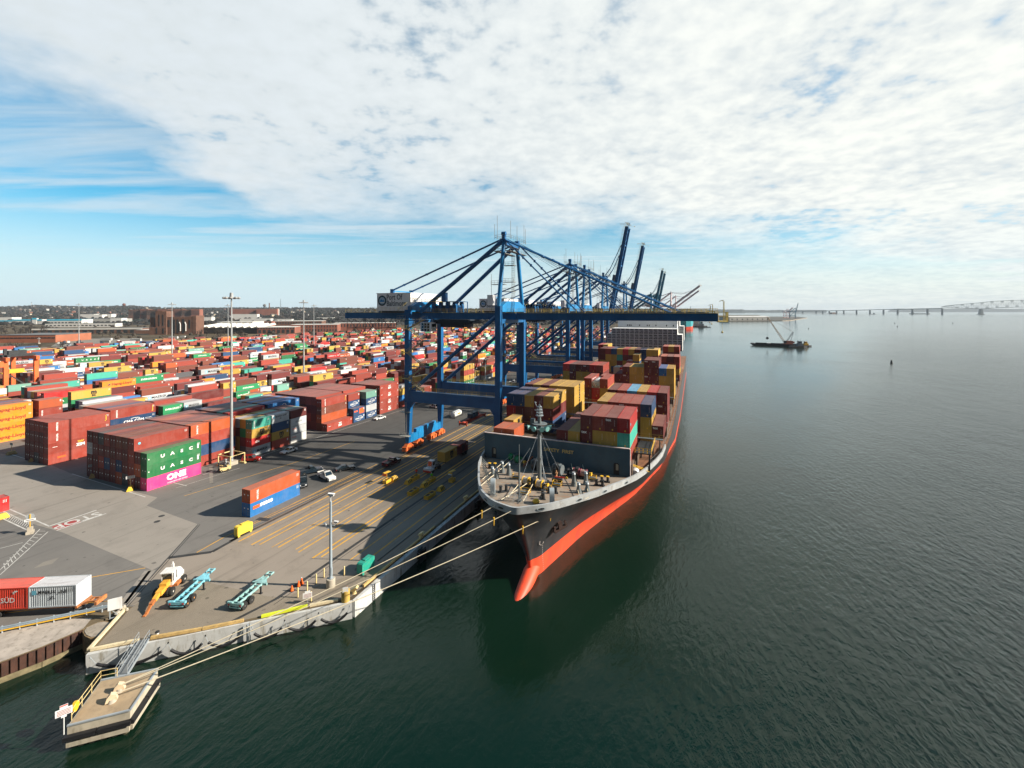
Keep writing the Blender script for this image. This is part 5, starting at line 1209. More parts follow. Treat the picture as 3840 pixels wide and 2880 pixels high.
SPECS=[q for q in SPECS if q['vis'] and pix(q['x'],q['y'],q['z'])[2]>8]
SPECS.sort(key=lambda q:-q['sc'])
LIM=296
near,rest=SPECS[:LIM],SPECS[LIM:]
# ordinal of each row along its block, so that a label can be found by counting from the open ground
rows={}
for q in SPECS:
    if isinstance(q['where'],tuple): rows.setdefault(q['where'][3],set()).add(round(q['where'][4],1))
rows={b:sorted(v) for b,v in rows.items()}
LGW=dict(MAERSK='black lettering beside a star panel',SEALAND='black lettering',MLINE='small black lettering',MSC='stacked black letters',MSCY='stacked gold letters',MSCV='black letters turned sideways',HAPAG='maroon lettering',UASC='four wide white letters',ONE='big white lettering',CMA='white lettering in an oval',EVERGREEN='white lettering',HSUD='white lettering and crossed swoosh',ZIM='white block letters under dots',CAI='short white lettering',VERT='upright white lettering',VERT2='upright lettering and a gold corner mark',CHINA='white lettering',OOCL='small red lettering',COSCO='black lettering',GLOBE='round white emblem',PATCH='orange patches',DIAM='a pale blue spot',ACL='slanted white letters',SAFM='slanted white lettering')
def make_container(q):
    o=link('shipping_container',cbody(q['L'],q['H'],q['front'])); o.location=(q['x'],q['y'],q['z'])
    base=COL[q['c']]; f=rnd.uniform(.82,1.15); o.color=(*[min(1,v*f) for v in base],1)
    w=q['where']
    words=CNAME[q['c']]+(' short' if q['L']<8 else '')+' container'
    if isinstance(w,tuple):
        k,n,ci,blk,y=w; row=rows[blk].index(round(y,1)); rn='front row' if row==0 else ORD[min(row,21)]+' row'
        txt=words+', '+tier(k,n)+', '+('quayside column' if ci==0 else ORD[ci]+' column')+', '+rn+', '+blk
        grp='containers stacked in the yard'
    else: txt=words+', '+w; grp='containers stacked on the ship'
    if q['lg'] in LGW and len((txt+LGW[q['lg']]).split())<14: txt=txt.replace(words,words+' with '+LGW[q['lg']],1)
    tag(o,txt,'shipping container',grp)
    if not q['front'] and q['end']>.1: e=link('door',cdoor(q['H']),o); e.color=o.color
    if q['lg']: link('lettering',logo_mesh(q['lg'],q['L'],q['H']),o)
    if q['front'] and q['endk']: link('end_lettering',end_mesh(q['endk'],q['H']),o)
for q in near: make_container(q)
# everything smaller than those in the picture: one mass
FM=bpy.data.materials.new('far_container_paint'); FM.use_nodes=True; t=NT(FM.node_tree); b=t.n['Principled BSDF']
at=t.new('ShaderNodeAttribute',attribute_name='Col'); o=t.new('ShaderNodeTexCoord').outputs['Object']; n=t.noise(o,0.5,5,0.65)
c=t.mix(t.math('MULTIPLY',t.sm(n,0.4,0.7),0.35),at.outputs['Color'],t.mix(0.5,at.outputs['Color'],(0.09,0.06,0.05)))
t.l.new(c,b.inputs['Base Color']); b.inputs['Roughness'].default_value=.7
wv=t.new('ShaderNodeTexWave',wave_type='BANDS',bands_direction='Y'); wv.inputs['Scale'].default_value=1.14; t.l.new(o,wv.inputs[0])
bp=t.new('ShaderNodeBump'); bp.inputs['Strength'].default_value=.35; bp.inputs['Distance'].default_value=.05; t.l.new(wv.outputs[1],bp.inputs['Height']); t.l.new(bp.outputs[0],b.inputs['Normal'])
CMC=[(0.75,0.75,0.73),(0.02,0.02,0.022),(0.16,0.50,0.66),(0.22,0.02,0.015),(0.75,0.45,0.05),(0.9,0.12,0.02),(0.01,0.03,0.1)]
mb=MB(); rf=(0.40,0.27,0.23); nl=0
for q in rest:
    x,y,z,L,H=q['x'],q['y'],q['z'],q['L'],q['H']; f=rnd.uniform(.8,1.15); c=tuple(min(1,v*f) for v in COL[q['c']]); rc=tuple(a*.66+b_*.34 for a,b_ in zip(c,rf)); dk=tuple(v*.55 for v in c)
    k=len(mb.v); x0,x1=x-1.22,x+1.22
    mb.v+= [(x0,y,z),(x1,y,z),(x1,y+L,z),(x0,y+L,z),(x0,y,z+H),(x1,y,z+H),(x1,y+L,z+H),(x0,y+L,z+H)]
    for fc,cc in (((4,5,6,7),rc),((1,2,6,5),c),((0,1,5,4),c),((0,4,7,3),c),((2,3,7,6),c)): mb.f.append(tuple(i+k for i in fc)); mb.m.append(0); mb.col.append(cc)
    if q['face']>.6:
        mb.add([(x1+.012,y+.1,z),(x1+.012,y+L-.1,z),(x1+.012,y+L-.1,z+.15),(x1+.012,y+.1,z+.15)],[(0,1,2,3)],0,dk)
        mb.add([(x1+.012,y+L-.75,z+H*.6),(x1+.012,y+L-.35,z+H*.6),(x1+.012,y+L-.35,z+H*.85),(x1+.012,y+L-.75,z+H*.85)],[(0,1,2,3)],0,(.6,.6,.58))
        if q['lg'] and pix(x,y)[2]<560 and nl<900 and q['lg'] not in('VERT','VERT2'): logo_geo(mb,q['lg'],L,H,1.23,(x,y,z),CMC); nl+=1
o=mb.build('container_stacks',FM,fix=False); mm=o.data; mm.polygons.foreach_set('material_index',[0]*len(mm.polygons))
tag(o,'far rows of stacked containers in mixed colours filling the rest of the yard','container stacks',kind='stuff')
# ---- refrigerated boxes: the pale wall ahead of the bridge
RW=mat('reefer_white',(0.72,0.73,0.72),0.5,0.06,0.4,dirt=((0.45,0.43,0.4),0.4)); RG=mat('reefer_machinery_grey',(0.36,0.38,0.40),0.6,0.2,1.1,dirt=((0.2,0.2,0.21),0.6)); RD=mat('reefer_grille',(0.13,0.135,0.145),0.6,0.2)
mb=MB(); mb.box(-1.2,1.2,.06,12.1,0,2.85); 
for x in (-1.22,1.10):
    for yy in (0,12.02): mb.box(x,x+.12,yy,yy+.12,0,2.88)
rbody=mb.mesh('body'); rbody.materials.append(RW)
mb=MB(); mb.box(-1.06,1.06,.0,.055,.1,2.75,0); 
for z0,z1,x0,x1 in ((.25,.85,-.9,-.1),(.25,.85,.1,.9),(1.9,2.5,-.8,.8),(1.1,1.5,-.3,.9)): mb.box(x0,x1,-.012,.004,z0,z1,1)
for z in (1.0,1.6,2.6): mb.box(-1.0,1.0,-.018,.002,z,z+.06,2)
runit=mb.mesh('cooling_unit'); [runit.materials.append(q) for q in (RG,RD,RW)]
def reefer(x,y,z,txt):
    o=link('reefer_container',rbody); o.location=(x,y,z); tag(o,txt,'refrigerated container','refrigerated containers before the bridge'); e=link('cooling_unit',runit,o)
    f=rnd.uniform(.7,1.2)
for k in range(7):
    z=12+k*2.9
    if k<3: continue
    lo,hi=(0,16) if k<6 else (1,15)
    for i in range(lo,hi): reefer(-44.6+2.42*(i+.5),246,z,'grey reefer container, %s, %s column from water, bridge wall'%(tier(k,7),ORD[15-i]))
for k,(lo,nn_) in enumerate(((12,4),(12,4),(11,5),(11,4))):
    for i in range(nn_): reefer(-44.6+2.42*(lo+i+.5),282,24+k*2.9,'white reefer container, %s, %s column from water, behind bridge'%(tier(k,4),ORD[nn_-1-i]))
# ---- tank containers
def tank(x,y,z,label,rz=0,writing=True):
    T=thing('tank_container',label,'tank container',(x,y,z),rz)
    mb=MB()
    for sx in (-1.16,1.16):
        for yy in (.06,6.0):
            mb.box(sx-.06,sx+.06,yy-.06,yy+.06,0,2.59)
        for zz in (.06,2.53): mb.box(sx-.06,sx+.06,.06,6.0,zz-.06,zz+.06)
    for yy in (.06,6.0):
        for zz in (.06,2.53): mb.box(-1.16,1.16,yy-.055,yy+.055,zz-.055,zz+.055)
        mb.bar((-1.16,yy,.1),(-.5,yy,1.0),.09); mb.bar((1.16,yy,.1),(.5,yy,1.0),.09)
    mb.build('frame',M_WHITE if not writing else M_DARK,T)
    mb=MB(); mb.path([(0,.12,1.3),(0,.2,1.3),(0,.4,1.3),(0,5.65,1.3),(0,5.85,1.3),(0,5.92,1.3)],[.5,.95,1.12,1.12,.95,.5],20); mb.build('tank',M_WHITE,T,smooth=40)
    mb=MB(); mb.box(-.3,.3,.6,5.4,2.43,2.5); mb.build('walkway',M_STEEL,T)
    if writing:
        mb=MB(); put_text(mb,'VOTAINER',.5,(1.14,3.0,1.4),(0,1,0),(0,0,1),.04,mi=1); mb.box(1.125,1.135,2.6,4.6,1.1,1.7,0); mb.build('lettering',[M_GOLD,M_BLKL],T)
    else:
        mb=MB(); 
        for i,(xx,zz,mi) in enumerate(((-.6,.7,0),(.1,.75,1),(.6,.7,2),(-.4,.3,0),(.35,.28,1))): disc(mb,(xx,.04,zz+.5),(1,0,0),(0,0,1),.16,10,mi)
        mb.build('hazard_placard',[M_RED,M_DARK,M_LBLU],T)
tank(-28.6,138,12+2*2.9,'white tank container between two red boxes in the fourth bay of the ship',writing=False)
tank(-87.2,150.5,.0,'white tank container with a gold mark standing on the asphalt behind the crane leg')
# ================================================================ THINGS ON THE QUAY
DIRY=lambda a,b: math.atan2(-(b[0]-a[0]),b[1]-a[1])       # heading that turns local +y along a->b
def wheel(T,x,y,r,w,rim,n=16,dual=False,name='wheel'):
    mb=MB(); s=1 if x>0 else -1
    mb.lathe([(r*.62,-w/2),(r*.94,-w/2),(r,-w*.3),(r,w*.3),(r*.94,w/2),(r*.62,w/2)],0,0,0,n)
    Mr=Matrix.Rotation(R(90),4,'Y'); mb.v=[tuple(Mr@Vector(v)) for v in mb.v]
    if dual:
        vv=list(mb.v); ff=list(mb.f); mb.add([(vx-s*w*1.15,vy,vz) for vx,vy,vz in vv],ff)
    o=mb.build(name,M_TYRE,T,smooth=40); o.location=(x,y,r)
    mb=MB(); a=s*w*.5; mb.tube((-s*w*.3,0,0),(a*.7,0,0),r*.63,n=12); mb.tube((a*.6,0,0),(a*1.05,0,0),r*.22,n=8); mb.build('rim',rim,o,smooth=30)
    return o
M_RIMW=mat('white_wheel_rim',(0.62,0.60,0.55),0.5,0.1); M_RIMO=mat('orange_wheel_rim',(0.50,0.22,0.06),0.6,0.2); M_RIMS=mat('silver_wheel_rim',(0.42,0.43,0.45),0.35,0.1,metal=.5); M_RIMD=mat('grey_wheel_rim',(0.10,0.10,0.10),0.6,0.2)
M_LAMP=mat('headlamp_glass',(0.75,0.77,0.78),0.15,0.05); M_TAIL=mat('tail_lamp_red',(0.45,0.02,0.02),0.3,0.05); M_CHR=mat('chrome_trim',(0.55,0.56,0.58),0.2,0.05,metal=.8)
def frustum(mb,b0,b1,z0,z1,mi=0):
    (xa,ya0,ya1),(xb,yb0,yb1)=b0,b1
    vs=[(-xa,ya0,z0),(xa,ya0,z0),(xa,ya1,z0),(-xa,ya1,z0),(-xb,yb0,z1),(xb,yb0,z1),(xb,yb1,z1),(-xb,yb1,z1)]
    mb.add(vs,[(0,3,2,1),(4,5,6,7),(0,1,5,4),(1,2,6,5),(2,3,7,6),(3,0,4,7)],mi)
def car(kind,label,loc,rz,col,name=None):
    paint=mat('car_paint_%s'%('_'.join('%02d'%int(c*99) for c in col)),col,0.25,0.04,0.5,spec=.6)
    nm=name or {'sedan':'sedan_car','pickup':'pickup_truck','suv':'off_road_car'}[kind]
    T=thing(nm,label,{'sedan':'car','pickup':'pickup truck','suv':'car'}[kind],(loc[0],loc[1],0.02),rz,'vehicles parked on the terminal')
    if kind=='sedan': L,Wd,h,r=4.85,.91,.86,.33
    elif kind=='suv': L,Wd,h,r=4.6,.93,1.0,.37
    else: L,Wd,h,r=5.8,1.0,1.12,.41
    f=L/2; mb=MB()
    wy0,wy1=-f*.60,f*.62
    def arch(yc): return [(yc+(r+.07)*math.cos(a),r+(r+.07)*math.sin(a)) for a in (0.05,.8,1.57,2.34,3.09)]
    prof=[(f,.35)]+[(f,h*.62),(f-.12,h*.86)]+([(f*.36,h+.02)] if kind!='suv' else [(f*.45,h+.02)])+[(-f+.35,h+.03),(-f+.03,h-.04),(-f,.38)]
    low=[(-f,.30)]+list(reversed(arch(wy0)))+list(reversed(arch(wy1)))+[(f,.30)]
    poly=prof+low; n=len(poly)
    vs=[]; 
    for x in (-Wd,Wd):
        for y,z in poly: t_=1-.10*max(0,(abs(y)-f*.75)/(f*.25)); vs.append((x*t_,y,z))
    mb.add(vs,[tuple(range(n-1,-1,-1)),tuple(range(n,2*n))]+[(i,(i+1)%n,n+(i+1)%n,n+i) for i in range(n)])
    if kind=='pickup':
        mb.box(-Wd+.08,Wd-.08,-f+.06,-f*.10,h+.01,h+.035,1)
        for x in (-Wd,Wd-.08): mb.box(x,x+.08,-f+.02,-f*.10,h,h+.22)
        mb.box(-Wd,Wd,-f,-f+.08,h,h+.22)
        b0,b1,zt=(Wd-.05,-f*.10,f*.42),(Wd-.22,-f*.05,f*.20),1.88
    elif kind=='sedan': b0,b1,zt=(Wd-.04,-f*.76,f*.36),(Wd-.24,-f*.42,f*.06),1.44
    else: b0,b1,zt=(Wd-.04,-f*.93,f*.42),(Wd-.18,-f*.86,f*.12),1.72
    mb.box(-b1[0],b1[0],b1[1],b1[2],zt-.03,zt+.02)
    for x in (-1,1):   # pillars
        for ya,yb in ((b0[1],b1[1]),(b0[2],b1[2]),((b0[1]+b0[2])/2-.15,(b1[1]+b1[2])/2)): mb.bar((x*(b0[0]),ya,h),(x*b1[0],yb,zt),.07)
    mb.build('body',[paint,M_DARK],T,smooth=28)
    mb=MB(); frustum(mb,(b0[0]-.015,b0[1]+.02,b0[2]-.02),(b1[0]-.015,b1[1]+.02,b1[2]-.02),h,zt-.02); mb.build('windows',M_GLASS,T)
    for x in (-Wd+.05,Wd-.05):
        for y in (wy0,wy1): wheel(T,x,y,r,.22,M_RIMS,14)
    for x in (-.62,.62):
        mb=MB(); mb.box(x-.2,x+.2,f-.05,f+.02,h*.62,h*.82); mb.build('headlight',M_LAMP,T)
        mb=MB(); mb.box(x-.2+(.1 if x>0 else -.1),x+.2+(.1 if x>0 else -.1),-f-.02,-f+.05,h*.68,h*.9); mb.build('tail_light',M_TAIL,T)
    mb=MB(); mb.box(-.5,.5,f-.03,f+.015,.42,.6); mb.build('grille',M_CHR if kind=='pickup' else M_DARK,T)
    return T
car('sedan','white saloon car standing beside the four high stack with the grey bottom box',(-110.9,96.0),DIRY((-110.9,98.5),(-111,93)),(0.72,0.73,0.73))
car('suv','red off road car parked by the cream guard frame of the tall light mast',(-114.2,86.6),DIRY((-116,85.5),(-113,87)),(0.42,0.015,0.012))
car('pickup','dark blue pickup truck parked behind the orange and blue container pair, facing away',(-91.6,85.8),DIRY((-92.6,83.4),(-90.3,88)),(0.012,0.022,0.034))
car('pickup','black pickup truck with bright grille at the end of the orange and blue container pair',(-87.4,79.6),DIRY((-89.4,82),(-85.2,78.3)),(0.008,0.012,0.014))
car('pickup','white pickup truck parked nose towards the camera between two black vehicles',(-84.9,84.6),DIRY((-87.9,85.4),(-81.9,83.6)),(0.70,0.68,0.64))
car('sedan','black saloon car standing alone on the apron beyond the white pickup',(-85.0,91.0),DIRY((-86.1,89.1),(-83.9,92.8)),(0.006,0.010,0.014))
car('pickup','maroon pickup truck driving between the crane bogies and the yellow planters',(-76.3,99.1),DIRY((-76.4,96.2),(-76.2,102)),(0.055,0.010,0.020))
car('sedan','old white saloon car standing by the navy containers under the crane',(-112.3,138.6),DIRY((-112,141),(-112.6,136)),(0.70,0.71,0.70))
car('suv','silver van like car half hidden under the near portal beam',(-104.0,164),R(70),(0.45,0.46,0.47))
for x,y,c,l in ((-96,236,(.7,.7,.7),'white pickup truck beside the light mast seen under the second portal beam'),(-84,243,(.68,.68,.66),'white pickup truck right of the light mast seen under the second portal beam')): car('pickup',l,(x,y),R(100),c)
# ---- terminal tractor and its two boxes
def trailer_boxes(o,rz,items,label_of,z=1.42):
    for (c,lg,L,y0,txt) in items:
        q=link('shipping_container',cbody(L,2.59 if L<8 else 2.9,False)); q.location=Vector((o[0],o[1],0))+Matrix.Rotation(rz,3,'Z')@Vector((0,y0,z)); q.rotation_euler[2]=rz; q.color=(*COL[c],1)
        tag(q,txt,'shipping container','containers on trailers'); e=link('door',cdoor(2.59 if L<8 else 2.9),q); e.color=q.color
        if lg: link('lettering',logo_mesh(lg,L,2.59 if L<8 else 2.9),q)
def skeletal(T,L0,L1,m,axles,rim=M_RIMD,neck=None,legs=True,z=1.15):
    mb=MB()
    for x in (-.48,.48): mb.box(x-.07,x+.07,L0,L1,z-.32,z)
    k=L0+.3
    while k<L1-.2: mb.box(-.41,.41,k,k+.1,z-.24,z-.03); k+=.95
    for y in (L0,L1-.25): 
        mb.box(-1.22,-.55,y,y+.25,z-.28,z+.02); mb.box(.55,1.22,y,y+.25,z-.28,z+.02)
    if neck:
        for x in (-.40,.40):
            mb.bar((x*1.2,L1-.1,z-.16),(x,L1+.9,z+.12),.12,.3); mb.bar((x,L1+.9,z+.12),(x,L1+neck,z+.12),.12,.22)
        for f in (1.0,1.7,neck-.12): mb.box(-.36,.36,L1+f-.05,L1+f+.05,z+.03,z+.2)
        mb.add([(-.48,L1-.3,z+.01),(.48,L1-.3,z+.01),(1.05,L1-.15,z+.02),(1.05,L1+.1,z+.02),(.40,L1+.9,z+.24),(-.40,L1+.9,z+.24),(-1.05,L1+.1,z+.02),(-1.05,L1-.15,z+.02)],[(0,1,2,3,4,5,6,7)])
    mb.build('chassis_frame',m,T)
    mb=MB(); mb.box(-1.15,1.15,L0-.06,L0,z-.45,z-.05); [mb.box(x-.12,x+.12,L0-.1,L0-.05,z-.38,z-.2,1) for x in (-.9,.9)]; mb.box(-.9,.9,L0-.05,L0+.02,z-.75,z-.62); mb.build('rear_bumper',[m,M_TAIL],T)
    for y in axles:
        mb=MB(); mb.box(-.95,.95,y-.08,y+.08,.42,.58); mb.box(-.55,-.42,y-.4,y+.4,.5,z-.3); mb.box(.42,.55,y-.4,y+.4,.5,z-.3); mb.build('axle',M_DARK,T)
        for x in (-1.06,1.06): wheel(T,x,y,.52,.27,rim,18,dual=True)
    if legs:
        for x in (-.75,.75):
            mb=MB(); mb.box(x-.09,x+.09,L1-.9,L1-.72,.05,z-.1); mb.box(x-.22,x+.22,L1-1.0,L1-.62,0,.06); mb.build('landing_leg',M_DARK,T)
a,b=(-63.4,102.4),(-62.9,115.2)
rz=DIRY(b,a)
M_TRW=mat('tractor_white',(0.62,0.63,0.64),0.4,0.05)
o=(-63.0,109.4)
T=thing('flatbed_trailer','long dark trailer behind the white terminal tractor, carrying two containers','trailer',(o[0],o[1],0),rz,'trailers'); skeletal(T,-6.3,6.0,M_DARK,(-5.2,-4.0),legs=False)
trailer_boxes(o,rz,(('y','MSC',6.06,0.05,'yellow container on the trailer, right behind the white tractor cab'),('d','MSC',6.06,-6.1,'maroon container at the tail of the trailer behind the white tractor')),None,1.18)
for q in [q for q in C.objects if q.get('group')=='containers on trailers'][-2:]:
    for ch in list(q.children):
        if ch.name.startswith('lettering'): # this side shows the sunless flank: mirror the writing across
            ch.rotation_euler[2]=R(180); ch.location=(0,6.06,0)
T=thing('terminal_tractor','white terminal tractor with a red bumper pulling two containers along the quay','tractor',(-63.5,99.8,0),rz,'vehicles parked on the terminal')
mb=MB(); mb.box(-.5,.5,-2.6,2.4,.55,.95); mb.box(-1.1,1.1,-1.4,-.2,.75,1.1); mb.box(-.35,.35,-2.0,-1.0,.95,1.25); mb.build('chassis_frame',M_DARK,T)
mb=MB(); frustum(mb,(.78,.1,1.75),(.70,.2,1.35),1.0,2.9); mb.box(-1.18,1.18,1.2,2.75,.75,1.12); mb.box(-1.1,1.1,2.35,2.8,1.1,1.32); mb.build('cab',M_TRW,T)
mb=MB(); mb.add([(-.60,1.70,1.62),(.60,1.70,1.62),(.56,1.44,2.72),(-.56,1.44,2.72)],[(0,1,2,3)]); mb.box(-.785,-.76,.4,1.3,1.75,2.6); mb.box(.76,.785,.4,1.3,1.75,2.6); mb.build('cab_window',M_GLASS,T)
mb=MB(); mb.box(-1.2,1.2,2.6,2.85,.35,.78); mb.build('front_bumper',M_RED,T)
mb=MB(); mb.path([(1.15,2.3,1.1),(1.15,2.5,2.4),(1.15,2.0,2.4),(1.15,1.9,1.1)],.03,4); mb.path([(-1.15,2.3,1.1),(-1.15,2.5,2.4),(-1.15,2.0,2.4)],.03,4); mb.build('mirror_frame',M_DARK,T)
for x in (-1.0,1.0):
    wheel(T,x,1.7,.5,.28,M_RIMD); wheel(T,x,-1.5,.5,.28,M_RIMD,dual=True)
    mb=MB(); mb.box(x*.8-.15,x*.8+.15,2.84,2.9,.85,1.0); mb.build('headlight',M_LAMP,T)
# ---- orange and blue pair standing on the apron
def lone(x,y,z,c,lg,H,txt,grp='containers standing on the apron',L=12.19):
    q=link('shipping_container',cbody(L,H,False)); q.location=(x,y,z); q.color=(*COL[c],1); tag(q,txt,'shipping container',grp); e=link('door',cdoor(H),q); e.color=q.color
    if lg: link('lettering',logo_mesh(lg,L,H),q)
lone(-84.45,62.8,0,'u','SEACO',2.75,'blue container with white lettering, under an orange one, alone on the apron'); lone(-84.45,62.8,2.77,'o','VERT',2.75,'orange red container resting on a blue one, alone on the apron')
p=(-133.37,45.97); lone(p[0]-1.3,p[1]-12.2,0,'R','VERT',2.9,'bright red container cut off at the picture edge beside the hatched crossing')
# ---- two skeletal chassis
M_AQ=mat('aqua_paint',(0.20,0.52,0.62),0.5,0.1,0.8,dirt=((0.22,0.16,0.10),0.3)); M_AQ2=mat('worn_aqua_paint',(0.26,0.47,0.46),0.6,0.2,0.9,dirt=((0.16,0.10,0.06),0.6))
for m_,r0,f0,rim,lab in ((M_AQ,(662,2287),(800,2160),M_RIMO,'bright aqua skeletal trailer chassis with orange wheel rims, next to the yellow yard machine'),(M_AQ2,(880,2292),(1022,2172),M_RIMD,'worn aqua skeletal trailer chassis with dark wheels, nearer the orange cones')):
    a=G(*r0); b=G(*f0); a=Vector(a); b=Vector(b); L=(b-a).length; c=(a+b)/2
    T=thing('trailer_chassis',lab,'trailer',(c.x,c.y,0),DIRY(a,b),'empty trailer chassis'); h=L/2
    skeletal(T,-h,h-2.6,m_,(-h+.55,-h+1.85),rim,neck=2.4)
# ---- yellow yard machine with white cab
a=Vector((-73.71,42.85)); b=Vector((-70.52,37.99)); d=(b-a).normalized(); c=Vector((-72.56,41.46))
T=thing('yard_tractor','yellow and white gooseneck yard tractor with its rusty boom lowered to the ground','tractor',(c.x,c.y,0),DIRY(a,b),'vehicles parked on the terminal')
M_MY=mat('machine_yellow',(0.72,0.38,0.05),0.5,0.12,0.8,dirt=((0.35,0.13,0.03),0.5)); M_MR=mat('boom_rust',(0.42,0.14,0.04),0.7,0.25,1.2); M_MW=mat('machine_white',(0.70,0.69,0.66),0.5,0.06,0.8,dirt=((0.3,0.2,0.12),0.3))
mb=MB(); mb.box(-.55,.55,-2.4,1.3,.7,1.15); mb.box(-1.25,1.25,-1.2,-.1,.75,1.15); mb.build('chassis_frame',M_MR,T)
mb=MB(); mb.bar((0,-.2,1.45),(0,2.3,1.2),.8,.6); mb.box(-.45,.45,.1,1.2,1.55,2.0); mb.bar((0,2.2,1.25),(0,3.3,.95),.5,.5); mb.build('boom',M_MY,T)
mb=MB(); mb.bar((0,3.25,.98),(0,4.1,.8),.42,.42); mb.bar((0,4.1,.8),(.1,4.9,.10),.3,.3); mb.bar((.1,4.9,.12),(.15,5.4,.08),.34,.12); mb.build('boom_tip',M_MR,T)
mb=MB(); frustum(mb,(.75,-1.2,.15),(.70,-1.1,.05),1.15,2.95,1)
for x in (-.72,.72):
    for y in (-1.15,.1): mb.bar((x,y,1.1),(x*.96,y*.97,2.95),.1)
mb.box(-.85,.85,-1.3,.35,2.95,3.07); mb.box(-.76,.76,-1.2,.16,1.1,1.6); mb.box(-.78,-.70,-.75,-.2,1.1,2.8); mb.build('cab',[M_MW,M_GLASS],T)
mb=MB(); mb.prism([(-.75,-3.0),(.75,-3.0),(.75,-1.25),(-.75,-1.25)],1.0,1.7); mb.tube((0,-2.9,1.6),(0,-1.3,1.75),.65,n=14); mb.build('engine_hood',M_MW,T,smooth=30)
mb=MB(); mb.tube((.6,-2.6,1.6),(.6,-2.6,3.2),.11,n=8); mb.box(.45,.75,-2.75,-2.45,2.3,2.9); mb.build('exhaust_stack',M_MW,T)
for x,y in ((-1.1,-2.2),(1.1,-2.2),(-1.05,.9),(1.05,.9)): wheel(T,x,y,.62,.36,M_RIMW,18,dual=y>0)
# ---- loaded trailer at the picture's edge
rz=R(-62.7); o=(-84.86,31.9)
T=thing('flatbed_trailer','rusty orange trailer carrying a red and a white container beside the guardrail','trailer',(o[0],o[1],0),rz,'trailers')
M_TRO=mat('trailer_rust_orange',(0.48,0.18,0.06),0.7,0.25,1.0,dirt=((0.12,0.05,0.03),0.6))
skeletal(T,-6.6,6.2,M_TRO,(-5.2,-3.95),M_RIMW,neck=2.3)
mb=MB(); mb.ext([(-6,1.0),(6.1,1.0),(6.1,1.2),(-6,1.2)],.9,1.1); mb.ext([(-6,1.0),(6.1,1.0),(6.1,1.2),(-6,1.2)],-1.1,-.9); mb.bar((-.9,8.3,1.2),(.9,8.3,1.2),.3,.5); mb.build('side_rail',M_TRO,T)
for c,lg,y0,txt in (('R','SUD2',-6.15,'bright red container with white lettering on the rusty trailer'),('g','MLINE',.05,'rusty edged pale blue grey container on the front of the rusty trailer')):
    q=link('shipping_container',cbody(6.06,2.9,True)); q.location=Vector((o[0],o[1],0))+Matrix.Rotation(rz,3,'Z')@Vector((0,y0,1.22)); q.rotation_euler[2]=rz; q.color=(*((0.62,0.05,0.025) if c=='R' else (0.50,0.56,0.60)),1)
    tag(q,txt,'shipping container','containers on trailers'); link('lettering',logo_mesh(lg,6.06,2.9),q)
# ---- forklift and the tall lamp mast with its guard frame
bx,by=(-116.70,82.53)
M_POLE=mat('pole_grey',(0.33,0.35,0.36),0.5,0.1,0.5)
def mast(x,y,h,label,scale=1.0,full=True):
    T=thing('light_mast',label,'light mast',(x,y,0),0,'tall light masts over the yard')
    mb=MB(); mb.tube((0,0,.8),(0,0,h-1),.42*scale,.17*scale,12); mb.build('pole',M_POLE,T,smooth=40)
    mb=MB(); mb.lathe([(1.35*scale,h-1.1),(1.4*scale,h-1.05),(1.35*scale,h-1.0)],0,0,0,14); mb.tube((0,0,h-1),(0,0,h+.3),.5*scale,.4*scale,10)
    for k in range(4): a=k*math.pi/2; mb.bar((0,0,h-1.05),(1.4*scale*math.cos(a),1.4*scale*math.sin(a),h-1.05),.1*scale)
    hd=mb.build('lamp_ring',M_POLE,T)
    for k in range(9 if full else 6):
        a=k*2*math.pi/(9 if full else 6); mb=MB(); mb.lathe([(.15*scale,.1),(.42*scale,-.12),(.45*scale,-.32),(.22*scale,-.5)],1.75*scale*math.cos(a),1.75*scale*math.sin(a),h-.9,10); mb.build('lamp_head',mat('lamp_head_pale',(0.30,0.30,0.29),0.4,0.05),hd,smooth=40)
    mb=MB(); mb.box(-1.1,1.1,-1.1,1.1,0,1.0); mb.build('footing',M_CONC,T)
    return T
T=mast(bx,by,46.5,'tallest light mast on the near asphalt, standing in a cream guard frame')
mb=MB()
for x in (-2.4,2.4):
    for y in (-2.0,2.0): mb.tube((x,y,0),(x,y,3.0),.16,n=8)
for z in (2.95,): mb.path([(-2.4,-2,z),(2.4,-2,z),(2.4,2,z),(-2.4,2,z),(-2.4,-2,z)],.14,8)
for y in (-2.2,2.2): mb.box(-2.6,2.6,y-.2,y+.2,0,.35)
mb.build('guard_frame',M_CREAM,T)
mb=MB(); mb.box(-.6,-.1,-1.6,-1.2,.4,1.9); mb.box(.9,1.2,-1.5,-1.2,0,1.2); mb.build('control_box',M_STEEL,T)
for px,py,dd_,h,l in ((296,1139,506,49.6,'thin light mast beyond the yard, far inland near the dark warehouse'),(645,1136,330,47.5,'thin light mast in the yard, in line with the brick power station'),(855,1142,400,47.3,'faint light mast just inland of the tallest mast'),(1139,1127,255,47.6,'light mast rising from the middle of the yard near the crane'),(1177,1143,450,47.7,'fainter light mast just beside the one near the crane'),(146,1270,560,7.5,'short grey lamp post before the orange brick warehouse'),(1820,1300,262,14,'light mast standing under the second crane, seen between its legs')):
    r=(px-1920)*dd_/1662; mast(r*gx+dd_*fx,r*gy+dd_*fy,h,l,1.15 if h>20 else .8,False)
x,y=(-113.60,78.18)
T=thing('forklift','cream forklift parked beside the guard frame of the tall light mast','forklift',(x,y,0),R(160),'vehicles parked on the terminal')
mb=MB(); mb.box(-.65,.65,-1.2,.9,.35,1.1); mb.box(-.6,.6,-1.35,-.7,.5,1.35); mb.build('body',M_CREAM,T)
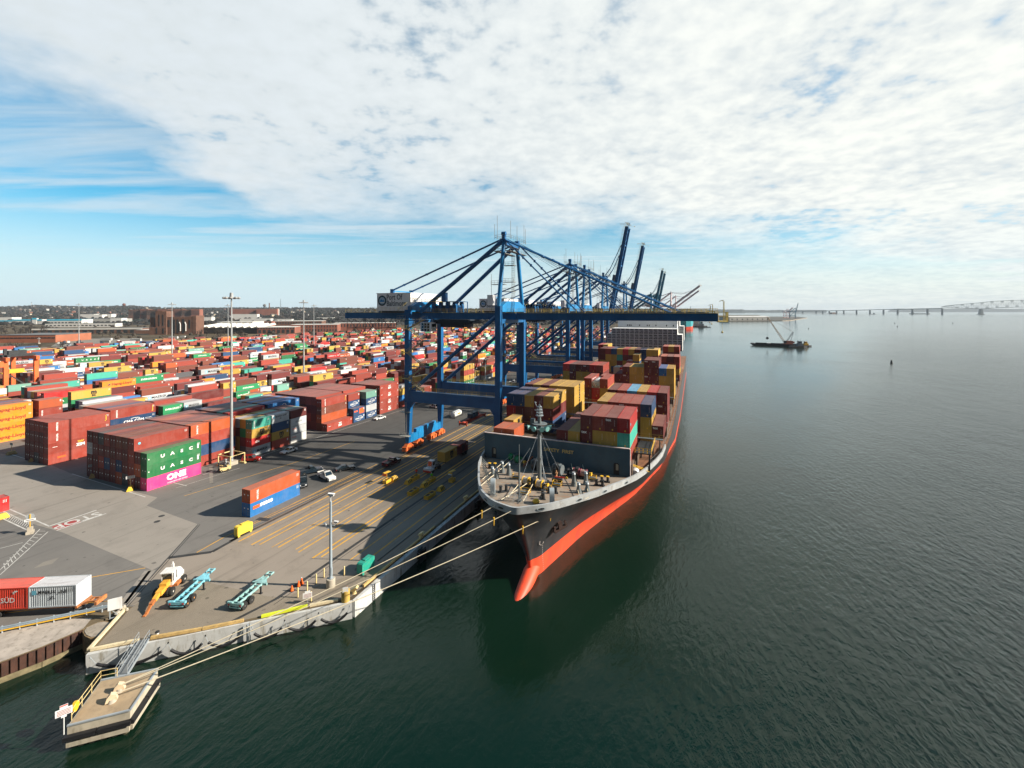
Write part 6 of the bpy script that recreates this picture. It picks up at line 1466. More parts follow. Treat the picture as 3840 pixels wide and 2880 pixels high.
mb=MB(); [mb.bar((x_,y_,1.1),(x_*.9,y_*.8,2.2),.08) for x_ in (-.55,.55) for y_ in (-.6,.7)]; mb.box(-.6,.6,-.6,.7,2.15,2.22); mb.box(-.25,.25,-.5,0,1.1,1.7); mb.build('overhead_guard',M_DARK,T)
mb=MB(); [mb.box(x_-.07,x_+.07,1.0,1.15,.1,2.5) for x_ in (-.35,.35)]; mb.box(-.4,.4,1.0,1.12,2.3,2.4); mb.build('lift_mast',M_DARK,T)
for s in (-.3,.3): mb=MB(); mb.box(s-.06,s+.06,1.1,2.2,.08,.14); mb.build('fork',M_DARK,T)
for x_ in (-.62,.62):
    for y_ in (-.85,.65): wheel(T,x_,y_,.33,.2,M_CREAM,12)
# ---- planters, striped blocks, traffic signs
M_SOIL=mat('planter_soil',(0.06,0.045,0.03),0.95,0.3,3.0)
M_STRB=mat('stripe_black',(0.02,0.02,0.02),0.7,0.1)
def planter(px,py,L,label,sign=None):
    x,y=G(px,py); T=thing('barrier_planter',label,'planter',(x,y,0),R(0),'yellow barrier planters across the lanes')
    mb=MB(); w=.55
    mb.prism([(-w,-L/2),(w,-L/2),(w,L/2),(-w,L/2)],0,.5); 
    for a in ((-w,-w+.08,-L/2,L/2),(w-.08,w,-L/2,L/2),(-w+.08,w-.08,-L/2,-L/2+.08),(-w+.08,w-.08,L/2-.08,L/2),(-w+.08,w-.08,-.04,.04)): mb.box(*a,.5,.82)
    mb.build('box',M_YEL,T); mb=MB(); mb.box(-w+.09,w-.09,-L/2+.09,L/2-.09,.5,.7); mb.build('soil',M_SOIL,T)
    if sign:
        mb=MB(); mb.tube((0,0,.5),(0,0,2.6),.05,n=6); mb.build('post',M_YEL,T)
        mb=MB(); mb.prism([(-.55,-.9),(.1,-1.0),(.6,.8),(-.3,1.0)],2.5,2.62); mb.box(-.6,.6,-1.0,-.94,1.95,2.5,1 if sign=='red' else 0); 
        if sign!='red': mb.box(-.5,.5,-1.02,-.99,1.95,2.25,2)
        mb.build('sign_board',[M_YEL,M_ORNG,M_WHITE],T)
def block(px,py,label,rz=0,m=None,striped=True):
    x,y=G(px,py); T=thing('striped_barrier' if striped else 'concrete_barrier',label,'barrier',(x,y,0),rz,'striped barriers across the lanes' if striped else 'concrete barrier blocks')
    mb=MB(); L=1.0; prof=[(-.62,0),(.62,0),(.62,.25),(.28,.95),(-.28,.95),(-.62,.25)]
    n=6; vs=[(a,y_*(1 if b<.5 else .72),b) for y_ in (-L,L) for a,b in prof]; mb.add(vs,[tuple(range(5,-1,-1)),tuple(range(6,12))]+[(i,(i+1)%6,6+(i+1)%6,6+i) for i in range(6)])
    mb.build('block',m or M_YEL,T)
    if striped:
        mb=MB()
        for k in (-.55,0,.55):
            for s in (-1,1): mb.add([(s*.628,k-.14,.26),(s*.628,k+.14,.26),(s*.295,k+.06,.95),(s*.295,k-.22,.95)],[(0,1,2,3)])
        mb.build('stripe',M_STRB,T)
    return T
planter(1451,1810,1.9,'yellow planter with an orange sign, first across the lanes','red'); planter(1554,1797,3.0,'yellow planter before the worker in a red vest'); planter(1601,1815,2.0,'yellow planter joined to a striped block, before the green jacket'); planter(1620,1803,1.7,'yellow planter at the feet of the worker in green'); planter(1550,1849,3.2,'long yellow planter alone, inland one of the two closest to the camera'); planter(1612,1864,3.2,'long yellow planter alone, closest to the ship of the nearer pair'); planter(1695,1806,1.6,'small yellow planter with a signpost close to the ship','w')
block(1477,1800,'black and yellow striped barrier beside the planter with the orange sign'); block(1532,1812,'black and yellow striped barrier at the end of the planter by the red vest'); block(1591,1824,'black and yellow striped barrier at the end of the planter by the green jacket'); block(1653,1838,'black and yellow striped barrier standing alone near the ship')
def signpost(px,py,label,col,board=True,rz=0):
    T=block(px,py,label,rz,mat('barrier_'+('ochre' if col else 'yellow'),(0.42,0.29,0.12) if col else (0.75,0.5,0.05),0.8,0.2,1.0,dirt=((0.2,0.15,0.08),0.5)),False)
    if board:
        mb=MB(); mb.tube((0,0,.9),(0,0,3.4),.06,n=6); mb.build('post',M_CREAM,T)
        mb=MB(); mb.box(-.8,.8,-.05,.0,2.7,3.35); [mb.box(-.7,.7,-.06,-.052,2.78+.2*k,2.86+.2*k,1) for k in range(3)]; mb.build('sign_board',[M_WHITE if not col else M_LGREY,M_DARK],T)
signpost(43,1704,'ochre barrier block carrying a small sign, left of the five wide red stack',True); signpost(121,1729,'ochre barrier block without a sign, at the foot of the five wide red stack',True,False,R(60)); signpost(347,1790,'ochre barrier block with a sign at the corner of the wide dark stack',True,rz=R(60)); signpost(489,1838,'yellow barrier block with a white sign before the pink container',False,rz=R(60)); signpost(4,1945,'yellow barrier block by the hatched crossing at the picture edge',False,False)
x,y=(-115.75,42.60); T=thing('stop_sign','stop sign seen from behind, on a worn white concrete block by the hatched lines','road sign',(x,y,0),R(60),'road signs')
mb=MB(); mb.prism([(-.5,-.6),(.5,-.6),(.5,.6),(-.5,.6)],0,.5); mb.prism([(-.35,-.4),(.35,-.4),(.35,.4),(-.35,.4)],.5,1.2); mb.build('block',M_CONC,T)
mb=MB(); mb.box(-.07,.07,-.05,.05,.5,3.6); mb.build('post',M_YEL,T)
mb=MB(); disc(mb,(0,.08,3.1),(1,0,0),(0,0,1),.62,8); disc(mb,(0,.10,3.1),(1,0,0),(0,0,1),.62,8); mb.build('plate',M_STEEL,T)
mb=MB(); mb.box(-.75,.75,-.1,-.06,2.35,2.75); mb.box(-.6,.5,-.12,-.101,2.5,2.6,1); mb.build('arrow_plate',[M_WHITE,M_STRB],T)
# ---- workers
def person(px,py,label,jac,crouch=False,rz=0.0):
    x,y=G(px,py); z=-.42 if crouch else 0
    me=bpy.data.meshes.new('person')
    J=[(0,0,.95),(0,0,1.2),(0,0,1.42),(0,.02,1.52),(0,.03,1.66),(0,.03,1.76),(-.19,0,1.41),(-.27,.02,1.15),(-.25,.16,.95),(.19,0,1.41),(.28,.05,1.16),(.3,.22,1.12),(-.1,0,.9),(-.12,.03,.48),(-.13,0,.08),(-.13,.14,.03),(.1,0,.9),(.12,.03,.48),(.13,0,.08),(.13,.14,.03)]
    E_=[(0,1),(1,2),(2,3),(3,4),(4,5),(2,6),(6,7),(7,8),(2,9),(9,10),(10,11),(0,12),(12,13),(13,14),(14,15),(0,16),(16,17),(17,18),(18,19)]
    if crouch: J=[(a,b+(c-.9)*.45 if c>.9 else b,c-(.16 if c>.4 else 0)-(.18*(c-.9) if c>.9 else 0)) for a,b,c in J]
    me.from_pydata(J,E_,[]); o=bpy.data.objects.new('person',me); C.objects.link(o); o.location=(x,y,0); o.rotation_euler[2]=rz
    sk=o.modifiers.new('skin','SKIN'); rad=[.15,.16,.17,.065,.10,.085,.08,.055,.045,.08,.055,.045,.10,.075,.055,.05,.10,.075,.055,.05]
    for v,r_ in zip(me.skin_vertices[0].data,rad): v.radius=(r_,r_*.85)
    me.skin_vertices[0].data[0].use_root=True
    s_=o.modifiers.new('smooth','SUBSURF'); s_.levels=1; s_.render_levels=1
    me.materials.append(mat('work_trousers',(0.02,0.022,0.03),0.8,0.2)); tag(o,label,'person','workers on the quay')
    P_=lambda i: Vector(J[i])
    mb=MB(); mb.path([P_(0)-Vector((0,0,.08)),P_(1),P_(2)+Vector((0,0,.06))],[.185,.20,.17],10); mb.path([P_(6),P_(7),P_(8)],[.10,.075,.06],8); mb.path([P_(9),P_(10),P_(11)],[.10,.075,.06],8); mb.build('jacket',jac,o,smooth=60)
    c=P_(4); mb=MB(); mb.lathe([(.145,0.02),(.14,.09),(.09,.15),(.02,.17)],c.x,c.y,c.z+.02,12); mb.build('helmet',M_WHITE,o,smooth=50)
    mb=MB(); mb.lathe([(.04,-.12),(.09,-.08),(.105,0),(.09,.06)],c.x,c.y,c.z,10); mb.lathe([(.01,0),(.02,.02),(.01,.05)],c.x,c.y+.105,c.z-.03,6); mb.build('face',mat('skin_tone',(0.42,0.25,0.18),0.6,0.05),o,smooth=50)
person(1562,1782,'worker in a red vest and white helmet standing behind a yellow planter',mat('red_vest',(0.75,0.06,0.03),0.7,0.05),rz=R(40)); person(1619,1793,'worker in a bright green jacket bending behind a yellow planter',mat('green_vest',(0.16,0.80,0.02),0.7,0.05),True,R(200))
# ---- boxes of plant
def plantbox(px,py,label,m,L,rz):
    x,y=G(px,py); T=thing('cable_winch_box',label,'steel box',(x,y,0),rz,'steel plant boxes')
    mb=MB(); mb.ext([(-L/2,.35),(L/2,.35),(L/2,1.75),(L/2-.2,1.9),(-L/2+.2,1.9),(-L/2,1.75)],-.55,.55); mb.box(-.5,.5,-L/2+.1,-L/2+.5,0,.36); mb.box(-.5,.5,L/2-.5,L/2-.1,0,.36); mb.build('casing',m,T)
    mb=MB(); mb.box(-.3,.3,-.5,.5,1.9,2.05); mb.tube((0,L/2,1.5),(0,L/2+.45,1.5),.08,n=6,mi=1); mb.build('hatch',[m,M_DARK],T)
plantbox(913,2002,'bright yellow steel box standing at the bend of the dark rail joint',mat('bright_yellow',(0.85,0.60,0.06),0.5,0.05,0.6,dirt=((0.4,0.28,0.08),0.4)),2.9,R(-3)); plantbox(1372,2140,'teal green steel box at the end of the quay rails',mat('teal_green',(0.015,0.30,0.22),0.5,0.12,0.8,dirt=((0.25,0.25,0.12),0.35)),2.9,R(0))
# ---- posts, cones, camera pole, drum, signs
for px,py,l in ((1117,2241,'beside the orange cones, closest to the wall joint'),(1152,2216,'second in the row past the cones'),(1186,2188,'third in the row past the cones'),(1215,2166,'last of the row, inland of the camera pole'),(1291,2158,'alone on the water side of the camera pole'),(1167,2256,'closest to the small white sign')):
    x,y=G(px,py); T=thing('bollard_post','slim cream bollard post, '+l,'bollard',(x,y,0),0,'slim cream posts round the camera pole')
    mb=MB(); mb.lathe([(.10,0),(.10,1.42),(.06,1.48)],0,0,0,10); mb.build('tube',M_CREAM,T,smooth=40); mb=MB(); mb.lathe([(.16,0),(.16,.05)],0,0,0,10); mb.build('collar',M_DARK,T)
for px,py,h,l in ((1095,2216,.8,'smallest orange traffic cone, closest to the wall joint'),(1120,2199,.85,'middle orange traffic cone of the three'),(1131,2190,1.0,'tallest orange traffic cone, with a white tip')):
    x,y=G(px,py); T=thing('traffic_cone',l,'traffic cone',(x,y,.02),.3,'orange traffic cones')
    mb=MB(); mb.lathe([(.27,.04),(.06,h)],0,0,0,12); mb.build('cone',M_ORNG,T,smooth=40); mb=MB(); mb.box(-.3,.3,-.3,.3,0,.05); mb.build('base',M_STRB if h<.9 else M_ORNG,T)
    if h>.9: mb=MB(); mb.lathe([(.085,h*.86),(.065,h+.005)],0,0,0,12); mb.build('white_tip',M_WHITE,T)
x,y=(-51.16,51.79); T=thing('camera_pole','tall pale blue grey pole with white surveillance cameras near the quay corner','camera pole',(x,y,0))
M_CP=mat('camera_pole_blue_grey',(0.30,0.36,0.41),0.45,0.06); M_CAMW=mat('camera_white',(0.76,0.76,0.75),0.4,0.03)
mb=MB(); mb.lathe([(.66,0),(.66,1.25),(.6,1.3)],0,0,0,20); mb.build('footing',M_CONC,T,smooth=40)
mb=MB(); mb.tube((0,0,1.3),(0,0,13.0),.24,.17,16); mb.box(-.3,.3,-.3,.3,1.3,1.36); mb.box(.18,.26,-.12,.12,1.8,3.0); mb.build('pole',M_CP,T,smooth=40)
mb=MB(); mb.tube((0,0,13.0),(0,0,13.8),.06,n=8); mb.box(-.14,.14,-.1,.1,13.6,13.8); mb.build('bracket',M_CAMW,T)
for k,(cx_,cy_,cz_,dx_,dy_,sz) in enumerate(((.05,0,14.0,.9,.35,1.25),(-.75,-.3,9.5,-.9,.2,.8),(.75,.3,9.85,.9,.4,.8))):
    dv=Vector((dx_,dy_,-.1)).normalized()*.35*sz; c_=Vector((cx_,cy_,cz_)); mb=MB(); mb.bar(c_-dv,c_+dv,.26*sz,.24*sz); mb.bar(c_-dv+Vector((0,0,.14*sz)),c_+dv*1.35+Vector((0,0,.14*sz)),.34*sz,.04)
    if k: mb.path([(0,0,cz_-.55),(cx_*.7,cy_*.7,cz_-.55),(cx_,cy_,cz_-.15)],.05,6)
    mb.build('camera',M_CAMW,T)
x,y=(-46.72,50.14); T=thing('mooring_bollard','stout yellow concrete filled drum bollard at the quay corner with a white notice','bollard',(x,y,0),R(40))
mb=MB(); mb.lathe([(.58,0),(.58,1.55),(.45,1.62)],0,0,0,20); mb.build('drum',mat('drum_ochre',(0.50,0.33,0.07),0.7,0.15,1.0,dirt=((0.28,0.22,0.12),0.5)),T,smooth=40)
mb=MB(); mb.box(-.38,.38,-.5,-.46,1.45,2.2); mb.tube((.2,-.4,1.6),(.2,-.4,2.35),.04,n=5,mi=1); mb.build('notice',[M_WHITE,M_MR],T)
for px,py,l in ((1328,2224,'cream mooring cleat beside the yellow drum bollard'),(1578,2014,'cream mooring cleat in shade on the long quay edge'),(1745,1874,'cream mooring cleat beside the ship bow')):
    x,y=G(px,py); T=thing('mooring_cleat',l,'cleat',(x,y,0),R(20),'mooring cleats on the quay edge')
    mb=MB(); mb.lathe([(.38,0),(.26,.15),(.24,.5)],0,0,0,12); mb.build('base',M_CREAM,T,smooth=40); mb=MB(); mb.add([(a,b,c) for b in (-.34,.34) for a,c in ((-.5,.45),(.15,.35),(.6,.85),(.35,1.0),(-.2,.72))],[(0,1,2,3,4),(9,8,7,6,5)]+[(i,(i+1)%5,5+(i+1)%5,5+i) for i in range(5)]); mb.build('horn',M_CREAM,T)
x,y=(-51.35,47.60); T=thing('notice_board','small white notice board on the quay edge above the lime beam','sign',(x,y,0),R(45))
mb=MB(); mb.tube((0,0,0),(0,0,1.0),.04,n=6); mb.build('post',M_STEEL,T); mb=MB(); mb.box(-.6,.6,-.03,.03,.75,1.5); mb.box(-.35,.35,-.03,.03,1.5,1.75); [mb.box(-.5,.5,-.042,-.031,.85+.15*k,.90+.15*k,1) for k in range(4)]; mb.build('board',[M_WHITE,M_MARL],T)
x,y=(-64.03,35.39); T=thing('small_bollard','small black topped white bollard near the gangway','bollard',(x,y,0)); mb=MB(); mb.lathe([(.16,0),(.16,.5)],0,0,0,10); mb.build('tube',M_WHITE,T); mb=MB(); mb.lathe([(.24,.5),(.26,.6),(.2,.66)],0,0,0,10); mb.build('cap',M_STRB,T)
# ---- guardrail along the inlet road, with its board
a=Vector((*(-84.55,26.84),0)); b=Vector((*(-74.85,36.74),0)); T=thing('guardrail','steel and yellow guardrail along the road above the sheet pile wall','guardrail',(0,0,0))
mb=MB(); n_=(b-a).normalized(); s_=Vector((n_.y,-n_.x,0))
for z0,z1,o in ((.55,.68,.09),(.68,.76,.03),(.76,.9,.09)): mb.bar(a+s_*o+Vector((0,0,(z0+z1)/2)),b+s_*o+Vector((0,0,(z0+z1)/2)),.05,z1-z0)
mb.build('rail_beam',mat('rail_galvanised_blue',(0.36,0.46,0.54),0.4,0.08,0.6,0.4),T)
mb=MB(); mb.bar(a+s_*.06+Vector((0,0,.36)),b.lerp(a,.2)+s_*.06+Vector((0,0,.36)),.06,.14); mb.build('rub_rail',M_YEL,T)
for k in range(9):
    p=a.lerp(b,k/8.2); mb=MB(); mb.box(p.x-.07,p.x+.07,p.y-.07,p.y+.07,0,.95); mb.build('post',M_STEEL,T)
p=(-73.54,34.89); T=thing('notice_board','large white blank board on a grey frame beside the guardrail end','sign',(p[0],p[1],0),R(-38)); mb=MB(); mb.box(-.06,.06,-.06,.06,0,2.3); mb.bar((0,0,.1),(0,1.2,.1),.1); mb.bar((0,0,1.4),(0,1.0,.1),.06); mb.build('frame',M_STEEL,T); mb=MB(); mb.box(.08,.14,-.2,1.3,1.2,2.75); mb.build('board',M_WHITE,T)
rr_=random.Random(3)
for px,py in ((463,2281),(452,2285),(475,2290),(440,2302),(441,2305)):
    x,y=G(px,py); mb=MB(); rr0=.22+.25*rr_.random(); mb.lathe([(rr0*.6,0),(rr0,.12),(rr0*.75,.35),(rr0*.2,.45)],0,0,0,7); o=mb.build('boulder',M_CONC); o.location=(x,y,0); o.rotation_euler=(.3*rr_.random(),.2,rr_.random()*3); tag(o,'small pale rubble stone at the corner where the guardrail ends','stone','rubble stones at the guardrail end')
# ---- mooring dolphin, gangway and lines
DA,DB,DC,DD=[Vector((*G(*p),0)) for p in ((378,2553),(592,2510),(488,2665),(252,2724))]
cc=(DA+DB+DC+DD)/4
M_DOL=mat('dolphin_deck',(0.36,0.27,0.17),0.9,0.12,0.6,bump=.15,dirt=((0.2,0.15,0.1),0.5)); M_DOLS=mat('dolphin_side',(0.40,0.36,0.28),0.85,0.15,0.6,dirt=((0.2,0.17,0.12),0.6),streak=1)
T=thing('mooring_dolphin','square concrete mooring platform standing in the water off the quay tip','mooring platform',(0,0,0))
mb=MB(); mb.prism([tuple(v[:2]) for v in (DA,DD,DC,DB)],-2.0,-.0); mb.build('concrete_block',M_DOLS,T)
mb=MB(); q=[cc+(v-cc)*.955 for v in (DA,DD,DC,DB)]; mb.prism([tuple(v[:2]) for v in q],.0,.02); mb.build('deck_surface',M_DOL,T)
mb=MB(); 
for a,b in ((DD,DC),(DC,DB),(DB,DA)): mb.bar(a+Vector((0,0,.07)),b+Vector((0,0,.07)),.18,.14)
mb.build('kerb_rim',M_STEEL,T)
for a,b in ((DD,DC),(DC,DB)):
    e=(b-a).normalized(); nn=Vector((e.y,-e.x,0)); 
    if nn.dot(a-cc)<0: nn=-nn
    for f0,f1 in ((-.04,.47),(.49,1.03)):
        mb=MB(); p0=a.lerp(b,f0)+nn*.22; p1=a.lerp(b,f1)+nn*.22; mb.bar(p0+Vector((0,0,-1.05)),p1+Vector((0,0,-1.05)),.42,.42); mb.build('rubber_fender',M_BLACK,T)
    mb=MB(); mb.bar(a+nn*.12+Vector((0,0,-1.75)),b+nn*.12+Vector((0,0,-1.75)),.24,.5); mb.build('lower_beam',M_DOLS,T)
for k in range(5):
    p=DD.lerp(DC,.15+.2*k); p=p+(cc-p)*.12; mb=MB(); mb.tube((p.x,p.y,-5),(p.x,p.y,-1.9),.3,n=10); mb.build('pile',M_ALGA,T)
mb=MB(); rails(mb,[DD.lerp(DA,.12),DA,DA.lerp(DB,.28)],1.1,1.5,.035); mb.build('guard_rail',M_CREAM,T)
for px,py,l in ((449,2592,1),(420,2632,2)):
    x,y=G(px,py); q=thing('quick_release_hook','pale mooring hook on the concrete platform, '+('the one closer to the gangway' if l==1 else 'the one closer to the yellow life ring box'),'mooring hook',(x,y,.02),R(-50+8*l),'mooring hooks on the platform')
    mb=MB(); mb.lathe([(.42,0),(.36,.12),(.30,.35)],0,0,0,14); mb.build('base',M_CONC,q,smooth=40)
    mb=MB(); mb.add([(a,b,c) for a in (-.22,.22) for b,c in ((-.55,.1),(.5,.2),(.35,.75),(-.1,.95),(-.4,.6))],[(0,1,2,3,4),(9,8,7,6,5)]+[(i,(i+1)%5,5+(i+1)%5,5+i) for i in range(5)]); mb.build('hook_body',mat('hook_cream',(0.66,0.53,0.36),0.6,0.12,1.5,dirt=((0.3,0.2,0.12),0.4)),q)
p=DD.lerp(DA,.26)+(DD-DC).normalized()*.12; T=thing('life_ring_box','yellow life ring case hanging on the platform railing','life ring',(p.x,p.y,.35),DIRY(DD,DA)); mb=MB(); mb.tube((-.12,0,.45),(.12,0,.45),.48,n=20); mb.build('case',M_YEL,T,smooth=40); mb=MB(); mb.tube((.12,0,.45),(.16,0,.45),.36,n=20); mb.build('lid',mat('lid_amber',(0.8,0.45,0.02),0.5,0.05),T)
p=DD+(DD-cc).normalized()*.25; T=thing('notice_board','white warning signs on a pole at the outer corner of the mooring platform','sign',(p.x,p.y,0),R(62)); mb=MB(); mb.tube((0,0,-.6),(0,0,2.1),.045,n=6); mb.build('post',M_WHITE,T); mb=MB(); mb.box(-.62,.62,-.04,0,1.35,2.05); mb.box(-.30,.30,-.04,0,2.08,2.4); mb.box(-.2,.2,-.04,0,1.15,1.33); [mb.box(-.5,.5,-.052,-.041,1.45+.14*k,1.5+.14*k,1) for k in range(4)]; mb.box(-.28,.28,-.052,-.041,2.28,2.38,2); mb.build('board',[M_WHITE,M_MARL,M_RED],T)
a=Vector((*(-64.84,34.36),0)); b=Vector((*(-60.81,29.93),0)); T=thing('gangway','sloping steel gangway between the quay edge and the mooring platform','gangway',(0,0,0)); e=(b-a).normalized(); s_=Vector((e.y,-e.x,0))
mb=MB(); mb.bar(a+Vector((0,0,.08)),b+Vector((0,0,.1)),1.0,.08); mb.build('walkway',mat('walkway_grey',(0.15,0.16,0.165),0.7,0.1,1.0),T)
for k in (-1,1):
    mb=MB(); p0=a+s_*.55*k; p1=b+s_*.55*k; mb.bar(p0+Vector((0,0,.05)),p1+Vector((0,0,.05)),.1,.3); rails(mb,[p0+Vector((0,0,.1)),p1+Vector((0,0,.1))],1.05,1.3,.03); mb.build('side_railing',M_STEEL,T)
def rope(p0,p1,sag,r,label,twist=None):
    p0=Vector(p0); p1=Vector(p1); pts=[p0.lerp(p1,i/24)-Vector((0,0,sag*4*(i/24)*(1-i/24))) for i in range(25)]
    T=thing('mooring_line',label,'mooring line',tuple(p1),0,'mooring lines from the ship to the platform'); mb=MB(); mb.path([p-p1 for p in pts],r,7); mb.build('rope',M_ROPE,T,smooth=60)
    if twist:
        for f in twist:
            p=p0.lerp(p1,f)-p1-Vector((0,0,sag*4*f*(1-f))); mb=MB(); mb.tube(p+Vector((0,0,.35)),p-Vector((0,0,.9)),.12,.05,n=6); mb.build('chafe_tag',M_YEL,T)
ch=lambda s,u: hpf(s,u,zd(hpf(s,u,9).y))+Vector((0,0,.42))
h1=Vector((*(-58.63,28.71),.75)); h2=Vector((*(-57.80,27.61),.75))
rope(ch(-1,1.6)+Vector((0,-.1,0)),h1+Vector((.2,.1,0)),.5,.05,'white mooring line from the bow, inland one of the upper pair',(.05,))
rope(ch(-1,.3)+Vector((0,-.1,0)),h1+Vector((.25,0,0)),.6,.05,'white mooring line from the bow, lower one of the upper pair',(.06,))
rope(ch(1,3.6)+Vector((.1,-.1,0)),h2,.9,.06,'thick tan mooring line sweeping lowest from the bow to the platform',(.12,.2))
# ---- orange yard gantry at the picture's edge
T=thing('yard_gantry','orange rubber tyred yard gantry crane with a yellow spreader among the stacks','yard crane',(-299,103,0))
M_OG=mat('gantry_orange',(0.72,0.13,0.03),0.5,0.12,0.3)
for x in (-11,11):
    for y in (-5,5): mb=MB(); mb.box(x-.7,x+.7,y-.75,y+.75,1.2,19); mb.build('leg',M_OG,T)
    mb=MB(); mb.box(x-.6,x+.6,-6.5,6.5,1.2,2.4); mb.build('sill_beam',M_OG,T)
    for y in (-5.6,-3.8,3.8,5.6): wheel(T,x+.01,y,.8,.5,M_RIMD,12)
for y in (-5,5): mb=MB(); mb.box(-13,13,y-.6,y+.6,19,20.6); mb.build('girder',M_OG,T)
mb=MB(); mb.box(4,9.5,-5.5,5.5,20.7,21.6); mb.box(5,8,-3,3,21.6,23.4); mb.box(8.5,9.5,-5,-4,20,24.5); mb.build('trolley',M_DARK,T)
mb=MB(); mb.box(10.2,12.4,-8.4,-6,16.5,19); mb.build('operator_cab',M_OG,T)
mb=MB(); mb.box(5.4,7.8,-6,6,13.0,13.5); mb.box(6,7.2,-2.5,2.5,13.5,14.8); mb.build('spreader',M_YEL,T)
mb=MB(); [mb.tube((6.6+a_,b_,14.8),(6.6+a_,b_,20.8),.05,n=4) for a_ in (-.5,.5) for b_ in (-2,2)]; mb.build('hoist_rope',M_CABLE,T)
mb=MB(); mb.bar((11.9,-3.8,12.5),(11.9,4.2,4.5),.25,.5); rails(mb,[(11.9,-4.2,13),(11.9,3.8,5)],1.0,1.5); mb.build('stair',M_DARK,T)
# ================================================================ BEYOND THE YARD
def at(px,y,d):
    """point at depth d seen at (px,y)"""
    r=(px-1920)*d/1662; return Vector((r*gx+d*fx,r*gy+d*fy,42-(y-1164)*d/1662))
M_WOOD=mat('bare_wood_brown',(0.050,0.043,0.038),0.95,0.35,0.01,spec=.1); M_WOOD2=mat('evergreen_wood',(0.022,0.032,0.024),0.95,0.3,0.02,spec=.1)
# hills to the north, wooded
def hill_mat():
    m=bpy.data.materials.new('wooded_hills'); m.use_nodes=True; t=NT(m.node_tree); b=t.n['Principled BSDF']; o=t.new('ShaderNodeTexCoord').outputs['Object']
    n=t.noise(o,0.004,6,0.7); n2=t.noise(o,0.03,4,0.7)
    c=t.mix(t.sm(n,0.4,0.62),(0.030,0.031,0.033),(0.060,0.052,0.044)); c=t.mix(t.math('MULTIPLY',t.sm(n2,0.5,0.62),0.7),c,(0.026,0.030,0.028))
    t.l.new(c,b.inputs['Base Color']); b.inputs['Roughness'].default_value=1; b.inputs['Specular IOR Level'].default_value=0.05; return m
TOPS=[(-300,1156),(0,1153),(60,1151),(130,1147),(190,1148),(250,1150),(300,1152),(360,1151),(440,1149),(500,1149),(560,1153),(640,1156),(760,1157),(900,1156.5),(1050,1156),(1300,1157),(1700,1158.5),(2250,1160),(2620,1161)]
HD=(1250,1650,2100,2600,3100,3600,4300,5200)
def htop(px): return 42-(interp(TOPS,px)-1164)*3600/1662
def hz_(px,d):
    f=interp([(1250,0.0),(1650,.08),(2100,.24),(2600,.48),(3100,.76),(3600,1),(4300,.92),(5200,.7)],d)
    return htop(px)*f-.5
mb=MB(); cols=list(range(-300,2621,40)); vs=[]
for d_ in HD:
    for px in cols: p=at(px,1164,d_); p.z=hz_(px,d_)+ (4*math.sin(px*.021+d_*.003)+3*math.sin(px*.057-d_*.002) if 1300<d_ else 0); vs.append(p)
n=len(cols); mb.add(vs,[(k*n+i,k*n+i+1,(k+1)*n+i+1,(k+1)*n+i) for k in range(len(HD)-1) for i in range(n-1)])
struct('wooded_hills',hill_mat(),mb,smooth=60)
rw=random.Random(5)
def blob(mb,c,r,h,col):
    n=5; a0=rw.random()*6; vs=[]
    for zf,rf in ((0,.75),(.5,1.0),(.85,.6)):
        for i in range(n): a=a0+i*2*math.pi/n+zf; q=r*rf*rw.uniform(.75,1.2); vs.append((c.x+q*math.cos(a),c.y+q*math.sin(a),c.z+h*zf*rw.uniform(.9,1.1)))
    vs.append((c.x,c.y,c.z+h)); fs=[(k*n+i,k*n+(i+1)%n,(k+1)*n+(i+1)%n,(k+1)*n+i) for k in range(2) for i in range(n)]+[(2*n+i,2*n+(i+1)%n,3*n) for i in range(n)]
    mb.add(vs,fs,0,col)
VC=bpy.data.materials.new('winter_woodland'); VC.use_nodes=True; t=NT(VC.node_tree); b=t.n['Principled BSDF']; t.l.new(t.new('ShaderNodeAttribute',attribute_name='Col').outputs['Color'],b.inputs['Base Color']); b.inputs['Roughness'].default_value=1; b.inputs['Specular IOR Level'].default_value=.05
mb=MB()
for k in range(9000):
    u=rw.random(); d_=1250+2500*u**.8; px=rw.uniform(-120,2560); 
    if px>1300 and rw.random()<.55: continue
    p=at(px,1164,d_); p.z=hz_(px,d_)-1.5; g_=rw.random(); base=(0.034,0.032,0.032) if g_<.74 else ((0.018,0.026,0.024) if g_<.92 else (0.065,0.053,0.042)); f=rw.uniform(.7,1.3)
    s=rw.uniform(.7,1.5); blob(mb,p,6.5*s,9*s,tuple(v*f for v in base))
for k in range(1300):
    d_=rw.uniform(640,1250) if k<700 else rw.uniform(1300,1570); px=rw.uniform(-100,1350) if k<700 else rw.uniform(450,1350); p=at(px,1164,d_); p.z=0
    if rw.random()<.5: continue
    f=rw.uniform(.7,1.25); s=rw.uniform(.4,.9); blob(mb,p,5*s,6*s,tuple(v*f for v in (0.06,0.05,0.04)))
o=mb.build('winter_woodland',VC,fix=False); tag(o,'bare winter woodland covering the distant hillside beyond the yard','woodland',kind='stuff')
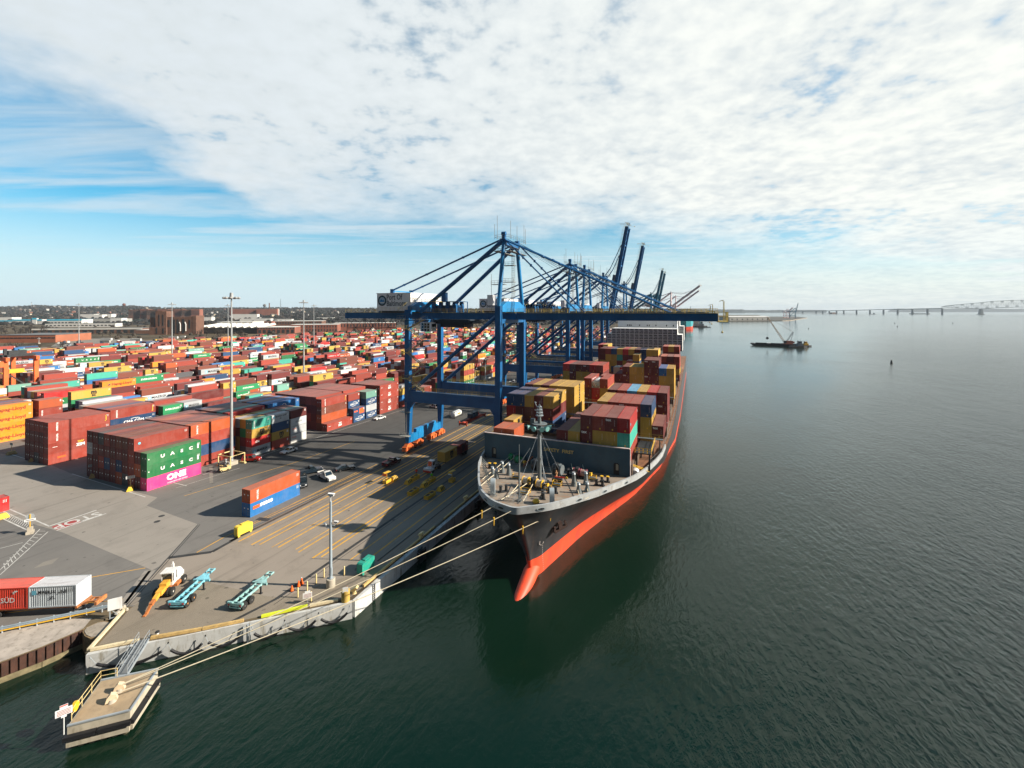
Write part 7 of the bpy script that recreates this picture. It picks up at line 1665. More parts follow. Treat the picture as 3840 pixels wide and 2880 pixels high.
# houses on the hillside
HM=[mat('house_wall_white',(0.42,0.41,0.39),0.8,0.1,.1),mat('house_wall_brick',(0.30,0.13,0.09),0.8,0.1,.1),mat('house_wall_tan',(0.45,0.38,0.28),0.8,0.1,.1)]; HR=mat('house_roof_grey',(0.12,0.115,0.115),0.9,0.2,.1)
hp_=[]
for k,m_ in enumerate(HM):
    me=MB().box(-5,5,-4,4,-3,5.5).mesh('wall'); me.materials.append(m_); mr=MB(); mr.add([(-5.4,-4.4,5.5),(5.4,-4.4,5.5),(5.4,4.4,5.5),(-5.4,4.4,5.5),(-5.4,0,8.4),(5.4,0,8.4)],[(0,1,5,4),(2,3,4,5),(0,4,3),(1,2,5)]); me2=mr.mesh('roof'); me2.materials.append(HR); hp_.append((me,me2))
for k in range(85):
    d_=rw.uniform(1700,3300); px=rw.choice((rw.uniform(-20,560),rw.uniform(780,1330),rw.uniform(-20,1330))); i=rw.choice((0,0,0,1,2)); p=at(px,1164,d_); p.z=hz_(px,d_)+2.5
    T=thing('house',('small white house with a grey roof among bare trees on the hillside','small brick house with a grey roof among bare trees on the hillside','small tan house with a grey roof among bare trees on the hillside')[i],'house',p,rw.uniform(0,3.1),('white','brick','tan')[i]+' houses on the distant hillside'); s=rw.uniform(.8,1.5); T.scale=(s,s,s); link('wall',hp_[i][0],T); link('roof',hp_[i][1],T)
# large buildings: built in a frame whose x runs across the view and y away from it
def frame(px,d_,name,label,cat='building',z=0,rz=0):
    p=at(px,1164,d_); T=thing(name,label,cat,(p.x,p.y,z),R(22.4)+rz); T['_k']=0; del T['_k']; return T
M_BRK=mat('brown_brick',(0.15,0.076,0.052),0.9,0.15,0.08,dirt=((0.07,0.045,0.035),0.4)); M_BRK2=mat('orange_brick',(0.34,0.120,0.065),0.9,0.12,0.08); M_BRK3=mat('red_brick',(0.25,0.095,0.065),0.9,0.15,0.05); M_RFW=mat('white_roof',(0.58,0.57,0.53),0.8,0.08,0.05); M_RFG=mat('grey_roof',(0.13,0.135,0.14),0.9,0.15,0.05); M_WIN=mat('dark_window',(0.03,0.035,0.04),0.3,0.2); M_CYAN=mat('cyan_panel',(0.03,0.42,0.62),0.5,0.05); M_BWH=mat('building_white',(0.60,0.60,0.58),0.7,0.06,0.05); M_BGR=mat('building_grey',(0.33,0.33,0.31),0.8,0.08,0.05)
def bld(px0,px1,yb,yt,d_,label,wallm,roofm,dep=30,nwin=0,winh=(.3,.75),name='warehouse',parapet=None,rz=R(14),gable=0,wz=.6):
    k=d_/1662; pc=(px0+px1)/2; w=(px1-px0)*k/2; zt=42-(yt-1164)*k; zb_=min(0,42-(yb-1164)*k) if yb else 0
    T=frame(pc,d_,name,label,'building',max(zb_,0) if zb_>0 else 0,rz)
    T.location.z=0; mb=MB(); mb.box(-w,w,0,dep,-1,zt-.3); mb.build('wall',wallm,T)
    mb=MB()
    if gable: mb.add([(-w-.3,-.3,zt-.3),(w+.3,-.3,zt-.3),(w+.3,dep+.3,zt-.3),(-w-.3,dep+.3,zt-.3),(-w-.3,dep/2,zt+gable),(w+.3,dep/2,zt+gable)],[(0,1,5,4),(2,3,4,5),(0,4,3),(1,2,5)])
    else: mb.box(-w-.3,w+.3,-.3,dep+.3,zt-.3,zt)
    mb.build('roof',roofm,T)
    if parapet: mb=MB(); mb.box(-w-.4,w+.4,-.6,-.31,zt-(zt*.22),zt+.4); mb.build('fascia',parapet,T)
    for i in range(nwin):
        x=-w+2*w*(i+.5)/nwin; hw=w/nwin*wz; mb=MB(); mb.box(x-hw,x+hw,-.25,.02,zt*winh[0],zt*winh[1]); mb.build('window',M_WIN,T)
    return T,w,zt
bld(4,194,1290,1256,575,'orange brick warehouse with a dark roof at the inland edge of the yard',M_BRK2,M_RFG,60,14,(.55,.68),rz=R(9),wz=.8)
bld(160,503,1252,1232,795,'long low brown building with dark bays and a pale roof edge',M_BRK,M_RFG,40,16,(.1,.68),parapet=M_RFW)
bld(-40,52,1218,1202,1320,'white shop with a cyan band at the picture edge',M_BWH,M_RFG,50,parapet=M_CYAN,name='shop_building')
T,w,zt=bld(57,147,1218,1198,1320,'white shop with cyan band and a square cyan topped tower',M_BWH,M_RFG,50,parapet=M_CYAN,name='shop_building'); mb=MB(); mb.box(w*.35,w*.66,-1.5,6,0,zt+4); mb.build('tower',M_BWH,T); mb=MB(); mb.box(w*.34,w*.67,-1.7,-1.4,zt-.5,zt+4.4); mb.build('fascia',M_CYAN,T)
bld(148,192,1218,1203,1330,'plain white shop wing between two cyan banded blocks',M_BWH,M_RFG,50,name='shop_building')
bld(188,295,1218,1198,1300,'white store with a long cyan canopy roof',M_BWH,M_CYAN,50,10,(.1,.5),name='shop_building',parapet=M_CYAN)
bld(193,412,1226,1213,1120,'long low pale building with small windows before the cyan canopy store',M_BWH,M_BGR,30,18,(.3,.6))
bld(297,447,1212,1195,1380,'long grey warehouse wall behind the white store',M_BGR,M_RFG,50)
bld(417,452,1206,1193,1360,'bright white block at the end of the long grey warehouse',M_BWH,M_RFW,30); bld(-10,38,1203,1190,1500,'pale warehouse far behind the shops at the picture edge',M_BWH,M_RFW,40)
for a in ((305,348,1186,1178,1750,'low white shed in the wood, inland one of three'),(355,380,1187,1180,1720,'low white shed in the wood, middle one of three'),(385,415,1188,1178,1760,'low white shed in the wood beside the water tower'),(515,570,1252,1237,800,'brown shed leaning against the brick power station'),(745,790,1200,1190,1500,'small white shed behind the power station'),(875,960,1193,1178,1700,'broad pale grey hall beyond the sawtooth warehouse'),(905,1010,1206,1195,1450,'long pale hall beyond the sawtooth warehouse, its near neighbour'),(1190,1250,1197,1191,1750,'long low white roofed shed close to the crane end'),(1010,1090,1202,1197,1500,'low white hall among trees beyond the brick factory')): bld(a[0],a[1],a[2],a[3],a[4],a[5],M_BWH if 'brown' not in a[5] else M_BRK,M_RFW,30,name='shed')
# power station
T=frame(650,770,'power_station','tall brown brick power station with a stepped tower and dark slot windows',rz=R(9)); k=770/1662
def pb(x0,x1,y0,y1,d0,d1,n='wall',m=M_BRK): mb=MB(); mb.box((x0-650)*k,(x1-650)*k,d0,d1,42-(y1-1164)*k if y1 else -1,42-(y0-1164)*k); return mb.build(n,m,T)
pb(572,593,1191,None,0,20); pb(592,629,1167,None,-2,18,'tower'); pb(596,611,1165.5,1167.1,0,14,'tower'); pb(628.5,716,1188.5,None,-.2,26); pb(716.2,728,1184,None,-.5,26); pb(697,712,1186,1188.6,3,18); pb(575,632,1226,None,-5,-1.9,'lower_wall')
for x0,x1,y0,y1 in ((603,606,1180,1222),(616,619,1180,1222),(586,591,1195,1222),(631,638,1200,1226),(650,656,1198,1250),(662,668,1198,1250),(680,688,1197,1250),(703,708,1200,1232),(598,602,1228,1250),(620,624,1230,1250)): mb=MB(); f=-2.3 if 592<x0<629 and y0<1224 else (-5.3 if y0>1226 and x0<632 else (-.3 if x0<592 else -.5)); mb.box((x0-650)*k,(x1-650)*k,f,f+.35,42-(y1-1164)*k,42-(y0-1164)*k); mb.build('window',M_WIN,T)
for x in (674,692.5): mb=MB(); mb.path([((x-650)*k,-.4,6),((x-650)*k,-.4,18),((x-652.5)*k,-.4,20.5),((x-652.5)*k,.6,22)],.9,8); mb.build('flue_pipe',M_BWH,T,smooth=40)
# sawtooth warehouse and brick factory
T=frame(850,800,'sawtooth_warehouse','wide warehouse with white sawtooth roof and dark wall beside the power station'); k=800/1662; w=120*k
mb=MB(); mb.box(-w,w,0,60,-1,10.5); mb.build('wall',M_WIN,T)
mb=MB()
for i in range(9):
    x=-w+i*2*w/9; s=2*w/9; mb.add([(x,-.4,10.5),(x+s,-.4,10.5),(x+s*.75,-.4,13.6),(x,60,14.5),(x+s,60,14.5),(x+s*.75,60,18)],[(0,1,2),(3,5,4),(0,2,5,3),(1,4,5,2)])
mb.build('sawtooth_roof',M_RFW,T)
mb=MB(); mb.box(-w,w*.2,60,100,10,20); mb.build('rear_roof',M_RFW,T)
T,w,zt=bld(972,1100,1252,1227,800,'red brick factory with tall dark bays beside the sawtooth roof',M_BRK3,M_RFW,70,8,(.1,.6),name='factory_building')
for i in range(14): mb=MB(); x=-w+2*w*(i+.5)/14; mb.box(x-w/30,x+w/30,-.28,.02,zt*.7,zt*.9); mb.build('window',M_WIN,T)
T,w,zt=bld(1098,1260,1248,1217,860,'long red brick factory wing with two rows of small windows',M_BRK3,M_RFW,50,16,(.12,.42),name='factory_building',wz=.35)
for i in range(16): mb=MB(); x=-w+2*w*(i+.5)/16; mb.box(x-w/46,x+w/46,-.28,.02,zt*.6,zt*.85); mb.build('window',M_WIN,T)
bld(950,1015,1218,1205,1000,'brown brick upper storey rising behind the sawtooth roof',M_BRK3,M_BRK,30,6,(.7,.9),name='factory_building'); bld(1015,1200,1215,1204,1050,'dark long brick hall behind the red brick factory',M_BRK,M_RFW,60,20,(.6,.85),name='factory_building',wz=.4); bld(1258,1480,1250,1211,930,'pale brick factory wing behind the crane end with rows of windows',M_BRK3,M_RFW,40,20,(.5,.85),name='factory_building',wz=.4)
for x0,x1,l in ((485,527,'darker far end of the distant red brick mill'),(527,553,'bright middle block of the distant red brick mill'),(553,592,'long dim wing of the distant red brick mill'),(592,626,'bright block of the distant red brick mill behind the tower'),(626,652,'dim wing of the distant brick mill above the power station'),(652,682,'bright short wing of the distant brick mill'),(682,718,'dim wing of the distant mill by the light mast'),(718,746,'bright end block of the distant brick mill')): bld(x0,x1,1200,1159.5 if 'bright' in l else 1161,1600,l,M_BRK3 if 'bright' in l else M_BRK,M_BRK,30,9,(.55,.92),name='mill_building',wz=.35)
bld(965,1035,1185,1158,2100,'distant brick works under the chimney and second water tower',M_BRK3,M_RFW,30,name='mill_building'); bld(1020,1040,1175,1157.5,2150,'pale block beside the distant chimney',M_BWH,M_RFW,30,name='mill_building'); bld(868,965,1180,1158.5,2100,'long distant brick works on the skyline',M_BRK3,M_RFW,30,name='mill_building')
def wtower(px,yt,yb,d_,label,mw):
    k=d_/1662; zt=42-(yt-1164)*k; zb_=max(0,42-(yb-1164)*k)-12; T=frame(px,d_,'water_tower',label,'water tower'); r=5*k; hgt_=zt-zb_
    mb=MB(); mb.lathe([(r*.3,zt-r*2.2),(r,zt-r*1.5),(r,zt-r*.5),(r*.1,zt)],0,0,0,14); mb.build('tank',mw,T,smooth=40)
    for i in range(6): a=i*math.pi/3; mb=MB(); mb.tube((r*1.15*math.cos(a),r*1.15*math.sin(a),zb_),(r*.85*math.cos(a),r*.85*math.sin(a),zt-r*1.5),.5,n=5); mb.build('leg',M_DARK,T)
    mb=MB(); [mb.lathe([(r,0),(r*1.02,.6)],0,0,zb_+hgt_*f,8) for f in (.3,.55)]; mb.tube((0,0,zb_),(0,0,zt-r*2),1.2,n=8); mb.build('brace_ring',M_DARK,T)
wtower(465,1137,1168,1900,'dark water tower on legs with a red marked tank, before the hill',mat('tank_rust',(0.16,0.07,0.055),0.7,0.4,.08)); wtower(992,1140,1162,2300,'smaller water tower on the skyline beside the thin chimney',mat('tank_grey',(0.14,0.14,0.14),0.7,0.2))
T=frame(1010,2250,'chimney','thin dark brick chimney standing on the skyline','chimney'); mb=MB(); mb.tube((0,0,10),(0,0,79),3.0,2.2,10); mb.build('shaft',M_BRK,T); mb=MB(); mb.tube((0,0,79),(0,0,80),2.6,2.6,10); mb.build('rim',M_DARK,T)
T=frame(1052,2600,'radio_mast','thin lattice radio mast, the tallest line on the skyline','mast'); mb=MB(); 
for a in range(3): mb.tube((5*math.cos(a*2.1),5*math.sin(a*2.1),20),(0,0,112),.6,.3,4)
for z in range(30,110,9): mb.lathe([(5*(1-(z-20)/92),0),(5*(1-(z-20)/92),.5)],0,0,z,3)
mb.build('lattice',M_DARK,T)
T=frame(118,3400,'radio_mast','short striped mast standing on the wooded hilltop','mast',z=70)
for i in range(5): mb=MB(); mb.tube((0,0,-10+i*9),(0,0,-1+i*9),1.8,n=6); mb.build('band',M_DARK if i%2==0 else M_WHITE,T)
# bare trees near the inland edge
def bare_tree(seed):
    r_=random.Random(seed); tr=MB(); cr=MB()
    def br(p,d,L,rad,lv):
        q=p+d*L; (tr if lv<2 else cr).tube(p,q,rad,rad*.6,5 if lv<2 else 3,cap=False)
        if lv>=4: return
        for _ in range(3 if lv else 5):
            nd=(d+Vector((r_.uniform(-.8,.8),r_.uniform(-.8,.8),r_.uniform(-.1,.5)))).normalized(); br(p+d*L*r_.uniform(.55,1),nd,L*r_.uniform(.5,.75),rad*.5,lv+1)
    br(Vector((0,0,0)),Vector((0,0,1)),3.6,.32,0); a=tr.mesh('trunk'); b=cr.mesh('crown'); a.materials.append(M_WOOD); b.materials.append(M_WOOD); return a,b
BT=[bare_tree(s) for s in (1,2,3)]
def tree(px,yb,s,label,grp):
    x,y=G(px,yb); i=rw.randrange(3); T=thing('bare_tree',label,'tree',(x,y,0),rw.random()*6,grp); T.scale=(s*1.25,s*1.25,s); link('trunk',BT[i][0],T); link('crown',BT[i][1],T)
for k in range(26): tree(rw.uniform(-10,175),rw.uniform(1244,1258),rw.uniform(1.3,2.0),'leafless tree in the belt before the cyan banded shops','leafless trees before the shops')
for k in range(22): tree(rw.uniform(735,905),rw.uniform(1252,1266),rw.uniform(1.2,1.8),'leafless tree on the grass before the sawtooth warehouse','leafless trees before the sawtooth warehouse')
for k in range(16): tree(rw.uniform(-10,260),rw.uniform(1296,1318),rw.uniform(.7,1.1),'leafless shrubby tree before the orange brick warehouse','leafless trees before the orange warehouse')
for k in range(10): tree(rw.uniform(280,520),rw.uniform(1258,1275),rw.uniform(.8,1.3),'leafless tree along the lot behind the yard','leafless trees along the truck lot')
sheet('truck_lot',PATCH,[[(-689.54,270.95),(-773.39,310.42),(-833.40,368.78),(-778.49,405.11),(-656.28,353.48),(-659.26,291.72)]],0.02)
sheet('dry_grass',mat('dry_grass_tan',(0.21,0.16,0.09),1,0.3,0.05,dirt=((0.1,0.085,0.05),0.6)),[[(-648.43,216.72),(-659.26,291.72),(-656.28,353.48),(-624.60,454.84),(-635.96,508.30),(-675.58,491.97),(-709.02,381.89),(-631.01,279.22),(-602.11,201.24)]],0.03)
TC=['w','g','u','d','R','w','k']
for i,(px,yb) in enumerate(((221,1293),(232,1294),(243,1289),(258,1288),(264,1299),(279,1298),(292,1298),(309,1297),(300,1286),(445,1285),(505,1280),(380,1290))):
    x,y=G(px,yb); c=COL[rw.choice(TC)]; cn=['white','grey','dark'][i%3]
    T=thing('lorry',['white lorry','grey lorry','dark lorry'][i%3]+' parked in the lot behind the yard','lorry',(x,y,.02),rw.uniform(0,6),['white','grey','dark'][i%3]+' lorries in the lot'); cm_=mat('lorry_'+cn,(.62,.62,.6) if i%3==0 else ((.2,.22,.25) if i%3==1 else (.03,.04,.07)),.4,.05)
    mb=MB(); frustum(mb,(1.2,0,2.4),(1.1,.1,2.0),.9,3.4); mb.box(-1.1,1.1,2.4,3.6,.8,2.0); mb.build('cab',cm_,T); mb=MB(); mb.box(-.5,.5,-4,2,.6,1.0); mb.box(-1,1,-.1,.05,3.4,3.9); mb.build('chassis_frame',M_DARK,T)
    for x_ in (-1,1):
        for y_ in (-3.2,-2.0,2.6): wheel(T,x_,y_,.5,.3,M_RIMS,10)
for px,yb,L_,l in ((400,1279,13.6,'white box trailer in the lot under the brick power station'),(510,1281,13.6,'white box trailer in the lot beside the brick power station'),(460,1291,13,'red box trailer in the lot behind the stacks'),(650,1272,13,'white box trailer near the foot of the power station'),(685,1270,8,'small white box trailer near the foot of the power station'),(395,1288,12,'grey box trailer in the lot, end one of the row')):
    x,y=G(px,yb); T=thing('box_trailer',l,'trailer',(x,y,0),R(22.4-90),'box trailers in the lot'); m_=M_BWH if 'white' in l else (M_RED if 'red' in l else M_BGR); mb=MB(); mb.box(-1.25,1.25,-L_/2,L_/2,1.1,4.0); mb.build('body',m_,T)
    for y_ in (-L_/2+1,-L_/2+2.3): 
        for x_ in (-1,1): wheel(T,x_,y_,.5,.3,M_RIMD,10)
# ================================================================ ACROSS THE WATER
FS=mat('far_shore',(0.07,0.068,0.06),0.95,0.3,0.005); FW=mat('far_woods',(0.034,0.042,0.042),0.95,0.2,0.002)
def ridge(name,m,pts,d_,thick,base=WZ):
    """low land: pts (px, y of its top)"""
    mb=MB(); vs=[]; n=len(pts)
    for px,y in pts:
        p=at(px,y,d_); q=at(px,y,d_+thick); q.z=p.z; f_=at(px,1164,d_-thick*.12)
        vs+= [(f_.x,f_.y,base-1),(p.x,p.y,p.z),(q.x,q.y,q.z),(q.x,q.y,base-1)]
    mb.add(vs,[(4*i+j,4*i+4+j,4*i+5+j,4*i+1+j) for i in range(n-1) for j in range(3)]); struct(name,m,mb)
def wob(x0,x1,y,a,step=22): 
    out=[(x0,1165.2)]; x=x0+step
    while x<x1: out.append((x,y+rw.uniform(-a,a))); x+=step*rw.uniform(.7,1.3)
    out.append((x1,1165.2)); return out
ridge('far_shore_woods',FW,wob(2420,3100,1162.6,.8),9500,900); ridge('far_shore_woods',FW,wob(2700,3140,1160.8,.6),8600,600) if False else None
ridge('far_shore_hills',FW,wob(3330,3990,1157.6,.7),13000,1500); ridge('far_shore_hills',FW,wob(2560,2800,1160.5,.8),9000,900)
sheet('peninsula',FS,[[tuple(at(px,1164,d_)[:2]) for px,d_ in ((2560,1830),(2935,1830),(2965,1900),(3028,2560),(2990,3000),(2560,3100))]],-.2)
pv=[at(px,1164,d_) for px,d_ in ((2560,1830),(2935,1830),(2965,1900),(3028,2560))]; mb=MB(); vs=[]
for p in pv: vs+= [(p.x,p.y,-4),(p.x,p.y,-.2)]
mb.add(vs,[(2*i,2*i+2,2*i+3,2*i+1) for i in range(3)]); struct('peninsula_bank',mat('bank_pale',(0.34,0.30,0.24),0.9,0.2,0.02),mb)
T,w,zt=bld(2722,2903,1203,1188,1850,'long low pale grey warehouse on the peninsula across the water',M_BGR,M_BWH,60,8,(.15,.5),name='pier_warehouse',gable=3,wz=.2)
bld(2630,2870,1195,1182,2500,'faint long shed behind the pale warehouse across the water',M_BGR,M_RFG,60,name='pier_warehouse')
for px,d_,src,sc_,l in ((2984,2250,C6,.86,'blue gantry crane with raised boom on the peninsula tip'),): p=at(px,1164,d_); dup(src,(p.x,p.y,0),0,l,sc_)
p=at(2950,1164,2400); q=dup(C8,(p.x,p.y,0),R(-60),'thin grey gantry crane beside the blue one on the peninsula',.8)
p=at(2657,1164,2650); dup(C6,(p.x,p.y,0),R(-30),'tiny distant crane over the boom tip',.75); p=at(2585,1164,2800); dup(C6,(p.x,p.y,0),R(10),'tiny blue crane with raised jib left of the boom tip',.75)
# the bridge
BD=4790; BR_=thing('truss_bridge','long steel truss bridge with a high arched span on the horizon','bridge',at(3533,1164,BD)*1.0); BR_.location.z=0
M_BST=mat('bridge_steel',(0.20,0.25,0.26),0.7,0.1,0.01); M_BCN=mat('bridge_pier_concrete',(0.22,0.24,0.24),0.8,0.1,0.01)
bx_=Vector((gx,gy,0)); k=BD/1662; org=BR_.location.copy()
def bpnt(px,y,off=0,d_=BD): v=at(px,y,d_)-org; v+=Vector((fx,fy,0))*off; return v
mb=MB(); N=34; x0,x1=3533,4170
def low(px): return interp([(3533,1151.5),(3590,1154.5),(3678,1158.5),(3740,1154),(3800,1151.5),(3850,1150.5),(3910,1152),(3980,1156),(4025,1158.5),(4110,1154),(4170,1151.5)],px)
def top(px): return interp([(3533,1151),(3555,1146),(3620,1140),(3678,1135),(3720,1130.5),(3790,1126),(3850,1125),(3915,1127),(3980,1131),(4025,1135),(4110,1142),(4170,1151)],px)
for off in (-9,9):
    P0=[bpnt(x0+(x1-x0)*i/N,low(x0+(x1-x0)*i/N),off) for i in range(N+1)]; P1=[bpnt(x0+(x1-x0)*i/N,top(x0+(x1-x0)*i/N),off) for i in range(N+1)]
    for i in range(N): 
        mb.bar(P0[i],P0[i+1],3.0); mb.bar(P1[i],P1[i+1],3.4); mb.bar(P0[i] if i%2 else P1[i],P1[i+1] if i%2 else P0[i+1],2.1); mb.bar(P0[i+1],P1[i+1],2.1)
mb.build('truss_span',M_BST,BR_)
mb=MB(); mb.bar(bpnt(3533,1156.2),bpnt(4170,1151),20,2.5); 
for i in range(0,N,2): px=x0+(x1-x0)*i/N; mb.bar(bpnt(px,1155),bpnt(px,min(low(px),1154)),1.0)
mb.build('deck',M_BST,BR_)
for px in (3678,4025):
    b0=bpnt(px,1164); b0.z=0; tp=bpnt(px,1158.8); mb=MB(); mb.add([(b0+bx_*s*(20 if z<1 else 8)+Vector((fx,fy,0))*o+Vector((0,0,z))) for z in (-3,tp.z) for s in (-1,1) for o in (-12,12)],[(0,1,3,2),(4,6,7,5),(0,4,5,1),(2,3,7,6),(0,2,6,4),(1,5,7,3)]); mb.build('main_pier',M_BCN,BR_); mb=MB(); mb.bar(b0-bx_*30+Vector((0,0,0)),b0+bx_*30,30,6); mb.build('pier_base',M_BCN,BR_)
ap=[(3533,1156.2,4790),(3478,1157.6,4880),(3421,1158.8,4980),(3366,1160,5090),(3313,1161.1,5210),(3262,1162.2,5340),(3212,1163.2,5480),(3164,1164.2,5630),(3137,1164.7,5720),(3110,1165.2,5820),(3085,1165.7,5920),(3060,1166.2,6030),(3010,1167.2,6250),(2950,1168.0,6500)]
mb=MB(); pp=[bpnt(a,b,0,c) for a,b,c in ap]; [mb.bar(pp[i],pp[i+1],20,8) for i in range(len(pp)-1)]; mb.build('approach_deck',M_BST,BR_)
for v in pp[:-1]: mb=MB(); mb.box(v.x-7,v.x+7,v.y-7,v.y+7,-4,v.z-2); mb.build('approach_pier',M_BCN,BR_)
sheet('long_spit',FS,[[tuple(at(px,1164,d_)[:2]) for px,d_ in ((2990,5600),(3230,5300),(3160,5750),(2960,6400))]],-1.5)
bld(3118,3136,1177,1171.5,5500,'small dark building on the low spit under the bridge',M_BRK,M_BRK,30,name='shed')
# vessels
def hullbox(mb,L,W,h,z0=-.6,bow=.12,mi=0):
    poly=[(-W/2,-L/2),(W/2,-L/2),(W/2,L/2-L*bow),(W*.12,L/2),(-W*.12,L/2),(-W/2,L/2-L*bow)]; mb.prism(poly,z0,h,mi)
a=at(2815,1164,570); b=at(3010,1164,540); d=(b-a); T=thing('barge','long flat black barge carrying a crawler crane on the open water','barge',((a.x+b.x)/2,(a.y+b.y)/2,WZ),DIRY(b,a)); L_=d.length
M_BARGE=mat('barge_black',(0.018,0.02,0.022),0.6,0.3,0.3,dirt=((0.06,0.035,0.025),0.5))
mb=MB(); mb.ext([(-L_/2,-1),(L_/2-5,-1),(L_/2,2.0),(L_/2,2.6),(L_/2-4,2.6),(L_/2-4,2.1),(-L_/2,2.1)],-7,7); mb.build('hull',M_BARGE,T); mb=MB(); [mb.box(s*6.9-.15,s*6.9+.15,-L_/2,L_/2-5,2.1,3.0) for s in (-1,1)]; mb.build('coaming',M_BARGE,T); mb=MB(); mb.box(-1.5,1.5,L_/2-22,L_/2-18,2.1,3.4); mb.build('deck_box',M_BWH,T)
c=at(2948,1164,552); T=thing('crawler_crane','rusty red crawler crane with a tan lattice jib standing on the black barge','crane',(c.x,c.y,0),R(22.4))
M_CRR=mat('crane_body_rust',(0.20,0.055,0.035),0.7,0.25,0.5); M_JIB=mat('jib_tan',(0.36,0.26,0.17),0.7,0.15)
mb=MB(); mb.box(-3,6.5,-3,3,-.3,1.0); mb.box(-1.5,7,-2.6,2.6,1.0,4.2); mb.box(6,9,-2.4,2.4,1.2,3.4); mb.build('body',M_CRR,T)
mb=MB(); mb.box(-3.2,-.8,-2.6,-.6,1.2,4.4); mb.build('cab',M_DARK,T)
mb=MB(); p0=Vector((-1.5,0,1.6)); p1=Vector((-23.5,0,34)); ax=(p1-p0).normalized(); sd_=Vector((0,1,0)); up_=ax.cross(sd_); cor=[(i,j) for i in (-1,1) for j in (-1,1)]; N_=16
for i,j in cor: mb.tube(p0+sd_*j*.9+up_*i*.9,p1+sd_*j*.4+up_*i*.4,.13,n=4)
for q in range(N_):
    f=q/N_; f2=(q+1)/N_
    for s in (-1,1): mb.tube(p0.lerp(p1,f)+up_*s*(.9-.5*f)+sd_*(.9-.5*f)*(1 if q%2 else -1),p0.lerp(p1,f2)+up_*s*(.9-.5*f2)+sd_*(.9-.5*f2)*(-1 if q%2 else 1),.09,n=4); mb.tube(p0.lerp(p1,f)+sd_*s*(.9-.5*f)+up_*(.9-.5*f)*(1 if q%2 else -1),p0.lerp(p1,f2)+sd_*s*(.9-.5*f2)+up_*(.9-.5*f2)*(-1 if q%2 else 1),.09,n=4)
mb.build('lattice_jib',M_JIB,T)
mb=MB(); mb.tube((1,-1,4),(8.5,-1,15),.25,n=5); mb.tube((1,1,4),(8.5,1,15),.25,n=5); mb.tube((5,-1,4),(8.5,-1,15),.2,n=5); mb.build('gantry_mast',M_DARK,T)
mb=MB(); [mb.tube((8.5,s,15),p1,.07,n=4) for s in (-.5,.5)]; mb.tube(p1,(-23.5,0,8),.06,n=4); mb.tube((8.5,0,15),(6,0,4),.08,n=4); mb.build('wire_rope',M_DARK,T)
mb=MB(); mb.add([(-25,-1,7),(-22,-1,7),(-23,-1,9),(-24,-1,9),(-25,1,7),(-22,1,7),(-23,1,9),(-24,1,9),(-23.5,0,5.6)],[(0,1,2,3),(4,7,6,5),(0,3,7,4),(1,5,6,2),(2,6,7,3),(0,8,1),(1,8,5),(5,8,4),(4,8,0)]); mb.build('clamshell_bucket',M_DARK,T)
def tug(px,d_,label,s=1.0,rz=0,col=None):
    p=at(px,1164,d_); T=thing('tugboat',label,'boat',(p.x,p.y,WZ),R(22.4-90)+rz,'work boats on the harbour'); T.scale=(s,s,s)
    mb=MB(); hullbox(mb,20,7,1.9,-1,.3); mb.build('hull',M_BARGE,T); mb=MB(); mb.box(-2,2,-2,4.5,1.9,4.8); mb.box(-1.4,1.4,.5,3.2,4.8,7.6); mb.build('deckhouse',col or mat('tug_grey',(0.10,0.13,0.16),0.6,0.2),T); mb=MB(); mb.box(-1.45,1.45,.45,3.25,6.2,7.1); mb.build('window_band',M_GLASS,T); mb=MB(); mb.tube((0,-1,4.8),(0,-1,8.2),.6,n=8); mb.tube((0,1.8,7.6),(0,1.8,11),.1,n=4); mb.build('funnel',M_DARK,T)
tug(2995,530,'grey tugboat tied to the stern of the crane barge',1.0); tug(3018,545,'dark tugboat with a yellow funnel house at the barge end',.8,0,M_YEL); tug(2625,1180,'dark tugboat moving past the far ship bow',1.9); tug(3276,5000,'tiny dark work boat with a mast beneath the bridge',2.2)
p=at(2640,1164,1160); T=thing('barge','low dark barge beside the tugboat near the far ship bow','barge',(p.x,p.y,WZ),R(22.4-90)); mb=MB(); hullbox(mb,36,8,1.4); mb.build('hull',M_BARGE,T)
p=at(3450,1164,5200); T=thing('barge','long dark barge lying between the bridge piers','barge',(p.x,p.y,WZ),R(22.4-90)); mb=MB(); hullbox(mb,230,30,9); mb.build('hull',M_BARGE,T); mb=MB(); mb.box(-9,9,-100,-80,9,22); mb.build('deckhouse',M_BARGE,T)
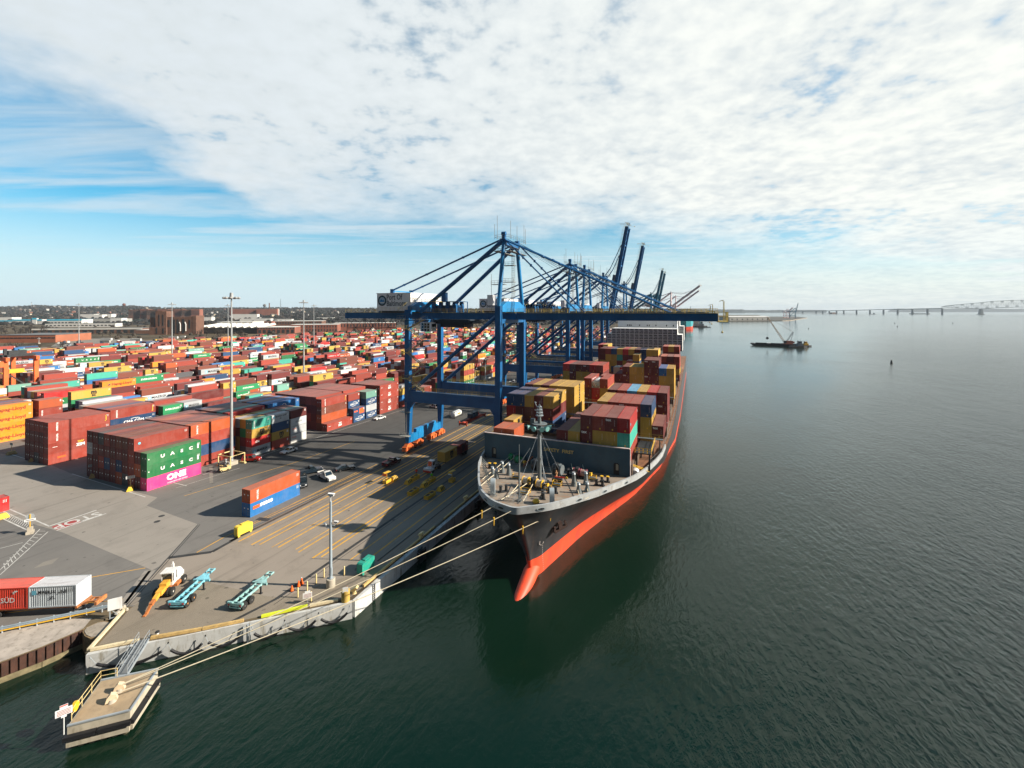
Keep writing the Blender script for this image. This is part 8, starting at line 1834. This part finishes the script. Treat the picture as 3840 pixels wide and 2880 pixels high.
for px,y,s,l in ((3343,1362,1.0,'black harbour buoy, the large one alone on the open water'),(3032,1233,1.0,'small black buoy off the end of the crane barge'),(3355,1213,1.3,'faint buoy, upper of two in line under the bridge'),(3365,1226,1.2,'faint buoy, lower of two in line under the bridge'),(3573,1213,1.3,'faint buoy near the main bridge pier')):
    x,y_=G(px,y,WZ); T=thing('buoy',l,'buoy',(x,y_,WZ),0,'buoys in the channel'); T.scale=(s,s,s); mb=MB(); mb.lathe([(.9,-.4),(1.0,.2),(.8,.6)],0,0,0,12); mb.build('float',M_BARGE,T); mb=MB(); mb.lathe([(.75,.6),(.6,2.0),(.2,2.7),(.1,3.0)],0,0,0,8); mb.build('tower',M_BARGE,T)
# the next ship along the berth
T=thing('container_ship','far container ship with an aqua hull and red boot topping, bow towards the camera','ship',(-24,1190,WZ))
M_AQH=mat('aqua_hull',(0.05,0.36,0.42),0.5,0.05,0.05)
def fship(z0,z1,n,m):
    mb=MB(); vs=[]; P_=[]
    for z in (z0,z1):
        f=(z+2.4)/22; 
        for x,y in ((-20,200),(-20,-60-20*f),(-16,-85-15*f),(-6,-100-14*f),(0,-103-15*f),(6,-100-14*f),(16,-85-15*f),(20,-60-20*f),(20,200)): vs.append((x,y,z-WZ))
    mb.add(vs,[(i,i+1,10+i,9+i) for i in range(8)]+[(9,10,11,12,13,14,15,16,17)]); mb.build(n,m,T)
fship(-4,4.5,'boot_topping',M_BOOT); fship(4.5,18,'hull',M_AQH)
mb=MB(); mb.box(-19,19,-40,180,20,34); mb.build('deck_cargo',mat('deck_cargo_mixed',(0.25,0.11,0.08),0.8,0.5,0.15),T)
# ---- the air: even haze from the ground to above the hills
HZ=bpy.data.materials.new('thin_winter_haze'); HZ.use_nodes=True; t=NT(HZ.node_tree); t.n.clear(); o=t.new('ShaderNodeOutputMaterial'); v=t.new('ShaderNodeVolumePrincipled'); v.inputs['Density'].default_value=0.00004; v.inputs['Color'].default_value=(0.72,0.84,0.95,1); v.inputs['Anisotropy'].default_value=0.0
t.l.new(v.outputs[0],o.inputs['Volume'])
mb=MB(); mb.box(-9000,9000,-600,15500,-9,170); o=mb.build('haze',HZ); o['kind']='stuff'; tag(o,'thin pale winter haze lying over the harbour and the far shore','haze')
